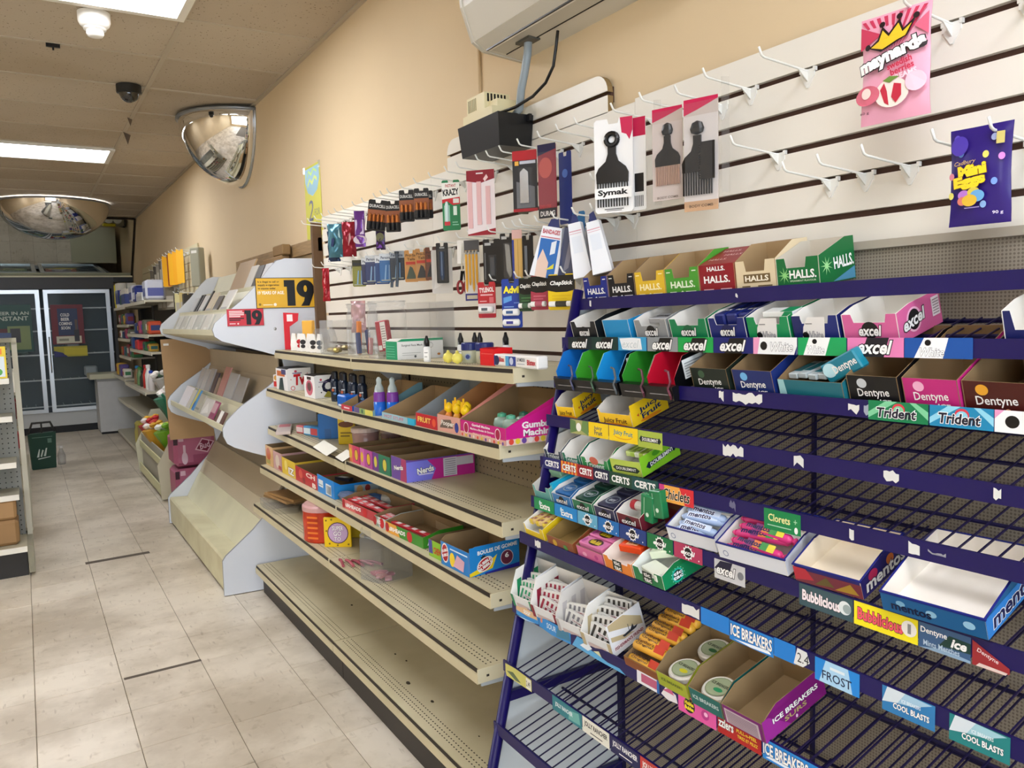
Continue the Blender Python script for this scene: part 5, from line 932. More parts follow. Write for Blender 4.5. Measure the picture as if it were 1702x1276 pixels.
pack('blue wedge carton with red corner between the bottles and trays', gd(2, 3.08, .015, yaw=0), (.09, .07, .05), '1c62c0', name='candy_box', cat='box', front=[('r', .2, .1, .9, .25, 'dce8f4')], side=[('p', [(.2, .2), (1, .2), (1, 1)], 'd02a3c')])
wedge('candy tray with a picture strip on the second shelf', gd(2, 2.84, .0), .19, .2, .02, .11, '7aa0a8', CARD, [('r', 0, 0, .3, 1, '6a5a8a'), ('r', .3, 0, .6, 1, '8fae6a'), ('r', .6, 0, 1, 1, 'e0d86a'), ('e', .45, .5, .4, .4, '2a5a4a')])
for q, y in enumerate((2.655, 2.605)):
    t = empty('baby_bottle_candy', gd(2, y, .03+.03*q)); tag(t, ['baby bottle candy with blue base on the tray, far one', 'baby bottle candy with blue base on the tray, near one'][q], 'candy bottle', 'baby bottle candies')
    MB().lathe([(.021, 0), (.022, .004), (.022, .05)], mat('1f6ad0', rough=.25), n=18).build('base', t, smooth=True); MB().lathe([(.022, .05), (.021, .08), (.018, .085)], mat('7a3a9a', rough=.25), n=18).build('collar', t); MB().lathe([(.018, .085), (.016, .1), (.009, .115), (.010, .13), (.004, .138)], mat('cfdcda', rough=.15, trans=.4), n=16).build('cap', t, smooth=True)
wedge('open candy tray with pale blue front on the second shelf', gd(2, 2.565, .0), .27, .21, .022, .10, '2aa8c8', CARD, [('r', 0, 0, .8, 1, '9ac4d0'), ('t', 'HOT STUFF', .38, .5, .6, .5, 'c86a80', {'bold': .02}), ('r', .82, 0, 1, 1, '2ab4dc')])
carton('red fruit candy tray with a tall side on the second shelf', gd(2, 2.285, .0), .155, .2, .042, .14, 'c0202c', mat('8d9294', rough=.7), [('t', 'FRUIT', .4, .55, .6, .4, 'f0d060', {'bold': .03}), ('e', .85, .5, .3, .3, 'e85a3a')], k=.92, group='open candy trays on the second shelf', side=[('p', [(.5, .52), (.95, .75), (.95, .92), (.7, .9)], '2a4a9a'), ('e', .75, .8, .06, .06, 'e9e4da')])
tt4 = gd(2, 2.128, .0); carton('open tray of yellow animal candies on the second shelf', tt4, .145, .21, .05, .155, 'd88a7a', mat('b07a48', rough=.75), [('r', 0, 0, 1, 1, 'd8a090'), ('p', [(.1, .2), (.7, .3), (.6, .8), (.2, .7)], '6a5a50'), ('t', 'Pooper', .45, .5, .6, .4, 'e9e4da', {'bold': .03, 'shear': .2, 'out': '3a2a2a', 'ow': .03}), ('e', .85, .4, .25, .3, '2a3a8a')], k=.92, group='open candy trays on the second shelf')
for q in range(5):
    t = empty('candy_toy', tt4 @ T((.018+.026*q, .03+.02*(q % 2), .004+.006*(q % 2)))); tag(t, 'yellow and orange candy toy in the open tray, %s from the left' % ORD[q], 'candy toy', 'yellow candy toys in the open tray')
    MB().lathe([(.009, 0), (.013, .01), (.012, .04), (.008, .05)], mat(['e08a3a', 'd8642a', 'e0a03a', 'c84a2a', 'e09a4a'][q], rough=.3), n=12).build('body', t, smooth=True); MB().lathe([(.004, .048), (.014, .058), (.013, .07), (.004, .08)], mat('f0c81c', rough=.3), n=12).build('head', t, smooth=True); MB().prism([(-.003, .06), (.003, .06), (.0, .09)], -.014, -.008, mat('f0b81c'), 'y').build('beak', t)
g5 = gd(2, 1.982, .0); carton('magenta gumball machine tray at the near end of the second shelf', g5, .25, .2, .046, .13, 'c8147c', CARDD, [('r', 0, 0, 1, .3, 'e0b0a0'), ('e', .14, .55, .32, .36, 'e9d8e0'), ('e', .14, .55, .26, .3, 'a81a4a'), ('e', .84, .55, .32, .36, 'e9d8e0'), ('e', .84, .55, .26, .3, 'a81a4a'), ('t', 'Gumball Machine', .48, .82, .4, .16, W_, {'bold': .03}), ('t', 'Machine a Boules de Gomme', .5, .58, .52, .14, W_, {'bold': .02}), ('t', 'REALLY WORKS', .5, .3, .4, .12, 'f0e0d0', {})]+[('e', .05+.09*k, .1, .1, .1, ['d84a3a', 'e0c83a', '6a4a9a', 'e9e0da'][k % 4]) for k in range(11)],
      [('p', [(0, .0), (1, .0), (1, .9), (0.0, .35)], 'd0188a'), ('r', 0, 0, 1, .12, 'e4c8c0'), ('t', 'Gumball', .5, .38, .5, .14, W_, {'bold': .04}), ('t', 'Machine', .52, .22, .5, .14, W_, {'bold': .04})]+[('e', .08+.1*k, .07, .06, .06, ['d84a3a', 'e0c83a', '6a4a9a', 'e9e0da'][k % 4]) for k in range(10)], k=.92, group='open candy trays on the second shelf')
for q, (x, y, c) in enumerate([(.15, .05, '4a9a7a'), (.205, .045, '5aa88a'), (.175, .105, '2f6a54'), (.222, .11, '8a2a4a')]):
    t = empty('gumball_toy', g5 @ T((x, y, .002))); tag(t, ['green gumball machine toy at the front left of its tray', 'green gumball machine toy at the front right of its tray', 'dark green gumball machine toy at the back of its tray', 'dark red gumball machine toy at the back of its tray'][q], 'toy', 'gumball machine toys')
    MB().lathe([(.02, 0), (.018, .012), (.012, .018)], mat(c, rough=.3), n=16).build('base', t); MB().lathe([(.004, .016), (.02, .026), (.025, .042), (.02, .058), (.006, .064)], mat('bcd8c8', rough=.08, trans=.5), n=18).build('globe', t, smooth=True); MB().lathe([(.013, .062), (.012, .07), (.003, .073)], mat(c, rough=.3), n=14).build('lid', t)
# ---- third shelf
pack('flat pink and clear pack lying at the far end of the third shelf', gd(3, 4.1, .03, yaw=-18), (.3, .07, .014), 'c9b8b0', top=[('r', .05, .1, .4, .9, 'c86a74')], front=[('r', .05, .1, .4, .9, 'c05a64')], name='flat_pack', cat='pack')
for q, (y, c, c2) in enumerate([(3.83, 'c8545c', 'e0d0d0'), (3.74, '3a9ad8', 'd8e8f2'), (3.66, '2a86c8', 'c84a50')]): pack(['small red candy box on the third shelf', 'small pale blue candy box on the third shelf', 'small blue and red candy box beside the large blue box'][q], gd(3, y, .045+.01*q, yaw=15), (.07, .045, .04+.006*q), c, front=[('r', .1, .2, .9, .8, c2)], name='candy_box', cat='box', group='small candy boxes on the third shelf')
pack('white backed tall box behind the large blue box', gd(3, 3.62, .10, yaw=58), (.09, .05, .125), 'c9c9c6', name='candy_box', cat='box', rough=.5)
pack('large plain blue candy box standing on the third shelf', gd(3, 3.56, .075, yaw=58), (.10, .02, .118), '1c6cb8', name='candy_box', cat='box', front=[('r', .3, .02, .6, .4, '2a62a0')])
pack('yellow candy box leaning beside the large blue box', gd(3, 3.35, .10, yaw=55), (.075, .02, .115), 'e0c02a', name='candy_box', cat='box', front=[('e', .5, .78, .3, .12, '6a3a20'), ('r', .15, .42, .85, .48, '8a7020'), ('r', .15, .3, .7, .36, '8a7020')])
for q, (y, of, h) in enumerate([(3.03, .11, .125), (3.1, .25, .09)]):
    t = empty('candy_tub', gd(3, y, of)); tag(t, ['clear candy tub with yellow lettering on the third shelf', 'smaller candy tub at the back of the third shelf'][q], 'tub', 'candy tubs'); r = .055-.012*q
    MB().lathe([(r*.85, 0), (r, h*.7), (r, h*.8)], mat('9a7a72', rough=.2), n=22).build('body', t, smooth=True); MB().lathe([(r*1.06, h*.78), (r*1.06, h*.9), (r*.98, h*.93), (r*.02, h*.935)], mat('c9b4aa', rough=.3), n=22).build('lid', t)
    Print(.06, .04, [('t', 'Lips & Chests', .5, .6, .95, .4, 'e0c03a', {'bold': .02, 'shear': .15}), ('r', .0, .1, 1, .25, 'cbb8b0')]).build('label_print', t, RZ(rad(55)) @ FRONT(-.03, -r-.001, .02))
for q, (y, L) in enumerate([(3.36, .26), (3.06, .12)]):
    o = MB().box((0, 0, 0), (L, .055, .0015), mat('eceadd', rough=.6)).build('paper_card', mx=gd(3, y, -.012, yaw=-6, pitch=28)); tag(o, ['longer blank white card on the edge of the third shelf', 'shorter blank white card on the edge of the third shelf'][q], 'card', 'white cards on the third shelf')
for q, (y0, y1, c, c2) in enumerate([(2.946, 2.83, 'd0406a', 'e0b83a'), (2.826, 2.70, 'b04a9a', 'e0b83a'), (2.696, 2.535, '2a7a5a', 'd0c84a')]):
    ops = [('r', 0, 0, .35, 1, ['e07a5a', 'd06ab0', '6a3a8a'][q]), ('r', .35, 0, 1, 1, c), ('e', .7, .5, .3, .36, '6a2a4a'), ('e', .7, .5, .24, .3, c2), ('e', .16, .5, .2, .3, c2)]
    carton(['pink sour candy box on the third shelf', 'purple sour candy box on the third shelf', 'green sour candy box next to the purple lettered carton'][q], gd(3, y0, .008), y0-y1-.004, .25, .068, .068, c, CARDD, ops, k=.3, group='long open candy boxes on the third shelf')
carton('purple and pink candy carton with white lettering on the third shelf', gd(3, 2.527, .008), .127, .262, .078, .074, '6a4a9a', CARD, [('p', [(.6, 0), (1, 0), (1, 1), (.7, 1)], 'a83a6a'), ('t', 'Nerds', .5, .55, .6, .2, W_, {'bold': .04, 'rot': 8, 'out': '1a1a3a', 'ow': .04})],
       [('r', 0, 0, 1, .94, 'c0288c'), ('p', [(0, 0), (.35, 0), (.42, .5), (.3, .94), (0, .94)], '7a7ae0'), ('r', .53, .06, .73, .92, 'd0ccd4'), ('r', .73, .5, .98, .9, 'c9c4cc'), ('t', 'Nerds', .27, .5, .24, .28, W_, {'bold': .04, 'rot': 6, 'out': '14143a', 'ow': .05}), ('r', .17, .28, .38, .33, 'dcd4f0')]+[('r', .55, .12+.1*k, .71, .15+.1*k, '8a808c') for k in range(8)], k=.1)
# ---- fourth shelf
for q, (y0, w, c, ops) in enumerate([(4.185, .15, 'd8b07a', [('e', .4, .6, .4, .3, 'c86a4a'), ('r', .1, .1, .6, .3, 'a8a05a')]), (4.03, .16, 'c9a0a0', [('e', .5, .5, .4, .35, 'e0d0c0'), ('r', .6, .1, .95, .3, 'b04a4a')]),
                                     (3.865, .23, 'e0c03a', [('e', .3, .6, .3, .3, 'f0dc7a'), ('t', 'IZ', .7, .35, .4, .4, W_, {'bold': .04, 'out': '6a2a5a', 'ow': .05})]), (3.63, .33, 'b82a34', [('e', .25, .6, .4, .3, 'd85a4a'), ('t', 'CH', .7, .75, .4, .3, 'f0dcd0', {'bold': .04}), ('t', 'B', .85, .25, .16, .3, 'f6ece4', {'bold': .04}), ('e', .4, .25, .3, .2, '8a1a24')])]):
    carton(['peach coloured open candy box at the far end of the fourth shelf', 'pink flowered open candy box on the fourth shelf', 'yellow open candy box on the fourth shelf', 'red open candy box on the fourth shelf'][q], gd(4, y0, .028), w-.006, .2, .105-.012*q, .105-.012*q, c, CARDD, ops, [('r', .0, .0, 1, .96, c)], k=.3, group='open candy boxes on the fourth shelf')
bb = gd(4, 3.295, .028)
carton('bright blue snack carton with white code labels on the fourth shelf', bb, .215, .29, .078, .06, '1a86d8', CARDD, [('r', .08, .35, .36, .75, 'e6eef4'), ('r', .52, .12, .84, .7, 'e6eef4')]+[('r', .56+.04*k, .18, .58+.04*k, .62, '4a5a6a') for k in range(7)]+[('r', .1, .45, .34, .5, '7a98b0')], [('p', [(0, 0), (1, 0), (1, .7), (0, .96)], '2a8ad0'), ('p', [(.3, .05), (.98, .05), (.98, .7), (.3, .85)], 'a8bcc8'), ('e', .38, .5, .24, .3, 'c8a06a'), ('e', .5, .55, .2, .24, 'a03a3a'), ('r', .66, .46, .94, .5, '2a3a4a'), ('r', .66, .36, .9, .4, '2a3a4a')], k=.1)
pack('wrapped snack bar lying in the bright blue carton', bb @ T((.05, .06, .05)) @ RZ(rad(20)), (.09, .03, .014), '2a2a34', top=[('r', .2, .1, .7, .9, 'dce4ea')], name='snack_bar')
for q in range(4):
    o = MB().lathe([(.004, 0), (.05, .008), (.06, .02), (.045, .034), (.006, .04)], mat(['5a6a8a', '8a9a5a', '3a5a8a', 'b4b4ac'][q], rough=.25, bump=.6, scale=30), n=10, sy=.5).build('snack_bag', mx=gd(4, 3.02-.055*q, .07+.035*q, yaw=20)); tag(o, ['blue grey snack bag beside the bright blue carton', 'green snack bag beside the bright blue carton', 'dark blue snack bag beside the bright blue carton', 'silver snack bag behind the red candy trays'][q], 'bag', 'snack bags on the fourth shelf')
def airh(y0, w, c, c2, label, n):
    mx = gd(4, y0, .012, yaw=3); carton(label, mx, w, .15, .036, .05, c, CARDD, [('p', [(.0, 0), (.4, 0), (.3, 1), (0, 1)], c2), ('e', .66, .5, .52, .5, 'c41c28'), ('t', 'AIRHEADS', .3, .5, .5, .4, W_, {'bold': .04, 'rot': 2}), ('e', .05, .5, .4, .45, 'b01824')], [('r', 0, 0, 1, .7, c), ('t', 'AIRHEADS', .5, .35, .8, .4, W_, {'bold': .04})], k=.4, group='red balloon candy trays on the fourth shelf')
    for q in range(n): pack('red and white taffy bar in the %s, %s from the front' % (label.split(' on ')[0], ORD[q]), mx @ T((.006, .018+.023*q, .024+.003*(q % 2))) @ RZ(rad((-1)**q*3)), (w-.012, .02, .008), ['c42a36', 'd85a60', 'b82430'][q % 3], top=[('r', .1+.2*k, .1, .2+.2*k, .9, 'ecdcdc') for k in range(4)], group='taffy bars in the trays', name='taffy_bar')
airh(2.93, .32, 'b83a44', 'd86a6a', 'red taffy tray on the fourth shelf', 4); airh(2.60, .09, 'c8ccc8', '8a9a8a', 'small pale taffy tray on the fourth shelf', 2); airh(2.50, .27, '3a8a2a', 'e0a03a', 'green taffy tray on the fourth shelf', 1)
carton('empty shallow cardboard tray at the back of the fourth shelf', gd(4, 2.5, .165), .2, .12, .03, .04, 'a08a6a', CARD, (), k=.3)
carton('lime green candy tray on the fourth shelf', gd(4, 2.16, .012, yaw=2), .085, .27, .052, .06, '8ac02a', CARDD, [('p', [(0, .2), (.3, .2), (.25, 1), (0, 1)], '4a4a9a'), ('t', 'CHEW', .65, .45, .6, .4, 'c8421c', {'bold': .04})], [('r', 0, .7, 1, .96, 'c9cc3a')], k=.1)
carton('blue bubble gum tray at the near end of the fourth shelf', gd(4, 2.066, .006, yaw=2), .166, .17, .07, .085, '1c7cc8', CARDD, [('e', .16, .55, .3, .42, 'f2e8e0'), ('e', .16, .55, .25, .36, 'b01c28'), ('t', 'DUBBLE', .16, .66, .22, .12, W_, {'bold': .04, 'rot': 20}), ('t', 'BUBBLE', .16, .46, .22, .12, W_, {'bold': .04, 'rot': 20}), ('e', .42, .4, .22, .3, 'f0d02a'), ('p', [(.45, .15), (.8, .1), (.85, .55), (.6, .7)], 'd8a8b8'), ('r', .35, .8, .95, .86, 'd0e4f4')],
       [('r', 0, 0, 1, .98, '1a84d0'), ('p', [(0, 0), (.45, .15), (.55, .6), (.3, .3), (0, .12)], 'f0d41c'), ('p', [(.3, .05), (1, .15), (1, 0), (.3, 0)], '26269a'), ('t', 'BOULES DE GOMME', .56, .8, .8, .14, W_, {'bold': .03, 'rot': 3}), ('star', .28, .56, .14, '14202a', {'n': 8, 'q': .6}), ('e', .3, .35, .34, .22, 'f4ece4', {'rot': .5}), ('e', .3, .35, .3, .185, 'b41a24', {'rot': .5}), ('t', 'DUBBLE', .29, .41, .28, .11, W_, {'bold': .05, 'rot': 26}), ('t', 'BUBBLE', .31, .28, .3, .11, W_, {'bold': .05, 'rot': 26}), ('e', .74, .42, .26, .26, 'e8d8e0'), ('e', .74, .42, .24, .24, '6a2a44'), ('t', '6', .74, .5, .08, .18, W_, {'bold': .03})], k=.1)
# ---- fifth shelf
for q, (y, c, dz_, L) in enumerate([(4.12, 'b08a5a', .05, .3), (4.05, 'a07a4a', .065, .28), (4.14, '9a7a52', .035, .3)]):
    o = MB().prism([(0, 0), (L, .01), (L*.96, .15), (L*.5, .17), (.02, .14)], 0, .012, mat(c, rough=.6, var=.25, scale=14, bump=.5), 'z').build('paper_bag', mx=gd(5, y, .04, yaw=4+5*q, dz=dz_)); tag(o, ['flat brown paper bag second in the pile', 'top brown paper bag of the pile on the fifth shelf', 'lowest brown paper bag of the pile'][q], 'bag', 'brown paper bags')
o = MB().prism([(0, 0), (.1, -.01), (.3, 0), (.34, .1), (.2, .16), (.02, .13)], 0, .03, clear('e4e2d8', .4, .2), 'z').build('plastic_bag', mx=gd(5, 4.14, .02, dz=.002)); tag(o, 'crumpled clear plastic bag under the brown paper bags', 'bag')
t = empty('candy_drum', gd(5, 3.27, .09)); tag(t, 'red see-through candy drum on the fifth shelf', 'drum')
MB().lathe([(.092, 0), (.096, .006), (.096, .13), (.092, .135)], mat('c83a1c', rough=.2, var=.3, scale=18), n=28).build('body', t, smooth=False); MB().lathe([(.097, .132), (.097, .15), (.09, .158), (.003, .162)], mat('c89a98', rough=.3), n=28).build('lid', t)
m = MB()
for k in range(5): m.box((-.03, -.0975, .02+.022*k), (.02, -.0955, .028+.022*k), mat('e87a2a'))
m.build('label_print', t, lm=RZ(rad(40)))
for q, (x, z) in enumerate([(.06, .09), (.045, .07)]): pass
pack('yellow bubble gum card box with purple logo on the fifth shelf', gd(5, 3.13, .035, yaw=52), (.115, .012, .125), 'f0c81c', name='candy_box', cat='box', front=[('e', .52, .48, .36, .36, '4a2a4a'), ('e', .52, .48, .33, .33, 'c8a8d0'), ('t', 'SUPER', .52, .64, .42, .16, 'f4ecf4', {'bold': .04, 'out': '4a2a5a', 'ow': .04}), ('t', 'GO', .5, .46, .3, .16, 'f4ecf4', {'bold': .04, 'out': '4a2a5a', 'ow': .04}), ('t', 'TO', .5, .28, .26, .14, 'f4ecf4', {'bold': .04, 'out': '4a2a5a', 'ow': .04})]+[('star', u, v, .045, '6a4a1a', {'n': 5, 'q': .45}) for u, v in ((.1, .9), (.3, .93), (.7, .94), (.9, .85), (.1, .55), (.2, .12), (.9, .1), (.5, .07))])
pack('second yellow candy box behind the purple logo box', gd(5, 3.24, .13, yaw=48), (.12, .02, .115), 'c9b02a', name='candy_box', cat='box', front=[('e', .5, .75, .2, .12, '6a3a5a')])
jb = gd(5, 2.62, .10); jar('empty clear square jar with a few pink sweets on the fifth shelf', jb @ RZ(rad(20)), .075, .183, square=True, m=clear('e4e6e6', .26, .05))
for q in range(5):
    o = MB().box((-.018, -.012, 0), (.018, .012, .008), mat(['c87a88', 'd08a94', 'b86a7a', 'c88a8a', 'd09aa0'][q], rough=.4)).box((-.024, -.006, .002), (-.018, .006, .006), mat('d8a8b0')).box((.018, -.006, .002), (.024, .006, .006), mat('d8a8b0')).build('wrapped_sweet', mx=jb @ T((-.04+.02*q, -.03+.018*(q % 3), .002+.006*(q % 2))) @ RZ(rad(40*q))); tag(o, 'pink wrapped sweet in the bottom of the square jar, %s from the left' % ORD[q], 'sweet', 'pink sweets in the square jar')
for q in range(5):
    o = MB().tube([(0, 0, 0), (.02, .002, .003), (.05, 0, .004), (.09, -.002, .002)], .006, mat(['a84a5a', 'b85a68', '983a4a', 'b06070', 'a05060'][q], rough=.35), 6).build('candy_strip', mx=gd(5, 2.9-.02*q, .02+.018*q, yaw=-10+9*q, dz=.007)); tag(o, 'dark pink candy strip beside the square jar, %s from the shelf edge' % ORD[q], 'sweet', 'pink candy strips on the fifth shelf')
# ---- crumbs and dirt on the base shelf
for q, (y, of, r) in enumerate([(2.45, .09, .012), (2.28, .10, .009), (2.62, .16, .006), (2.7, .15, .006), (3.3, .2, .008), (2.0, .12, .004)]):
    o = MB().lathe([(r, 0), (r*.8, r*.25), (r*.2, r*.4)], mat('3a3224', rough=.8), n=7, sy=.6).build('debris', mx=gd(6, y, of)); tag(o, ['larger dark crumb on the bottom shelf', 'dark crumb on the bottom shelf near the front holes', 'small crumb at the back of the bottom shelf, nearer one', 'small crumb at the back of the bottom shelf, farther one', 'crumb on the far part of the bottom shelf', 'tiny crumb on the near part of the bottom shelf'][q], 'crumb', 'crumbs on the bottom shelf')
# ================================================================ hooks and hanging goods
hk = empty('peg_hook', at(1.352, 1.038, 1.905)); tag(hk, 'x', 'hook', 'white slat wall hooks')
m = MB(); m.box((-.016, -.003, -.012), (.016, 0, .003), HOOKM); m.prism([(-.014, -.012), (.014, -.012), (.002, -.032), (-.002, -.032)], -.003, 0, HOOKM, 'y'); m.box((-.018, -.004, -.002), (-.013, .004, .006), HOOKM); m.box((.013, -.004, -.002), (.018, .004, .006), HOOKM)
m.prism([(-.003, -.02), (-.03, .0), (-.003, .003)], -.0012, .0012, HOOKM, 'x'); m.build('bracket', hk)
MB().tube([(0, -.002, 0), (0, -.06, .004), (0, -.128, .009), (0, -.135, .012), (0, -.143, .026)], .0024, HOOKM, 6).build('prong', hk, smooth=True)
HK = [(1.038, 1.905, 'empty white hook on the top row, second left of the pink candy bag'), (1.181, 1.905, 'empty white hook on the top row just right of the comb packs'), (.755, 1.905, 'white hook holding the pink candy bag'), (.635, 1.905, 'empty white hook at the top right corner of the picture'),
      (1.109, 1.757, 'lone empty white hook on the middle row right of the combs'), (.985, 1.685, 'empty white hook, leftmost of three above the green cough drop box'), (.91, 1.685, 'empty white hook, middle of three above the green cough drop box'), (.824, 1.685, 'empty white hook, rightmost of three left of the purple bag'), (.704, 1.685, 'empty white hook next to the purple candy egg bag'), (.62, 1.685, 'white hook holding the purple candy egg bag'),
      (1.56, 1.757, 'empty white hook left of the white comb card'), (1.262, 1.892, 'white hook holding the second comb pack'), (1.135, 1.87, None), (1.375, 1.905, 'white hook above the white comb card'), (1.475, 1.905, 'white hook holding the white comb card')]
first = True
def hook(y, z, label):
    global first
    if first: first = False; o = hk; hk.matrix_basis = at(1.352, y, z); WM[hk.name] = hk.matrix_basis; hk['label'] = label; return
    dup(hk, at(1.352, y, z), label)
for y, z, l in HK:
    if l: hook(y, z, l)
TOPR = {1.786: 'holding the durag pack', 1.886: 'holding the clipper card', 2.124: 'holding the nail file card', 2.331: 'holding the glue card', 2.571: 'holding the rightmost battery card', 2.688: 'holding the second battery card from the right', 2.875: 'holding the half hidden battery card', 2.945: 'holding the tilted battery card', 3.178: 'holding the purple and white candy pack', 3.307: 'holding the dark red foil bag', 3.48: 'holding the teal foil bag', 3.58: 'holding the navy foil bag'}
for y in (1.62, 1.70, 1.786, 1.886, 1.984, 2.06, 2.124, 2.25, 2.331, 2.45, 2.571, 2.688, 2.81, 2.875, 2.945, 3.07, 3.178, 3.307, 3.40, 3.48, 3.58, 3.68, 3.78, 3.88): hook(y, 1.905, 'white top row hook '+TOPR[y] if y in TOPR else 'bare white hook between the packs of the crowded top row')
MIDR = {1.562: 'holding the right plain white bandage box', 1.637: 'holding the left plain white bandage box', 1.727: 'holding the blue bandage box', 1.886: 'holding the thin grey tool', 1.926: 'holding the tan stick pack', 1.978: 'holding the long silver knife', 2.069: 'holding the short dark knife', 2.192: 'holding the pencils', 2.267: 'holding the scissors', 2.398: 'holding the black pen card', 2.564: 'holding a brown hair tie card', 2.671: 'holding the leftmost brown hair tie card', 2.827: 'holding the dark straps', 2.9: 'holding a bright blue shaver pack', 2.975: 'holding the shaver pack with white header', 3.05: 'holding the second dark blue shaver pack', 3.125: 'holding the first dark blue shaver pack', 3.2: 'holding the yellow green pack', 3.613: 'holding the long red foil bag'}
for y in sorted(list(MIDR)+[1.81, 3.35, 3.5, 3.75]): hook(y, 1.685, 'white middle row hook '+MIDR[y] if y in MIDR else 'bare white hook between the packs of the crowded middle row')
for y, n_ in ((1.693, 'yellow lip balm card'), (1.795, 'pink lip balm card'), (1.863, 'green lip balm card'), (1.921, 'blue and yellow tablet card'), (2.063, 'red tablet card')): hook(y, 1.54, 'white lower row hook holding the '+n_)
def bulge(u, v, th): return th*max(0, (1-(2*u-1)**2))**.55*max(0, 1-(2*v-1)**4)**.7
def bag(label, x, y, ztop, h, w, yaw, color, ops, th=.016, name='candy_bag', cat='bag', wr=.0015, rough=.28, seed=1, group=None, roll=0):
    """pillow pouch hanging from a hook, crimped at both ends"""
    r = random.Random(seed); N, Mv = 12, 16; m = MB(); col = mat(color, rough=.2 if 'foil' in name else rough, metal=.35 if 'foil' in name else 0); vs = []; fs = []
    for s_ in (-1, 1):
        base = len(vs)
        for j in range(Mv+1):
            for i in range(N+1):
                u, v = i/N, j/Mv; b = bulge(u, v, th); px = (u-.5)*w*(1-.05*math.sin(math.pi*v))+.006*w*math.sin(v*9+seed)
                wob = wr*math.sin(7*u+seed)*math.sin(11*v+seed*2)+(r.random()-.5)*wr*.4
                if j in (0, Mv): b = 0
                vs.append((px, s_*(b*.5+.0004)+(wob if 0 < j < Mv else wob*.5)-th*.1, (v-1)*h))
        for j in range(Mv):
            for i in range(N):
                q = base+j*(N+1)+i; f = (q, q+1, q+N+2, q+N+1); fs.append(f if s_ < 0 else f[::-1])
    m.faces(vs, fs, col); mx = at(x, y, ztop, yaw, 0, roll)
    o = m.build(name, mx=mx, smooth=True); tag(o, label, cat, group)
    if ops:
        P = Print(w, h, ops)
        P.mb.v = [(px-w/2, -(bulge(min(max(px/w, 0), 1), min(max(pz/h, 0), 1), th)*.5)-.0014-th*.1-pw*2.5, pz-h) for px, pz, pw in P.mb.v]
        P.mb.build('print', o, lm=Matrix())
    return o
SW = []
for k in range(9): SW.append(('p', [(.5+.02*k-.08, .62), (k/9+.02, .97), (k/9+.075, .97)], 'c8385a'))
bag('pink gummy candy bag with a crown hanging on the top right hook', 1.232, .778, 1.914, .172, .114, 6, 'eaa6bd', SW+[('p', [(.02, .7), (.35, .8), (.02, .92)], 'c8385a'), ('p', [(.98, .7), (.8, .8), (.98, .9)], 'd05a78'),
    ('p', [(.16, .70), (.3, .76), (.36, .87), (.46, .79), (.6, .9), (.66, .8), (.82, .88), (.72, .73), (.6, .7), (.35, .64)], '241418'), ('p', [(.2, .70), (.32, .74), (.37, .83), (.46, .76), (.59, .86), (.65, .77), (.77, .83), (.69, .73), (.58, .71), (.37, .66)], 'efc02c'),
    ('e', .15, .71, .028, .028, '241418'), ('e', .36, .885, .028, .028, '241418'), ('e', .6, .92, .028, .028, '241418'), ('e', .83, .885, .028, .028, '241418'),
    ('t', 'maynards', .5, .58, .94, .17, 'fbfbf8', {'bold': .06, 'rot': 13, 'out': '1c1418', 'ow': .06}), ('t', 'swedish', .62, .50, .34, .06, 'c8284a', {'bold': .03, 'rot': 12}), ('t', 'berries', .66, .44, .32, .06, 'c8284a', {'bold': .03, 'rot': 12}), ('t', 'CREAMS', .68, .38, .36, .05, 'f8dce6', {'bold': .03, 'rot': 10}),
    ('e', .52, .24, .16, .13, 'f2e2d8'), ('p', [(.36, .28), (.42, .16), (.48, .13), (.46, .26), (.42, .34)], 'c02a40'), ('p', [(.56, .32), (.52, .2), (.58, .14), (.66, .2), (.66, .3)], 'c02a40'), ('p', [(.4, .36), (.5, .39), (.64, .37), (.56, .35), (.5, .33)], '6a8a3a'), ('e', .16, .26, .13, .09, 'd86a80'), ('e', .15, .28, .05, .05, 'f4dcd4'), ('e', .85, .3, .09, .09, 'f0c4d4'), ('t', '60 g', .12, .1, .14, .03, '6a3a4a', {})], th=.02, seed=3)
EG = [('e', u, v, .03, .036, c) for u, v, c in ((.22, .74, '6f9ae0'), (.62, .70, 'e8d86a'), (.86, .66, 'd88ad8'), (.06, .52, 'e0889a'), (.76, .42, '7aa0ea'), (.06, .32, 'e8e070'), (.6, .2, '8ab0e0'), (.75, .86, '9aa4d0'), (.15, .9, '5a4ab8'))]
bag('purple candy egg bag hanging at the right edge', 1.235, .642, 1.705, .145, .088, 4, '2c1a72', EG+[('e', .2, .82, .09, .1, '4a34a8'), ('t', 'Cadbury', .3, .64, .36, .055, 'd8b46a', {'shear': .3, 'bold': 0, 'rot': 4}), ('t', 'Mini', .42, .56, .46, .12, 'f2d42a', {'bold': .07, 'rot': 6, 'out': '8a5a14', 'ow': .03}), ('t', 'Eggs', .38, .44, .52, .14, 'f2d42a', {'bold': .07, 'rot': 6, 'out': '8a5a14', 'ow': .03}),
    ('e', .3, .31, .06, .05, 'b878d0'), ('e', .46, .33, .06, .05, 'd8c44a'), ('e', .52, .29, .07, .06, '6aa8d8'), ('e', .28, .25, .05, .045, 'd87a6a'), ('e', .4, .25, .075, .06, 'e0b83a'), ('r', .32, .17, .56, .18, 'a090d0'), ('t', '90 g', .84, .1, .16, .04, 'e8e4f4', {}), ('r', .8, .78, .92, .9, 'c8b86a')], th=.016, seed=5)
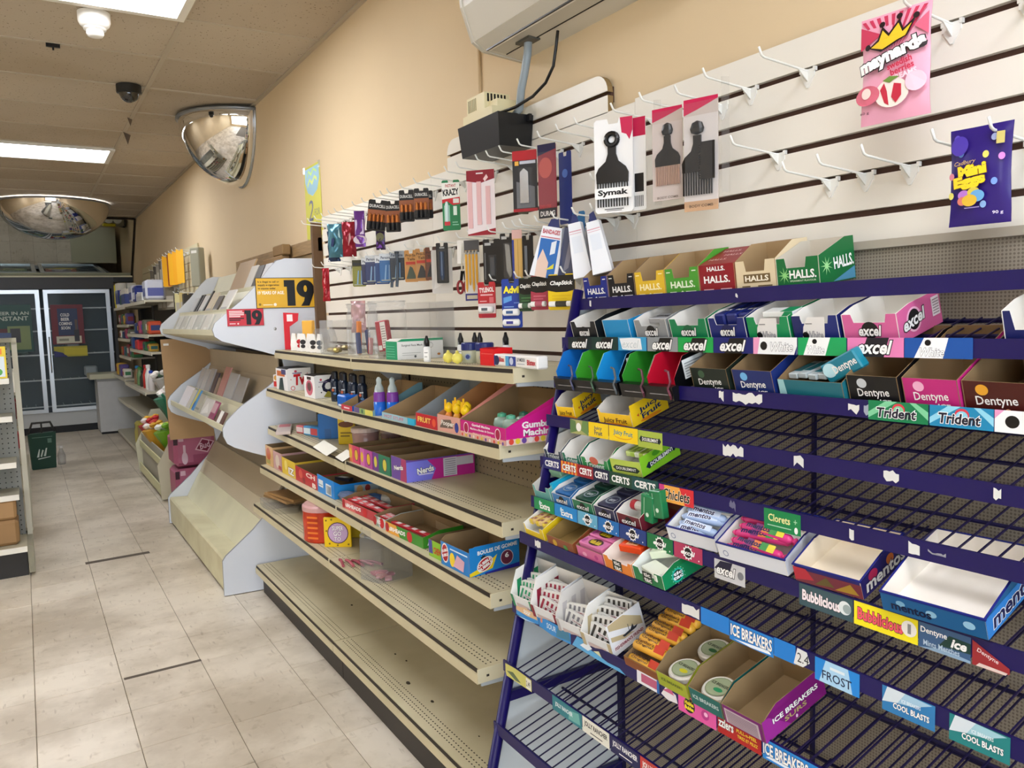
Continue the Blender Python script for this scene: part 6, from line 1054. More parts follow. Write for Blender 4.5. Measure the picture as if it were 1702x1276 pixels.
def card(label, x, y, ztop, h, w, yaw, color, ops, name='carded_pack', cat='pack', th=.0016, blister=None, group=None, roll=0, rough=.35, pitch=0):
    """flat backing card hanging from a hook, optionally with a clear blister"""
    mx = at(x, y, ztop, yaw, pitch, roll); c = min(w, h)*.06
    hl = [(-w/2+c, -h), (w/2-c, -h), (w/2, -h+c), (w/2, -c), (w/2-c, 0), (w*.16, 0), (w*.12, -.012), (-w*.12, -.012), (-w*.16, 0), (-w/2+c, 0), (-w/2, -c), (-w/2, -h+c)]
    o = MB().prism(hl, 0, th, mat(color, rough=rough), 'y').build(name, mx=mx); tag(o, label, cat, group)
    if ops: Print(w, h, ops).build('print', o, FRONT(-w/2, 0, -h))
    if blister:
        u0, v0, u1, v1, d = blister; a, b, e, f = (u0-.5)*w, (u1-.5)*w, (v0-1)*h, (v1-1)*h; q = d*.5
        MB().faces([(a, 0, e), (b, 0, e), (b, 0, f), (a, 0, f), (a+q, -d, e+q), (b-q, -d, e+q), (b-q, -d, f-q), (a+q, -d, f-q)], [(4, 5, 6, 7), (0, 1, 5, 4), (1, 2, 6, 5), (2, 3, 7, 6), (3, 0, 4, 7)], clear('f8f8f8', .12, .04)).build('blister', o)
    return o
def inside(o, mb, name): return mb.build(name, o)
# combs
def pick(s_, teeth='101012', n=12, body='101012', fist=False):
    m = MB(); b = mat(body, rough=.25); tm_ = mat(teeth, rough=.3, metal=.0 if teeth == '101012' else .7)
    out = [(-.035, .0), (.035, .0), (.036, .02), (.03, .032), (.014, .045), (.009, .06), (.009, .078), (-.009, .078), (-.009, .06), (-.014, .045), (-.03, .032), (-.036, .02)]
    m.prism([(x*s_, z*s_) for x, z in out], -.006, -.001, b, 'y')
    if fist: m.lathe([(.002, -.012), (.014*s_, -.008), (.017*s_, .0), (.012*s_, .012), (.002, .016)], b, c=(0, -.004, .092*s_), n=12, sy=.5)
    else: m.tube([(.0125*s_*math.cos(k*math.pi/8), -.0035, .09*s_+.0125*s_*math.sin(k*math.pi/8)) for k in range(17)], .0055*s_, b, 8)
    for k in range(n): x = (-.033+.066*k/(n-1))*s_; m.box((x-.0013, -.005, -.05*s_), (x+.0013, -.002, .002), tm_)
    return m
o = card('white comb card with a black afro pick', 1.225, 1.487, 1.90, .22, .096, 32, 'efefef', [('p', [(.68, 1), (1, 1), (1, .86), (.92, .76), (.84, .82), (.72, .84)], 'c81c50'), ('r', .03, .135, .97, .265, 'f6f6f4'), ('t', 'Symak', .5, .2, .78, .085, '121214', {'bold': .03}), ('r', .25, .035, .75, .045, '555555'), ('r', .3, .02, .7, .028, '777777')], name='comb_card', cat='comb')
inside(o, pick(1.12).xf(T((-.002, -.001, -.150))), 'comb')
inside(o, MB().box((-.046, -.0078, -.187), (.046, -.0073, -.162), mat('f4f4f2', rough=.4)), 'paper_band'); Print(.09, .024, [('t', 'Symak', .5, .5, .84, .72, '121214', {'bold': .035})]).build('lettering', o, FRONT(-.045, -.008, -.1865))
o = card('second white comb card tucked behind the first one', 1.26, 1.452, 1.897, .215, .06, 20, 'e9e9e8', [('r', .3, .8, 1, 1, 'c01c4c'), ('r', .5, .2, .9, .4, '141416')]+[('r', .5+.07*k, .04, .53+.07*k, .16, '141416') for k in range(6)], name='comb_card', cat='comb')
PKF = clear('fbeef0', .22, .1)
o = card('clear comb pack with red header and metal teeth', 1.225, 1.303, 1.883, .198, .072, 20, 'c2b2a8', [('p', [(0, .86), (.4, .9), (1, .97), (1, 1), (0, 1)], 'c0184c'), ('r', 0, 0, 1, .84, 'c9bcb6'), ('t', 'BODY COMB', .5, .03, .7, .025, '5a4a40', {})], name='comb_pack', cat='comb', blister=(.02, .01, .98, .97, .012))
inside(o, pick(.82, 'd8b8ac', 14, fist=True).xf(T((.002, 0, -.125))), 'comb')
o = card('clear comb pack with red header and two black combs', 1.225, 1.203, 1.88, .23, .076, 20, 'bfb3aa', [('p', [(0, .86), (.4, .9), (1, .97), (1, 1), (0, 1)], 'c0184c'), ('r', 0, .09, 1, .85, 'cdc6c2'), ('r', 0, 0, 1, .09, 'c09a78'), ('t', 'BODY COMB', .5, .045, .7, .025, '4a3a30', {})], name='comb_pack', cat='comb', blister=(.02, .04, .98, .97, .014))
inside(o, pick(.95, '101012', 12, fist=True).xf(T((-.006, -.001, -.150))), 'comb')
m = MB(); m.box((.004, -.012, -.168), (.034, -.008, -.092), BLACK)
for k in range(14): m.box((.0, -.011, -.166+.005*k), (.006, -.009, -.1635+.005*k), BLACK)
inside(o, m, 'small_comb')
for q, (y, xx) in enumerate([(1.345, 1.235), (1.15, 1.24)]):
    o = MB().box((-.008, -.0015, -.21), (.008, 0, .02), clear('f4f4f2', .12, .1)).build('clear_strip', mx=at(xx, y, 1.89, 60)); tag(o, ['clear hanging strip left of the metal toothed comb', 'clear hanging strip right of the black combs'][q], 'strip', 'clear hanging strips')
# glue, nail files, clippers, durag
o = card('green and white glue card', 1.23, 2.331, 1.888, .163, .06, 48, '177a48', [('r', .0, .62, 1, .95, 'f0efe8'), ('t', 'KRAZY', .5, .76, .9, .13, '121214', {'bold': .04, 'rot': 4}), ('t', 'INSTANT', .5, .89, .6, .06, 'b8202c', {'bold': .02}), ('p', [(0, .62), (1, .66), (1, .52), (.6, .5), (.3, .58), (0, .54)], 'c8202c'), ('r', .62, .54, .95, .63, 'e0e0da'), ('r', .1, .1, .42, .5, '9ad0b4'), ('r', .1, .1, .42, .18, 'c8303c'), ('r', .62, .3, .82, .48, 'dff0e4'), ('r', .55, .1, .9, .12, '8ac8a8'), ('r', .55, .15, .85, .17, '8ac8a8')], name='glue_card')
inside(o, MB().tube([(-.014, -.006, -.135), (-.014, -.006, -.125), (-.014, -.006, -.08), (-.014, -.005, -.07)], [.005, .006, .006, .003], mat('cfe4e0', rough=.2), 10), 'glue_tube')
o = card('white nail file card with dark red header', 1.225, 2.125, 1.886, .197, .09, 42, 'eadfe0', [('p', [(0, .84), (.5, .8), (1, .86), (1, 1), (0, 1)], '8a1428'), ('p', [(0, 0), (1, 0), (1, .1), (.5, .06), (0, .02)], '9a1428'), ('p', [(.6, .86), (.72, .93), (.78, .88), (.66, .82)], 'e9c8c8'), ('r', .35, .94, .6, .96, 'e9e0e0')], name='nail_file_card')
for q, (x, z0, L) in enumerate([(-.034, -.175, .14), (-.005, -.165, .13), (.024, -.165, .115)]): inside(o, MB().box((x-.007, -.004, z0), (x+.007, -.0005, z0+L), mat('e0b4b4', rough=.6)), 'nail_file')
o = card('black clipper card with red header', 1.225, 1.875, 1.898, .168, .072, 38, '26282c', [('r', 0, .84, 1, 1, 'b01c28'), ('r', .3, .78, .95, .83, 'c0c4d0'), ('r', .1, .76, .26, .83, 'e8b04a'), ('r', 0, 0, 1, .05, 'a01c28'), ('p', [(.15, .06), (.9, .06), (.9, .4), (.15, .5)], '6a6c70')], name='clipper_card', blister=(.25, .08, .8, .72, .01))
inside(o, MB().prism([(-.013, -.145), (.013, -.145), (.012, -.06), (.0, -.05), (-.012, -.06)], -.008, -.002, mat('a8aaae', rough=.2, metal=.8), 'y'), 'clipper')
o = card('dark pack of pins turned sideways beside the clippers', 1.25, 1.925, 1.89, .16, .03, 75, '6a6450', [('r', .1, .1, .9, .9, '8a8468')], name='pin_card')
o = card('red durag pack with dark header', 1.225, 1.766, 1.895, .195, .058, 22, '8a2a38', [('p', [(0, .85), (1, .92), (1, 1), (0, 1)], '1c1c40'), ('e', .42, .68, .11, .14, 'b8504a'), ('r', 0, 0, 1, .13, '2a2a2e'), ('t', 'DURAG', .5, .06, .8, .07, 'd0ccc8', {'bold': .03}), ('t', 'DELUXE', .4, .16, .6, .04, 'c83a3a', {})], name='durag_pack', blister=(.03, .13, .97, .9, .008))
o = card('narrow dark blue pack behind the durag', 1.262, 1.735, 1.872, .19, .05, 5, '1a2c70', [('e', .5, .7, .06, .06, '4a6ab0')], name='blue_pack')
# battery cards in the top row
def dura(label, x, y, z, h, w, yaw, n, roll=0):
    o = card(label, x, y, z, h, w, yaw, '1a1a1c', [('t', 'DURACELL', .5, .8, .86, .1, 'd8d8d6', {'bold': .03}), ('r', 0, .3, 1, .68, '9a5a3a')], name='battery_card', group='copper top battery cards', roll=roll)
    for k in range(n):
        x_ = (-.5+(k+.5)/n)*w*.86; inside(o, MB().lathe([(w*.36/n, 0), (w*.36/n, h*.24)], mat('1c1c1e', rough=.3), c=(x_, -.006, -h*.94), n=10).lathe([(w*.36/n, 0), (w*.36/n, h*.22), (w*.15/n, h*.23), (w*.15/n, h*.26)], mat('b8703a', rough=.25, metal=.7), c=(x_, -.006, -h*.70), n=10), 'battery')
dura('copper top battery card tilted forward, leftmost of the battery cards', 1.235, 2.955, 1.908, .122, .078, 50, 4, 8); dura('copper top battery card half hidden behind the tilted one', 1.26, 2.875, 1.895, .12, .06, 50, 3)
dura('copper top battery card, second from the right', 1.235, 2.69, 1.908, .115, .056, 50, 3); dura('copper top battery card, rightmost in the row', 1.245, 2.585, 1.9, .11, .054, 50, 3); dura('copper top battery card behind the pair on the right', 1.285, 2.63, 1.9, .1, .05, 50, 3)
bag('teal foil bag at the far end of the top row', 1.24, 3.485, 1.872, .15, .07, 52, '4a7a8a', [('p', [(.1, .5), (.4, .9), (.5, .5), (.3, .1)], '1f2f5a'), ('p', [(.6, .1), (.9, .5), (.8, .9)], 'a8c8cc')], th=.03, name='foil_bag', wr=.0065, seed=11, group='foil bags in the top row')
bag('dark red foil bag next to the teal one', 1.24, 3.31, 1.862, .15, .062, 52, '8a1c2c', [('p', [(.5, .3), (.6, .9), (.7, .5)], 'c89a9a')], th=.03, name='foil_bag', wr=.0065, seed=12, group='foil bags in the top row')
bag('navy foil bag behind the teal one', 1.265, 3.58, 1.85, .14, .06, 52, '2a3a5a', [], th=.02, name='foil_bag', wr=.0065, seed=17, group='foil bags in the top row')
bag('purple and white candy pack in the top row', 1.24, 3.18, 1.893, .15, .046, 50, '6a3a8a', [('r', .1, .35, .9, .75, 'cfc0d8'), ('e', .5, .2, .2, .12, 'cfc0c8')], th=.012, name='foil_bag', seed=13)
bag('small purple and black pouch hanging low under the batteries', 1.25, 2.985, 1.80, .085, .04, 45, '3a2a4a', [('r', .1, .1, .9, .35, '6a3aa0'), ('e', .5, .6, .2, .2, '6a6a4a')], th=.01, name='foil_bag', seed=14)
bag('long red foil bag hanging at the far end of the middle row', 1.23, 3.615, 1.682, .155, .036, 48, 'a01c28', [('p', [(.3, .6), (.6, .9), (.5, .5)], 'd88a8a'), ('p', [(.4, .2), (.7, .4), (.5, .1)], 'c06a6a')], th=.02, name='foil_bag', wr=.0065, seed=15)
# middle row: lighter packs and shavers
for q in range(6):
    y = 3.2-.075*q; o = card(['yellow green pack at the far end of the blue shaver packs', 'dark blue shaver pack, first of the cluster', 'dark blue shaver pack, second of the cluster', 'blue shaver pack with white header, third of the cluster', 'bright blue shaver pack, fourth of the cluster', 'dark shaver pack, last of the cluster'][q], 1.235+.012*(q % 2), y, 1.69+.004*(q % 3), .112, .058, 50, ['8a8a3a', '28305a', '2a3a6a', '244a86', '2a6aa8', '2a3440'][q], [('r', 0, .76, 1, 1, ['3a3a2a', 'd8dce0', 'cfd4da', 'e4e8ec', 'd0d8e0', 'a0a8b0'][q]), ('t', 'Personna', .5, .86, .8, .1, '1c2a4a', {'bold': .02}), ('p', [(.3, .05), (.4, .05), (.5, .6), (.42, .6)], '8ab4d8'), ('p', [(.6, .05), (.7, .05), (.72, .6), (.64, .6)], '7aa0c8'), ('r', .1, .05, .9, .09, 'a8b0a0')], name='shaver_pack', group='shaver packs in the middle row', blister=(.05, .03, .95, .74, .014))
for q, y in enumerate((2.86, 2.83)):
    o = MB().tube([(0, -.002, 0), (.002, -.003, -.06), (-.004, -.002, -.13)], .006, mat('3a4450', rough=.3), 8).lathe([(.009, -.004), (.009, .004)], mat('2a3038'), c=(0, -.002, 0), n=8).build('key_strap', mx=at(1.24, y-.02*q, 1.69, 50)); tag(o, ['dark strap hanging right of the shavers, left one', 'dark strap hanging right of the shavers, right one'][q], 'strap', 'dark straps')
for q, (y, c) in enumerate([(2.672, 'c08a4a'), (2.6, 'b8844a'), (2.54, '6a3a24'), (2.50, '4a2c20')]):
    o = card(['orange brown comb card, leftmost of four', 'orange brown comb card, second of four', 'dark brown comb card, third of four', 'darkest brown comb card, rightmost of four'][q], 1.235+.01*q, y, 1.688, .116, .05, 50, c, [('t', 'Pro-Sal', .5, .84, .8, .08, '3a2414', {'bold': .02}), ('t', 'Tails', .5, .72, .6, .08, '3a2414', {'bold': .02}), ('r', .1, .55, .9, .64, 'b83a2a'), ('p', [(.1, .1), (.4, .5), (.6, .45), (.9, .1)], ['3a4a3a', '1c1c1e', '141416', '1c1c1e'][q])], name='hair_tie_card', group='brown hair tie cards', blister=(.1, .05, .9, .55, .012))
o = card('clear bag hanging behind the black pen card', 1.25, 2.455, 1.672, .15, .075, 45, 'cfccc8', [('p', [(.1, .1), (.5, .2), (.8, .9), (.3, .8)], 'dcdad6')], name='clear_bag', cat='bag')
o = card('black card with a single dark pen', 1.225, 2.40, 1.69, .135, .042, 48, '141416', [('r', .3, .86, .7, .9, '9a9a9a')], name='pen_card', blister=(.12, .04, .88, .84, .012)); inside(o, MB().tube([(.0, -.006, -.125), (.0, -.006, -.11), (.0, -.006, -.03)], [.004, .008, .008], mat('2a3a54', rough=.15), 10), 'pen')
# scissors
t = empty('scissors', at(1.235, 2.27, 1.688, 42)); tag(t, 'scissors with red and black handles on a white card', 'scissors')
MB().box((-.02, 0, -.075), (.02, .0015, .0), mat('ece9e4', rough=.5)).build('card', t)
m = MB(); 
for s_ in (-1, 1): m.prism([(s_*.001, -.01), (s_*.006, -.075), (s_*.010, -.11), (s_*.002, -.105)], -.004+.001*s_, -.002+.001*s_, mat('b8bcc0', rough=.2, metal=.9), 'y')
m.build('blades', t)
for s_ in (-1, 1):
    m = MB(); m.tube([(s_*.004, -.004, -.10), (s_*.008, -.004, -.13)], .005, BLACK, 8); m.tube([(s_*.012+.0095*math.cos(k*math.pi/8), -.004, -.152+.02*math.sin(k*math.pi/8)) for k in range(17)], .0042, mat('8a1c24', rough=.35), 7); m.build('handle', t, smooth=True)
o = card('card of yellow pencils', 1.225, 2.195, 1.68, .19, .05, 42, 'd8d8d4', [('r', 0, .8, 1, 1, '4a4a4c'), ('r', 0, 0, 1, .12, '3a3a7a'), ('r', .1, .03, .8, .09, 'c0b8a0')], name='pencil_card')
for k in range(4):
    x = -.017+.0115*k; inside(o, MB().tube([(x, -.005, -.162+.02*(k % 2)), (x, -.005, -.15+.02*(k % 2)), (x, -.005, -.045), (x, -.005, -.032)], [.0012, .0042, .0042, .0042], mat('d8a03a', rough=.35), 6).tube([(x, -.005, -.044), (x, -.005, -.033)], .0046, mat('b8bcc0', rough=.2, metal=.9), 6), 'pencil')
o = card('clear strip pack next to the pencils', 1.24, 2.13, 1.68, .16, .018, 42, 'c9c9c8', [('r', .2, .05, .8, .9, 'a0a4a8')], name='clear_strip_pack')
o = card('black knife card with a short dark blade', 1.225, 2.07, 1.672, .135, .056, 40, '121214', [('r', .1, .86, .45, .92, 'b0b0ae'), ('r', .08, .1, .14, .7, '6a6a6c')], name='knife_card', blister=(.3, .15, .75, .65, .01)); inside(o, MB().box((-.004, -.006, -.11), (.01, -.002, -.055), mat('3a3c40', rough=.3)), 'knife')
o = card('black knife card with a long silver blade', 1.225, 1.978, 1.68, .14, .046, 40, '121214', [('r', .1, .88, .45, .94, 'b0b0ae')], name='knife_card', blister=(.2, .05, .85, .8, .01)); inside(o, MB().prism([(-.006, -.03), (.008, -.035), (.014, -.12), (.008, -.13), (-.002, -.11)], -.007, -.002, mat('8a8e92', rough=.25, metal=.7), 'y'), 'knife')
o = card('pack of tan sticks with pink header', 1.225, 1.926, 1.685, .14, .03, 40, 'cfa860', [('r', 0, .82, 1, 1, 'd0a8a0'), ('r', 0, 0, .2, .8, '2a3a8a'), ('r', .55, .02, .6, .8, 'a8843a')], name='stick_pack')
o = card('black card with a thin grey tool', 1.235, 1.886, 1.665, .115, .034, 32, '161618', [('r', .2, .1, .45, .75, '6a7078')], name='tool_card')
o = card('blue box cutter card behind the bandages', 1.27, 1.70, 1.71, .06, .06, 10, '1f6aa0', [('r', .1, .1, .9, .5, '3a8ac0')], name='blue_pack')
# bandages
def bandage(label, x, y, z, h, w, yaw, roll, ops, c='e9ecf2', pitch=0):
    mx = at(x, y, z, yaw, pitch, roll); o = MB().prism([(-w*.32, 0), (w*.32, 0), (w/2, -h), (-w/2, -h)], 0, .02, mat(c, rough=.4), 'y').prism([(-w*.2, 0), (w*.2, 0), (w*.12, .025), (-w*.12, .02)], .008, .010, mat('2a3468', rough=.4), 'y').build('bandage_box', mx=mx); tag(o, label, 'box', 'bandage boxes'); Print(w*.64, h, ops).build('print', o, FRONT(-w*.32, 0, -h)); return o
BZ = [('t', 'BANDAGES', .5, .9, .9, .09, 'b83040', {'bold': .03}), ('r', 0, .78, 1, .8, 'c86a78'), ('r', 0, 0, 1, .76, '2a6ab4'), ('p', [(0, 0), (.6, 0), (.6, .3), (.2, .55), (0, .3)], 'e0c4b4'), ('p', [(.6, .45), (.85, .5), (.85, .75), (.6, .7)], 'd8e0e8'), ('p', [(.5, .15), (.9, .3), (.9, .2)], 'd8d03a')]
bandage('blue bandage box with a bare arm picture', 1.215, 1.732, 1.672, .135, .085, 36, 12, BZ); bandage('dark blue bandage box between the picture box and the white one', 1.235, 1.675, 1.665, .13, .06, 30, 6, [('r', 0, 0, 1, 1, '4a5068'), ('p', [(.1, .1), (.5, .2), (.8, .8), (.4, .7)], '7a7a88')], '3a4468')
for q, (y, z, rl) in enumerate([(1.637, 1.672, -9), (1.562, 1.668, -11)]): bandage(['plain white bandage box, left of the pair', 'plain white bandage box, right of the pair'][q], 1.215, y, z, .14-.01*q, .052, 32, rl, [('r', 0, .84, 1, .86, 'd8a8b4'), ('r', 0, .8, 1, .81, 'd8a8b4'), ('r', .1, .45, .9, .75, 'dfe5ee')])
bandage('grey bandage box between the two white ones', 1.24, 1.60, 1.66, .125, .045, 32, -8, [('r', 0, 0, 1, .9, '5a5c66'), ('p', [(.2, .6), (.8, .5), (.7, .9)], '8a7a80')], '6a6c76')
# tablets and lip balm, lower row
def med(label, x, y, z, h, w, yaw, c, ops, tubes, tc='f0f0ee'):
    o = card(label, x, y, z, h, w, yaw, c, ops, name='medicine_card', th=.003)
    for v, cc in tubes: inside(o, MB().tube([(-w*.42, -.010, (v-1)*h), (-w*.36, -.010, (v-1)*h), (w*.36, -.010, (v-1)*h), (w*.42, -.010, (v-1)*h)], [.005, .010, .010, .007], mat(tc, rough=.3), 14).box((-w*.2, -.0205, (v-1)*h-.004), (w*.14, -.0195, (v-1)*h+.004), mat(cc, rough=.4)), 'tube')
    return o
med('red tablet card with a white tube', 1.2, 2.066, 1.543, .108, .056, 40, 'b8242e', [('t', 'TYLENOL', .5, .78, .84, .14, 'f2e8e6', {'bold': .04, 'rot': 3}), ('r', .15, .62, .85, .66, 'e8b8b8'), ('r', .1, .45, .5, .48, 'e0a0a0'), ('r', .65, .42, .9, .58, 'd86a70'), ('r', 0, .12, 1, .4, 'd8c8c8'), ('r', .2, 0, .9, .1, 'a81c34')], [(.24, '5a6068')])
med('blue and yellow tablet card with two white tubes', 1.2, 1.923, 1.545, .14, .06, 40, '1a3c98', [('t', 'Advil', .5, .78, .84, .15, 'f2e23a', {'bold': .05, 'out': '0c1c50', 'ow': .03}), ('p', [(.08, .5), (.5, .56), (.5, .66), (.08, .62)], '5a9ad8'), ('r', .1, .42, .6, .44, '8ab0e0'), ('r', .6, .5, .9, .52, '6a8ad0')], [(.32, '3a5a88'), (.11, '3a3a8a')])
for q, (nm, y, z, w, c, c2) in enumerate([('green', 1.864, 1.545, .046, '2c4a30', '4a7a4a'), ('pink', 1.797, 1.548, .054, 'a83a4e', 'c86a7a'), ('yellow', 1.694, 1.546, .078, 'e0c01c', 'd8b414')]):
    o = card('%s lip balm card with a black header' % nm, 1.212, y, z, .094, w, 30, c, [('p', [(0, .55), (.3, .5), (.7, .5), (1, .55), (1, .97), (0, .97)], '161616'), ('t', 'ChapStick', .5, .74, .84, .15, 'f2f2ee', {'bold': .03, 'shear': .2}), ('r', .15, .38, .85, .42, c2), ('r', .15, .3, .7, .33, c2)], name='lip_balm_card', th=.002)
    inside(o, MB().tube([(-w*.4, -.009, -.078), (-w*.2, -.009, -.078), (w*.4, -.009, -.078)], .0075, mat('e8e8e4', rough=.3), 12).tube([(-w*.15, -.009, -.078), (w*.25, -.009, -.078)], .0079, mat(['4a6a50', 'b05a6a', '3a3a34'][q], rough=.3), 12), 'stick')
# twisted bags hanging under the far hooks behind the jars
bag('pale pink beaded pouch hanging behind the tall jar', 1.27, 3.32, 1.52, .14, .07, 45, 'c8a0a4', [('r', .1, .3, .9, .5, 'd8c0c0')], th=.02, name='foil_bag', wr=.0065, seed=21)
# ================================================================ signs and goods on the magazine rack
PN = lambda x: 4.236-.10*(x-.82)-.0006     # face of the near end panel
def BIG19(d, hole='dfae2c'):
    K9 = '0c0d10'
    return [('p', [(.455+d, .92), (.63+d, .92), (.63+d, .07), (.50+d, .07), (.50+d, .70), (.455+d, .70)], K9), ('e', .80+d*.5, .63, .29, .29, K9, {'n': 28}), ('p', [(.945+d*.5, .66), (.94+d*.5, .5), (.90+d*.5, .28), (.855+d*.5, .06), (.72+d*.5, .06), (.77+d*.5, .22), (.79+d*.5, .40)], K9), ('e', .80+d*.5, .63, .055, .11, hole)]
def panel_sign(label, x0, x1, z0, z1, color, ops, edge):
    L = x1-x0; ya, yb = PN(x0), PN(x1); a = math.atan2(yb-ya, x1-x0)
    mx = T((x0, ya-.001, z0)) @ RZ(a)          # its face looks towards the shop door
    o = MB().box((0, -.0012, 0), (L, 0, z1-z0), edge).build('age_sign', mx=mx); tag(o, label, 'sign')
    Print(L, z1-z0, [('r', .012, .02, .988, .98, color)]+ops).build('print', o, T((0, -.0016, 0)) @ Matrix(((1, 0, 0, 0), (0, 0, -1, 0), (0, 1, 0, 0), (0, 0, 0, 1))))
panel_sign('large yellow age limit sign with a black nineteen on the white end panel', 1.05, 1.372, 1.508, 1.668, 'dfae2c', [('t', 'It is illegal to sell or', .21, .86, .34, .08, '1c140c', {'bold': .02}), ('t', 'supply e-cigarettes', .21, .755, .34, .085, '1c140c', {'bold': .02}), ('t', 'to anyone under', .18, .645, .28, .08, '1c140c', {'bold': .02}), ('t', '19 YEARS OF AGE.', .245, .51, .42, .11, 'f6f0e0', {'bold': .03}),
    ('r', .11, .1, .26, .13, 'f0e4c0'), ('e', .3, .12, .05, .05, 'f6eedc'), ('e', .06, .13, .04, .04, '8a6a1c'), *BIG19(.0)], '2a2014')
panel_sign('small red age limit sign with a black nineteen below the yellow one', .902, 1.085, 1.42, 1.508, 'c8303e', [('r', .06, .84, .42, .9, 'f0d4d4'), ('r', .06, .74, .46, .8, 'f0d4d4'), ('r', .06, .64, .46, .7, 'f0d4d4'), ('r', .06, .54, .36, .6, 'f0d4d4'), ('r', .06, .42, .46, .48, '2a1014'), ('r', .06, .32, .36, .38, '2a1014'), ('r', .06, .12, .22, .17, 'f0d4d4'), ('e', .29, .14, .05, .05, 'f0d4d4'), *BIG19(.02, 'c8303e')], 'a8242e')
def leaf(label, x, y, z, w, h, lean, color, ops=(), th=.008, name='card_pack', cat='pack', group=None, yaw=0, rough=.3, roll=0):
    o = MB().box((0, 0, 0), (w, th, h), mat(color, rough=rough) if isinstance(color, str) else color).build(name, mx=at(x, y, z, yaw, -lean, roll)); tag(o, label, cat, group)
    if ops: Print(w, h, ops).build('print', o, FRONT())
    return o
CLW = clear('f4f4ee', .45, .12)
LB = ['first', 'second', 'third', 'fourth', 'fifth', 'sixth', 'seventh', 'eighth']
for q, (y, c, w) in enumerate([(5.75, 'd8d8d0', .16), (5.56, 'cfd0c6', .2), (5.33, 'e0e0d8', .2), (5.1, 'c8cac2', .2), (4.86, 'd8d6cc', .22), (4.6, 'cccabe', .2)]):
    leaf('pale wrapped card pack on the lowest top tier ledge, %s from the far end' % LB[q], .868, y, 1.386, w, .115, 25, c, [('p', [(.05, .05), (.2, .1), (.35, .95), (.1, .9)], 'b9bab2'), ('r', .55, .1, .9, .3, 'eeeee8')], group='pale card packs on the top tier')
for q, (y, c, w, h) in enumerate([(5.82, 'c9cacc', .12, .13), (5.68, '2c2c2e', .045, .15), (5.6, '343436', .045, .15), (5.52, 'dcdcd8', .12, .14), (5.36, '2a2a2c', .04, .17), (5.28, 'd2c4a8', .18, .15), (5.06, '5a5048', .14, .12), (4.85, 'dcdad2', .2, .15)]):
    leaf(['pale grey pack on the second ledge near the far panel', 'narrow black book on the second ledge, left of two', 'narrow black book on the second ledge, right of two', 'white pack between the black books', 'tall narrow black book on the second ledge', 'tan card pack on the second ledge', 'dark patterned pack on the second ledge', 'white pack on the second ledge near the signs'][q], .982, y, 1.497, w, h, 30, c, [('r', .1, .1, .9, .25, 'b0b0ac')] if w > .1 else (), group='packs on the second ledge of the top tier')
for q, (y, c, w, h) in enumerate([(5.3, 'b89a70', .42, .22), (4.92, 'd8d4ca', .16, .17), (4.74, '3a3634', .14, .16), (4.58, 'c9c9cc', .14, .16), (4.42, '4a4644', .1, .17)]):
    leaf(['large tan cardboard sheet leaning on the top ledge', 'white pack on the top ledge beside the tan sheet', 'black pack on the top ledge', 'light grey pack on the top ledge', 'dark pack on the top ledge nearest the signs'][q], 1.146, y, 1.618, w, h, 24, c, (), group='packs on the top ledge')
pack('flat brown carton lying on top of the magazine rack, lower one', at(1.29, 4.95, 1.765), (.4, .05, .05), 'a08058', name='flat_carton', cat='box', rough=.7)
pack('small brown carton lying on top of the magazine rack, upper one', at(1.29, 4.72, 1.815), (.2, .05, .06), '8f7048', name='flat_carton', cat='box', rough=.7)
for q, (y, c, w, h, ops) in enumerate([(5.9, 'e6e4ea', .26, .15, ()), (5.62, 'cfcac0', .12, .14, ()), (5.5, '5a9ad0', .13, .15, [('p', [(.1, 0), (.5, 0), (.8, 1), (.3, 1)], 'd8c85a'), ('e', .7, .3, .15, .2, '2a6ab8')]), (5.34, 'b8b4a4', .16, .13, [('r', .1, .2, .8, .3, '8a8a80')]), (5.14, 'd0ccc6', .22, .12, [('p', [(.1, .1), (.9, .3), (.5, .8)], 'e8e6e2')]), (4.88, '9a4a6a', .12, .12, [('r', .0, .4, 1, .9, 'c8a0a8')]), (4.7, '6a4a42', .2, .08, [('r', .3, .0, .7, 1, 'f0eeea')])]):
    leaf(['white writing pad at the far end of the middle tier', 'pale pack next to the writing pad', 'blue and yellow pack on the middle tier', 'grey green pack on the middle tier', 'clear pack with white slips on the middle tier', 'plum coloured pack on the middle tier', 'low brown pack with a white label at the front of the middle tier'][q], .892, y, .872, w, h, 28, c, ops, group='packs on the lower ledge of the middle tier')
for q, (y, c, w, h) in enumerate([(5.95, 'b9b9ba', .13, .16), (5.8, 'c4c4c4', .14, .16), (5.64, 'b0b0b2', .14, .17), (5.46, '4a4450', .1, .15), (5.34, 'a08a78', .07, .12), (5.24, 'c08a84', .15, .2), (5.06, 'b4b4b4', .22, .17), (4.8, 'a8a4a0', .2, .16)]):
    leaf(['clear sleeve on the upper ledge of the middle tier, farthest one', 'clear sleeve on the upper ledge, second from the far end', 'clear sleeve on the upper ledge, third from the far end', 'dark violet pack on the upper ledge of the middle tier', 'small tan box on the upper ledge of the middle tier', 'tall dusty pink pack on the upper ledge of the middle tier', 'wide clear pack on the upper ledge beside the pink one', 'grey clear pack on the upper ledge near the end panel'][q], 1.02, y, .972, w, h, 22, c, (), group='packs on the upper ledge of the middle tier')
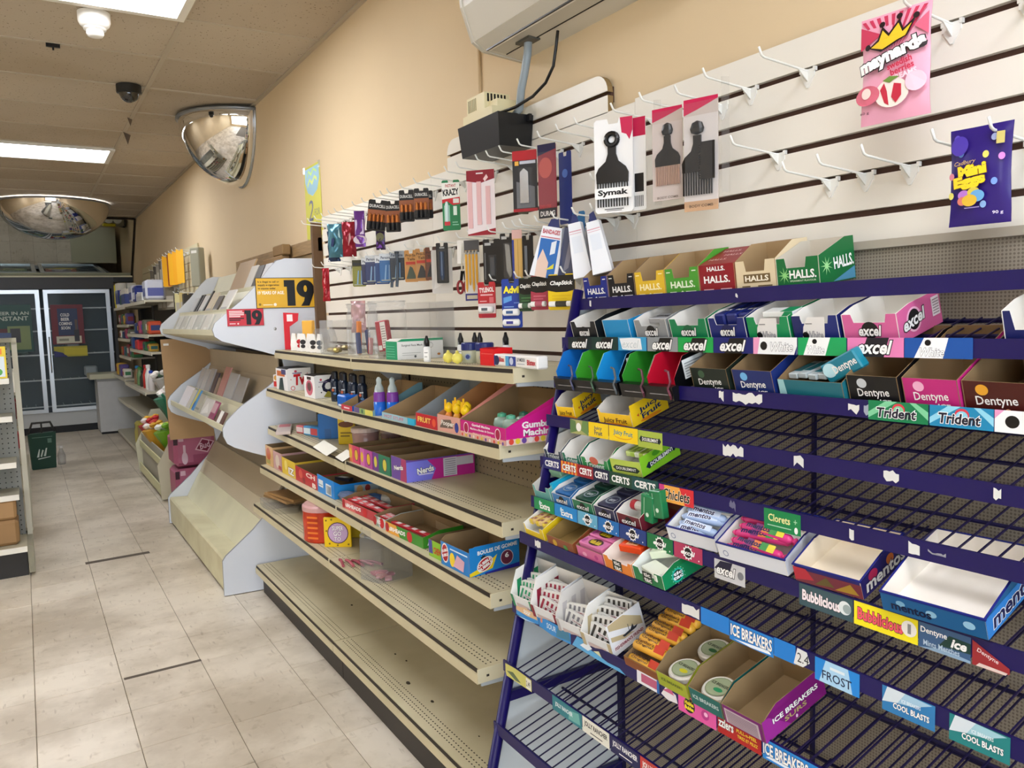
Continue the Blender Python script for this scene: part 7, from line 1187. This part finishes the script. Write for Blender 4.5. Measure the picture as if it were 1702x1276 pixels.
# cardboard sheet, beer cases, flower bin behind the rack
o = MB().prism([(.832, 1.33), (1.18, 1.33), (1.18, .60), (.852, .602)], 6.09, 6.10, CARDD, 'y', mlo=mat('b08e66', rough=.8, var=.06, scale=4)).box((.85, 6.086, 1.285), (.885, 6.09, 1.3), mat('e4e2dc')).build('cardboard_sheet', mx=Matrix()); tag(o, 'large brown cardboard sheet standing behind the magazine rack', 'cardboard')
for q, (z, h) in enumerate([(.36, .24), (.1, .24)]):
    o = pack(['pink beer case with a bottle and red diamond, upper of two', 'pink beer case under the other one'][q], at(.90, 6.60, z, 0), (.30, .30, h), 'b0607a', name='beer_case', cat='box', rough=.5, side=[('r', .45, .1, .95, .35, '9a4a66'), ('p', [(.5, .5), (.68, .85), (.98, .72), (.8, .38)], 'e0b8c0'), ('p', [(.54, .52), (.69, .81), (.94, .71), (.79, .42)], '7a1a34'), ('t', 'Bud', .74, .62, .26, .2, 'e0c0c8', {'rot': 14, 'shear': .2}), ('e', .25, .26, .09, .2, 'd8b8c4'), ('r', .22, .35, .28, .68, 'd8b8c4'), ('r', .0, .7, .1, .95, '3a1420'), ('r', .12, .8, .24, .95, 'd8b0bc')])
    if q == 1: MB().box((.05, .05, -.1), (.25, .25, 0), mat('5a3040')).build('pallet_foot', o)
t = empty('flower_bin', T((1.0, 7.5, 0))); tag(t, 'cream metal bin holding flower bouquets', 'bin')
BN = mat('cdc8ac', rough=.5)
for yy in (6.82, 8.25): MB().prism([(.862, .02), (.862, .05), (.845, .30), (.93, .46), (1.0, .62), (1.33, .62), (1.33, .02)], yy, yy+.015, BN, 'y').build('end_panel', t, mx=Matrix())
for a, b in (((.87, .04), (.88, .12)), ((.88, .28), (.89, .34))): MB().box((a[0], 6.84, a[1]), (b[0], 8.25, b[1]), mat('dcd7a8', rough=.5)).build('rail', t, mx=Matrix())
MB().box((.9, 6.84, .04), (.91, 8.25, .4), mat('b4afa0', rough=.5)).build('front_panel', t, mx=Matrix()); MB().box((.9, 6.84, .04), (1.33, 8.25, .05), BN).build('floor_plate', t, mx=Matrix()); MB().box((1.315, 6.84, .04), (1.33, 8.25, 1.2), mat('8a8676', rough=.6)).build('back_panel', t, mx=Matrix())
for q, (x, y, z, c1, c2) in enumerate([(.99, 8.0, .36, 'c8282c', 'e8b43a'), (.97, 7.6, .36, 'd8a02a', 'c83a34'), (1.02, 7.25, .38, '7ab02a', 'e0d05a'), (1.1, 7.75, .62, '3a8a6a', 'e8e0dc'), (1.12, 7.3, .72, 'e4dcd4', 'b82a34'), (1.14, 8.05, .78, 'c8c4bc', '5a7a5a')]):
    t = empty('bouquet', T((x, y, z)) @ RY(rad(-14))); tag(t, ['red and yellow bouquet at the far end of the bin', 'yellow and red bouquet in the middle of the bin', 'green and yellow bouquet at the near end of the bin', 'green bouquet with pale flowers at the back of the bin', 'white and red bouquet at the back of the bin', 'pale wrapped bouquet standing at the back of the bin'][q], 'bouquet', 'bouquets in the flower bin')
    MB().lathe([(.02, -.14), (.05, .0), (.1, .16)], mat(c1, rough=.35), n=10).build('wrapper', t)
    m = MB(); r = random.Random(q)
    for k in range(7): a = k*2.4; m.lathe([(.004, -.02), (.03, .0), (.034, .02), (.012, .035)], mat([c2, 'f0ece4', c1][k % 3], rough=.5), c=(.06*math.cos(a)*r.random()*1.3, .06*math.sin(a), .17+.03*r.random()), n=8)
    fo = m.build('flowers', t); fo['kind'] = 'stuff'
    m = MB()
    for k in range(6): a = k*1.05; m.prism([(-.012, .1), (.012, .1), (.0, .22)], .05, .052, mat('4a7a3a', rough=.5), 'y').xf(Matrix())
    m.build('leaves', t)
# ================================================================ far shelves
def fp(label, x, y, z, w, d, h, c, ops=(), name='household_pack', cat='pack', yaw=0, group=None, side=()):
    return pack(label, at(x, y, z+.001, yaw), (w, d, h), c, front=ops, side=side, name=name, cat=cat, group=group, rough=.4)
def tp_pack(label, x, y, z, nx, ny, nz, r, c, mx=None):
    """plastic wrapped stack of toilet rolls"""
    t = empty('toilet_roll_pack', at(x, y, z)); tag(t, label, 'toilet rolls', 'toilet roll packs'); rh = r*1.9
    for i in range(nx):
        for j in range(ny):
            m = MB(); m.lathe([(r*.98, 0), (r, .004), (r, rh*nz-.004), (r*.96, rh*nz), (r*.3, rh*nz), (r*.28, rh*nz-.02)], mat('e9e7df', rough=.7), c=(r+2*r*i, r+2*r*j, 0), n=14); m.build('roll_column', t)
    MB().box((-.003, -.003, rh*nz*.15), (2*r*nx+.003, -.001, rh*nz*.7), mat(c, rough=.35)).build('label', t); MB().box((2*r*nx+.001, -.003, rh*nz*.15), (2*r*nx+.003, 2*r*ny, rh*nz*.7), mat(c, rough=.35)).build('label', t)
tp_pack('large toilet roll pack with blue label at the far end of the top far shelf', 1.07, 11.5, 1.656, 3, 2, 3, .055, '2a3a8a'); tp_pack('toilet roll pack with green and blue label on the top far shelf', 1.08, 11.1, 1.656, 3, 2, 2, .055, '3a6a4a'); tp_pack('toilet roll pack in plain wrap on the top far shelf', 1.06, 10.7, 1.656, 3, 2, 2, .055, '4a5aa0')
tp_pack('small toilet roll pack on the second far shelf from the top', 1.12, 10.15, 1.336, 3, 2, 1, .055, 'd8d8e0')
fp('yellow and black tall pack at the corner of the top far shelf', 1.06, 11.54, 1.655, .04, .15, .3, 'e0d02a', [('r', 0, 0, 1, .2, '1c1c1c')]); 
for q, (y, z, w, d, h, c, c2) in enumerate([(9.95, 1.675, .3, .2, .2, 'd8dae4', '2a3a9a'), (9.6, 1.675, .25, .2, .18, '2a3a8a', 'e4e6f0'), (9.3, 1.675, .5, .22, .09, 'e0e0dc', 'c0c0bc'), (8.75, 1.675, .25, .18, .2, 'c9ccd8', '5a62a0')]):
    fp(['white and blue paper towel pack on the top shelf of the detergent bay', 'navy paper towel pack on the top shelf of the detergent bay', 'stack of white napkins on the top shelf of the detergent bay', 'pale blue tissue pack on the top shelf of the detergent bay'][q], 1.06, y, z, w, d, h, c, [('r', .1, .2, .9, .6, c2)], side=[('r', .1, .2, .9, .6, c2)], group='paper goods on the top shelf of the detergent bay')
R3 = random.Random(5); FC = ['8a2a34', '3a7a4a', 'c8a03a', '5a4a8a', 'd8d4ca', '2a3a6a', 'a84a6a', '6a6a5a', 'b8482a', '2f6a6a']; FN = ['red', 'green', 'mustard', 'violet', 'white', 'navy', 'rose', 'olive grey', 'rust', 'teal']
k_ = 0
for (z, x, ys, hh) in [(1.44, 1.08, (11.45, 11.2, 10.95, 10.7), .14), (1.265, 1.08, (11.45, 11.15, 10.85, 10.5), .13), (1.045, 1.08, (11.4, 11.1, 10.75, 10.45), .16), (.80, 1.0, (11.35, 11.0, 10.6), .15), (1.335, 1.07, (9.75, 9.4, 9.05, 8.7), .16), (1.16, 1.08, (10.0, 9.6, 9.2, 8.8), .12)]:
    for y in ys:
        c = k_ % 10; w = R3.uniform(.13, .24); h = hh*R3.uniform(.65, 1)
        fp('%s household pack on the %s, %s' % (FN[c], {1.44: 'shelf below the far toilet rolls', 1.265: 'third shelf of the farthest bay', 1.045: 'fourth shelf of the farthest bay', .80: 'fifth shelf of the farthest bay', 1.335: 'second shelf of the detergent bay', 1.16: 'third shelf of the detergent bay'}[z], 'at its ' + ['far end', 'far middle', 'near middle', 'near end'][ys.index(y)]), x, y, z, w, R3.uniform(.08, .14), h, FC[c], [('r', .1, .3, .9, .7, FC[(c+4) % 10])], side=[('r', .15, .3, .85, .7, FC[(c+7) % 10])], group='mixed packs on the far shelves'); k_ += 1
def bottle(label, x, y, z, r, h, c, cap):
    t = empty('detergent_bottle', at(x, y, z+.001)); tag(t, label, 'bottle', 'bottles on the detergent shelf')
    MB().lathe([(r*.95, 0), (r, .01), (r, h*.6), (r*.5, h*.82), (r*.42, h*.88)], mat(c, rough=.3), n=14, sy=.7).build('body', t, smooth=True); MB().lathe([(r*.45, h*.87), (r*.45, h), (r*.2, h*1.02)], mat(cap, rough=.4), n=10).build('cap', t)
for q, (y, c, cap, h, r) in enumerate([(9.75, '8a6a4a', '2a7ab0', .2, .05), (9.5, '6a8a5a', '4a8a3a', .2, .05), (9.25, '3a3a34', '2a2a2a', .17, .05), (9.02, 'c83a34', 'b82a2a', .24, .045), (8.8, 'e9e6e0', 'e4e0da', .25, .05), (8.62, 'd0c8c4', '2a4ab0', .2, .045)]):
    bottle(['brown jar with blue lid on the detergent shelf', 'green bottle on the detergent shelf', 'dark bottle on the detergent shelf', 'red detergent bottle on the far shelf', 'white detergent bottle on the far shelf', 'pale bottle with blue cap on the detergent shelf'][q], 1.07, y, .77, r, h, c, cap)
for q, (y, c, w, h) in enumerate([(9.95, '2a4a8a', .2, .14), (9.6, 'c83038', .24, .11)]): fp(['navy pack beside the red trays on the detergent shelf', 'red plastic trays pack above the detergent bottles'][q], 1.05, y, 1.16+.0, w, .12, h, c)
fp('yellow carton on the bottom far shelf', 1.02, 9.95, .06, .3, .2, .27, 'd8cc5a', [('e', .2, .8, .12, .12, '5a5a3a'), ('r', .05, .0, .25, .6, 'e8d81c')], name='carton', cat='box'); carton('open brown shipping carton on the bottom far shelf', at(1.01, 9.55, .061), .45, .28, .26, .26, 'b0935e', CARD, (), (), name='shipping_box', k=.2)
# hanging goods on the far slat board
for q, (y, z, c, w, h) in enumerate([(8.4, 2.10, 'e8a81c', .1, .3), (8.2, 2.10, '8a3a1c', .06, .3), (8.02, 2.10, 'e8ac20', .1, .3), (7.82, 2.10, 'e8a41c', .08, .3), (7.62, 2.10, 'eab02a', .08, .3)]): card(['yellow envelope pack on the far board, leftmost', 'brown envelope pack between the yellow ones', 'yellow envelope pack on the far board, second from the left', 'yellow envelope pack on the far board, third from the left', 'yellow envelope pack beside the grey binder'][q], 1.25, y, z, h, w, 40, c, (), name='envelope_pack', group='envelope packs on the far board')
o = pack('tall grey binder standing at the end of the far board', at(1.23, 7.02, 1.74, 25), (.12, .06, .32), '9c9a86', name='binder', cat='binder', rough=.5, front=[('r', .2, .86, .8, .93, 'e0ded4')])
for q, (y, z, c) in enumerate([(9.4, 2.02, '6a6458'), (9.15, 2.05, '4a4640'), (8.95, 2.06, '8a8478'), (8.75, 2.08, '5a564e'), (8.6, 2.08, '9a9488'), (9.0, 1.80, '7a7468'), (8.7, 1.80, '8a8272'), (8.45, 1.80, '6a6456'), (7.9, 1.72, 'c8c08a'), (7.65, 1.72, 'b8a46a'), (7.5, 1.70, '4a463e'), (7.42, 1.70, '2a2824')]):
    card('%s hanging pack on the far board, %s' % (['grey brown', 'dark', 'pale grey', 'dark grey', 'light', 'brown', 'tan', 'olive', 'cream printed', 'tan printed', 'black brown', 'black'][q], ['upper row farthest', 'upper row second', 'upper row third', 'upper row fourth', 'upper row beside the envelopes', 'lower row farthest', 'lower row middle', 'lower row nearer', 'under the binder left', 'under the binder right', 'over the rack left', 'over the rack right'][q]), 1.27, y, z, .22, .1, 45, c, [('r', .1, .1, .9, .6, 'a8a294')], name='hanging_pack', group='hanging packs on the far board')
for y, z in [(8.4, 2.09), (8.2, 2.09), (8.02, 2.09), (7.82, 2.09), (7.62, 2.09), (9.4, 2.01), (9.15, 2.04), (8.95, 2.05), (8.75, 2.07), (8.6, 2.07), (9.0, 1.79), (8.7, 1.79), (8.45, 1.79), (7.9, 1.71), (7.65, 1.71), (7.5, 1.70), (7.42, 1.70)]: dup(hk, at(1.361, y, z), 'white hook holding a pack on the far pale board', 'white hooks on the far board')
# ================================================================ coolers and left side
def poster(label, x0, x1, z0, z1, c, ops, y=CY-.0165):
    o = MB().box((x0, y-.001, z0), (x1, y, z1), mat(c, rough=.4)).build('poster', mx=Matrix()); tag(o, label, 'poster'); Print(x1-x0, z1-z0, ops).build('print', o, T((x0, y-.0014, z0)) @ Matrix(((1, 0, 0, 0), (0, 0, -1, 0), (0, 1, 0, 0), (0, 0, 0, 1))))
poster('dark red and blue beer poster on the right cooler door', .34, .72, 1.20, 1.73, '6a1826', [('r', .2, .22, .82, .9, '24345a'), ('t', 'COLD', .43, .74, .28, .08, 'e4e4e4', {'bold': .03}), ('t', 'BEER', .43, .63, .26, .08, 'e4e4e4', {'bold': .03}), ('t', 'COMING', .43, .52, .4, .08, 'e4e4e4', {'bold': .03}), ('t', 'SOON', .43, .41, .28, .08, 'e4e4e4', {'bold': .03}), ('r', .12, .02, .9, .2, 'c9c8b4'), ('r', .2, .08, .5, .14, '8a8a7a'), ('r', .68, .06, .84, .36, '2a2a30'), ('r', .72, .36, .8, .62, '5a4a44')])
poster('yellow sticker band on the right cooler door', .345, .74, 1.03, 1.17, 'a8a02a', [('p', [(0, 0), (.4, 0), (.25, .4), (0, .6)], '2a2a6a'), ('p', [(.3, .2), (1, .1), (1, .8), (.3, .9)], 'c0b42a')])
poster('dark green beer poster on the left cooler door', -.44, .12, 1.12, 1.74, '1f4a44', [('t', 'BEER IN AN', .62, .82, .66, .07, 'b8c4b8', {'bold': .02}), ('t', 'INSTANT', .62, .71, .62, .09, 'b8c4b8', {'bold': .02}), ('r', .5, .05, .95, .55, '7a8a5a'), ('r', .55, .2, .75, .5, '3a3a3e'), ('r', .05, .25, .5, .5, '5a2a2a')])
for q, (x, z, c) in enumerate([(.5, 1.066, 'c8ccd0'), (.7, .726, 'b8c0c4'), (.85, .366, '9aa4a8'), (-.3, .726, 'a8b8bc'), (-.1, 1.066, '4a6a5a'), (-.35, 1.386, '8a9a9a')]):
    pack(['pale carton on the middle shelf of the right cooler', 'clear wrapped case on the lower shelf of the right cooler', 'grey case at the bottom of the right cooler', 'pale case on the lower shelf of the left cooler', 'green case on the middle shelf of the left cooler', 'grey case behind the left poster'][q], T((x, CY+.2, z+.012)), (.16, .2, .14), c, name='drink_case', cat='box', group='cases in the coolers')
t = empty('carry_bag', T((.085, 9.3, 0)) @ RZ(rad(4))); tag(t, 'dark green carry bag standing on the floor', 'bag')
GB = mat('0f3b2c', rough=.5)
MB().faces([(-.1, -.06, .003), (.11, -.06, .003), (.11, .06, .003), (-.1, .06, .003), (-.115, -.05, .36), (.13, -.05, .37), (.13, .05, .37), (-.115, .05, .36)], [(0, 3, 2, 1), (0, 1, 5, 4), (1, 2, 6, 5), (2, 3, 7, 6), (3, 0, 4, 7), (4, 5, 6, 7)], GB).build('body', t)
MB().tube([(-.11, 0, .36), (-.07, 0, .47), (.09, 0, .47), (.125, 0, .37)], .012, mat('2a2a28'), 6).tube([(.01, 0, .36), (.01, 0, .47)], .008, mat('2a2a28'), 6).build('handle', t)
Print(.2, .34, [('p', [(.2, .34), (.32, .58), (.36, .58), (.3, .34)], 'c8d4cc'), ('p', [(.36, .36), (.46, .56), (.52, .54), (.42, .34)], 'c8d4cc'), ('p', [(.5, .36), (.62, .6), (.68, .6), (.6, .36)], 'c8d4cc'), ('p', [(.25, .3), (.8, .34), (.8, .32), (.25, .27)], 'c8d4cc'), ('r', .05, .93, .95, .94, '7a9a88'), ('r', .72, .75, .9, .88, '5a7a6a')]).build('print', t, T((-.095, -.061, .01)) @ Matrix(((1, 0, 0, 0), (0, 0, -1, 0), (0, 1, 0, 0), (0, 0, 0, 1))))
t = empty('water_jug', T((.255, 9.45, 0))); tag(t, 'clear plastic jug beside the green bag', 'jug')
MB().lathe([(.035, 0), (.04, .02), (.04, .09), (.02, .15), (.015, .17)], clear('d8dce0', .4, .1), n=14).build('body', t, smooth=True); MB().lathe([(.018, .168), (.018, .19)], mat('e4e4e4'), n=10).build('cap', t)
pack('brown carton on the base of the left end unit, upper one', T((-.34, 5.36, .335)), (.235, .22, .115), 'a8845a', name='carton', cat='box', rough=.7, group='brown cartons on the left'); pack('brown carton on the base of the left end unit, lower one', T((-.34, 5.36, .182)), (.24, .22, .15), '9c7a52', name='carton', cat='box', rough=.7, group='brown cartons on the left')
o = pack('yellow and blue picture book standing on the left end unit', T((-.28, 5.37, 1.158)) @ RX(rad(-8)), (.19, .012, .185), 'e8cc2a', name='picture_book', cat='book', front=[('r', .05, .05, .95, .68, 'd8e4ea'), ('e', .5, .4, .2, .2, '3a8ad0'), ('e', .75, .2, .14, .12, '5aa84a'), ('e', .25, .25, .12, .1, '3a6ac0'), ('r', .1, .75, .9, .93, 'e8822a')])
for q, (x, y, c) in enumerate([(-.12, 5.52, '3a4a6a'), (-.22, 5.5, 'd8d6ce')]): pack(['small navy and white box on top of the left end unit', 'pale paper pack on top of the left end unit'][q], T((x, y, 1.387)) @ RZ(rad(20)), (.07, .06, .03), c, name='small_box', cat='box')
for q, (y, z, c, w) in enumerate([(5.9, 1.051, '8a8478', .1), (6.3, .842, '7a2a30', .12), (6.7, .842, '8a3038', .1), (6.0, .842, '6a2028', .12), (6.2, .622, 'a8323a', .12), (6.6, .622, '94303a', .1), (6.1, .422, '8a5a44', .1), (6.5, .422, '7a4a3a', .1)]):
    pack('%s on the shelving run behind the left end unit, %s' % (['grey pack', 'dark red pack', 'red pack', 'maroon pack', 'bright red pack', 'wine red pack', 'brown pack', 'dark brown pack'][q], ['top shelf', 'second shelf middle', 'second shelf far', 'second shelf near', 'third shelf near', 'third shelf far', 'fourth shelf near', 'fourth shelf far'][q]), T((-.19, y, z)), (w, .12, .13), c, name='red_pack', cat='pack', side=[('r', .2, .3, .8, .7, 'd8c8c4')], group='packs behind the left end unit')
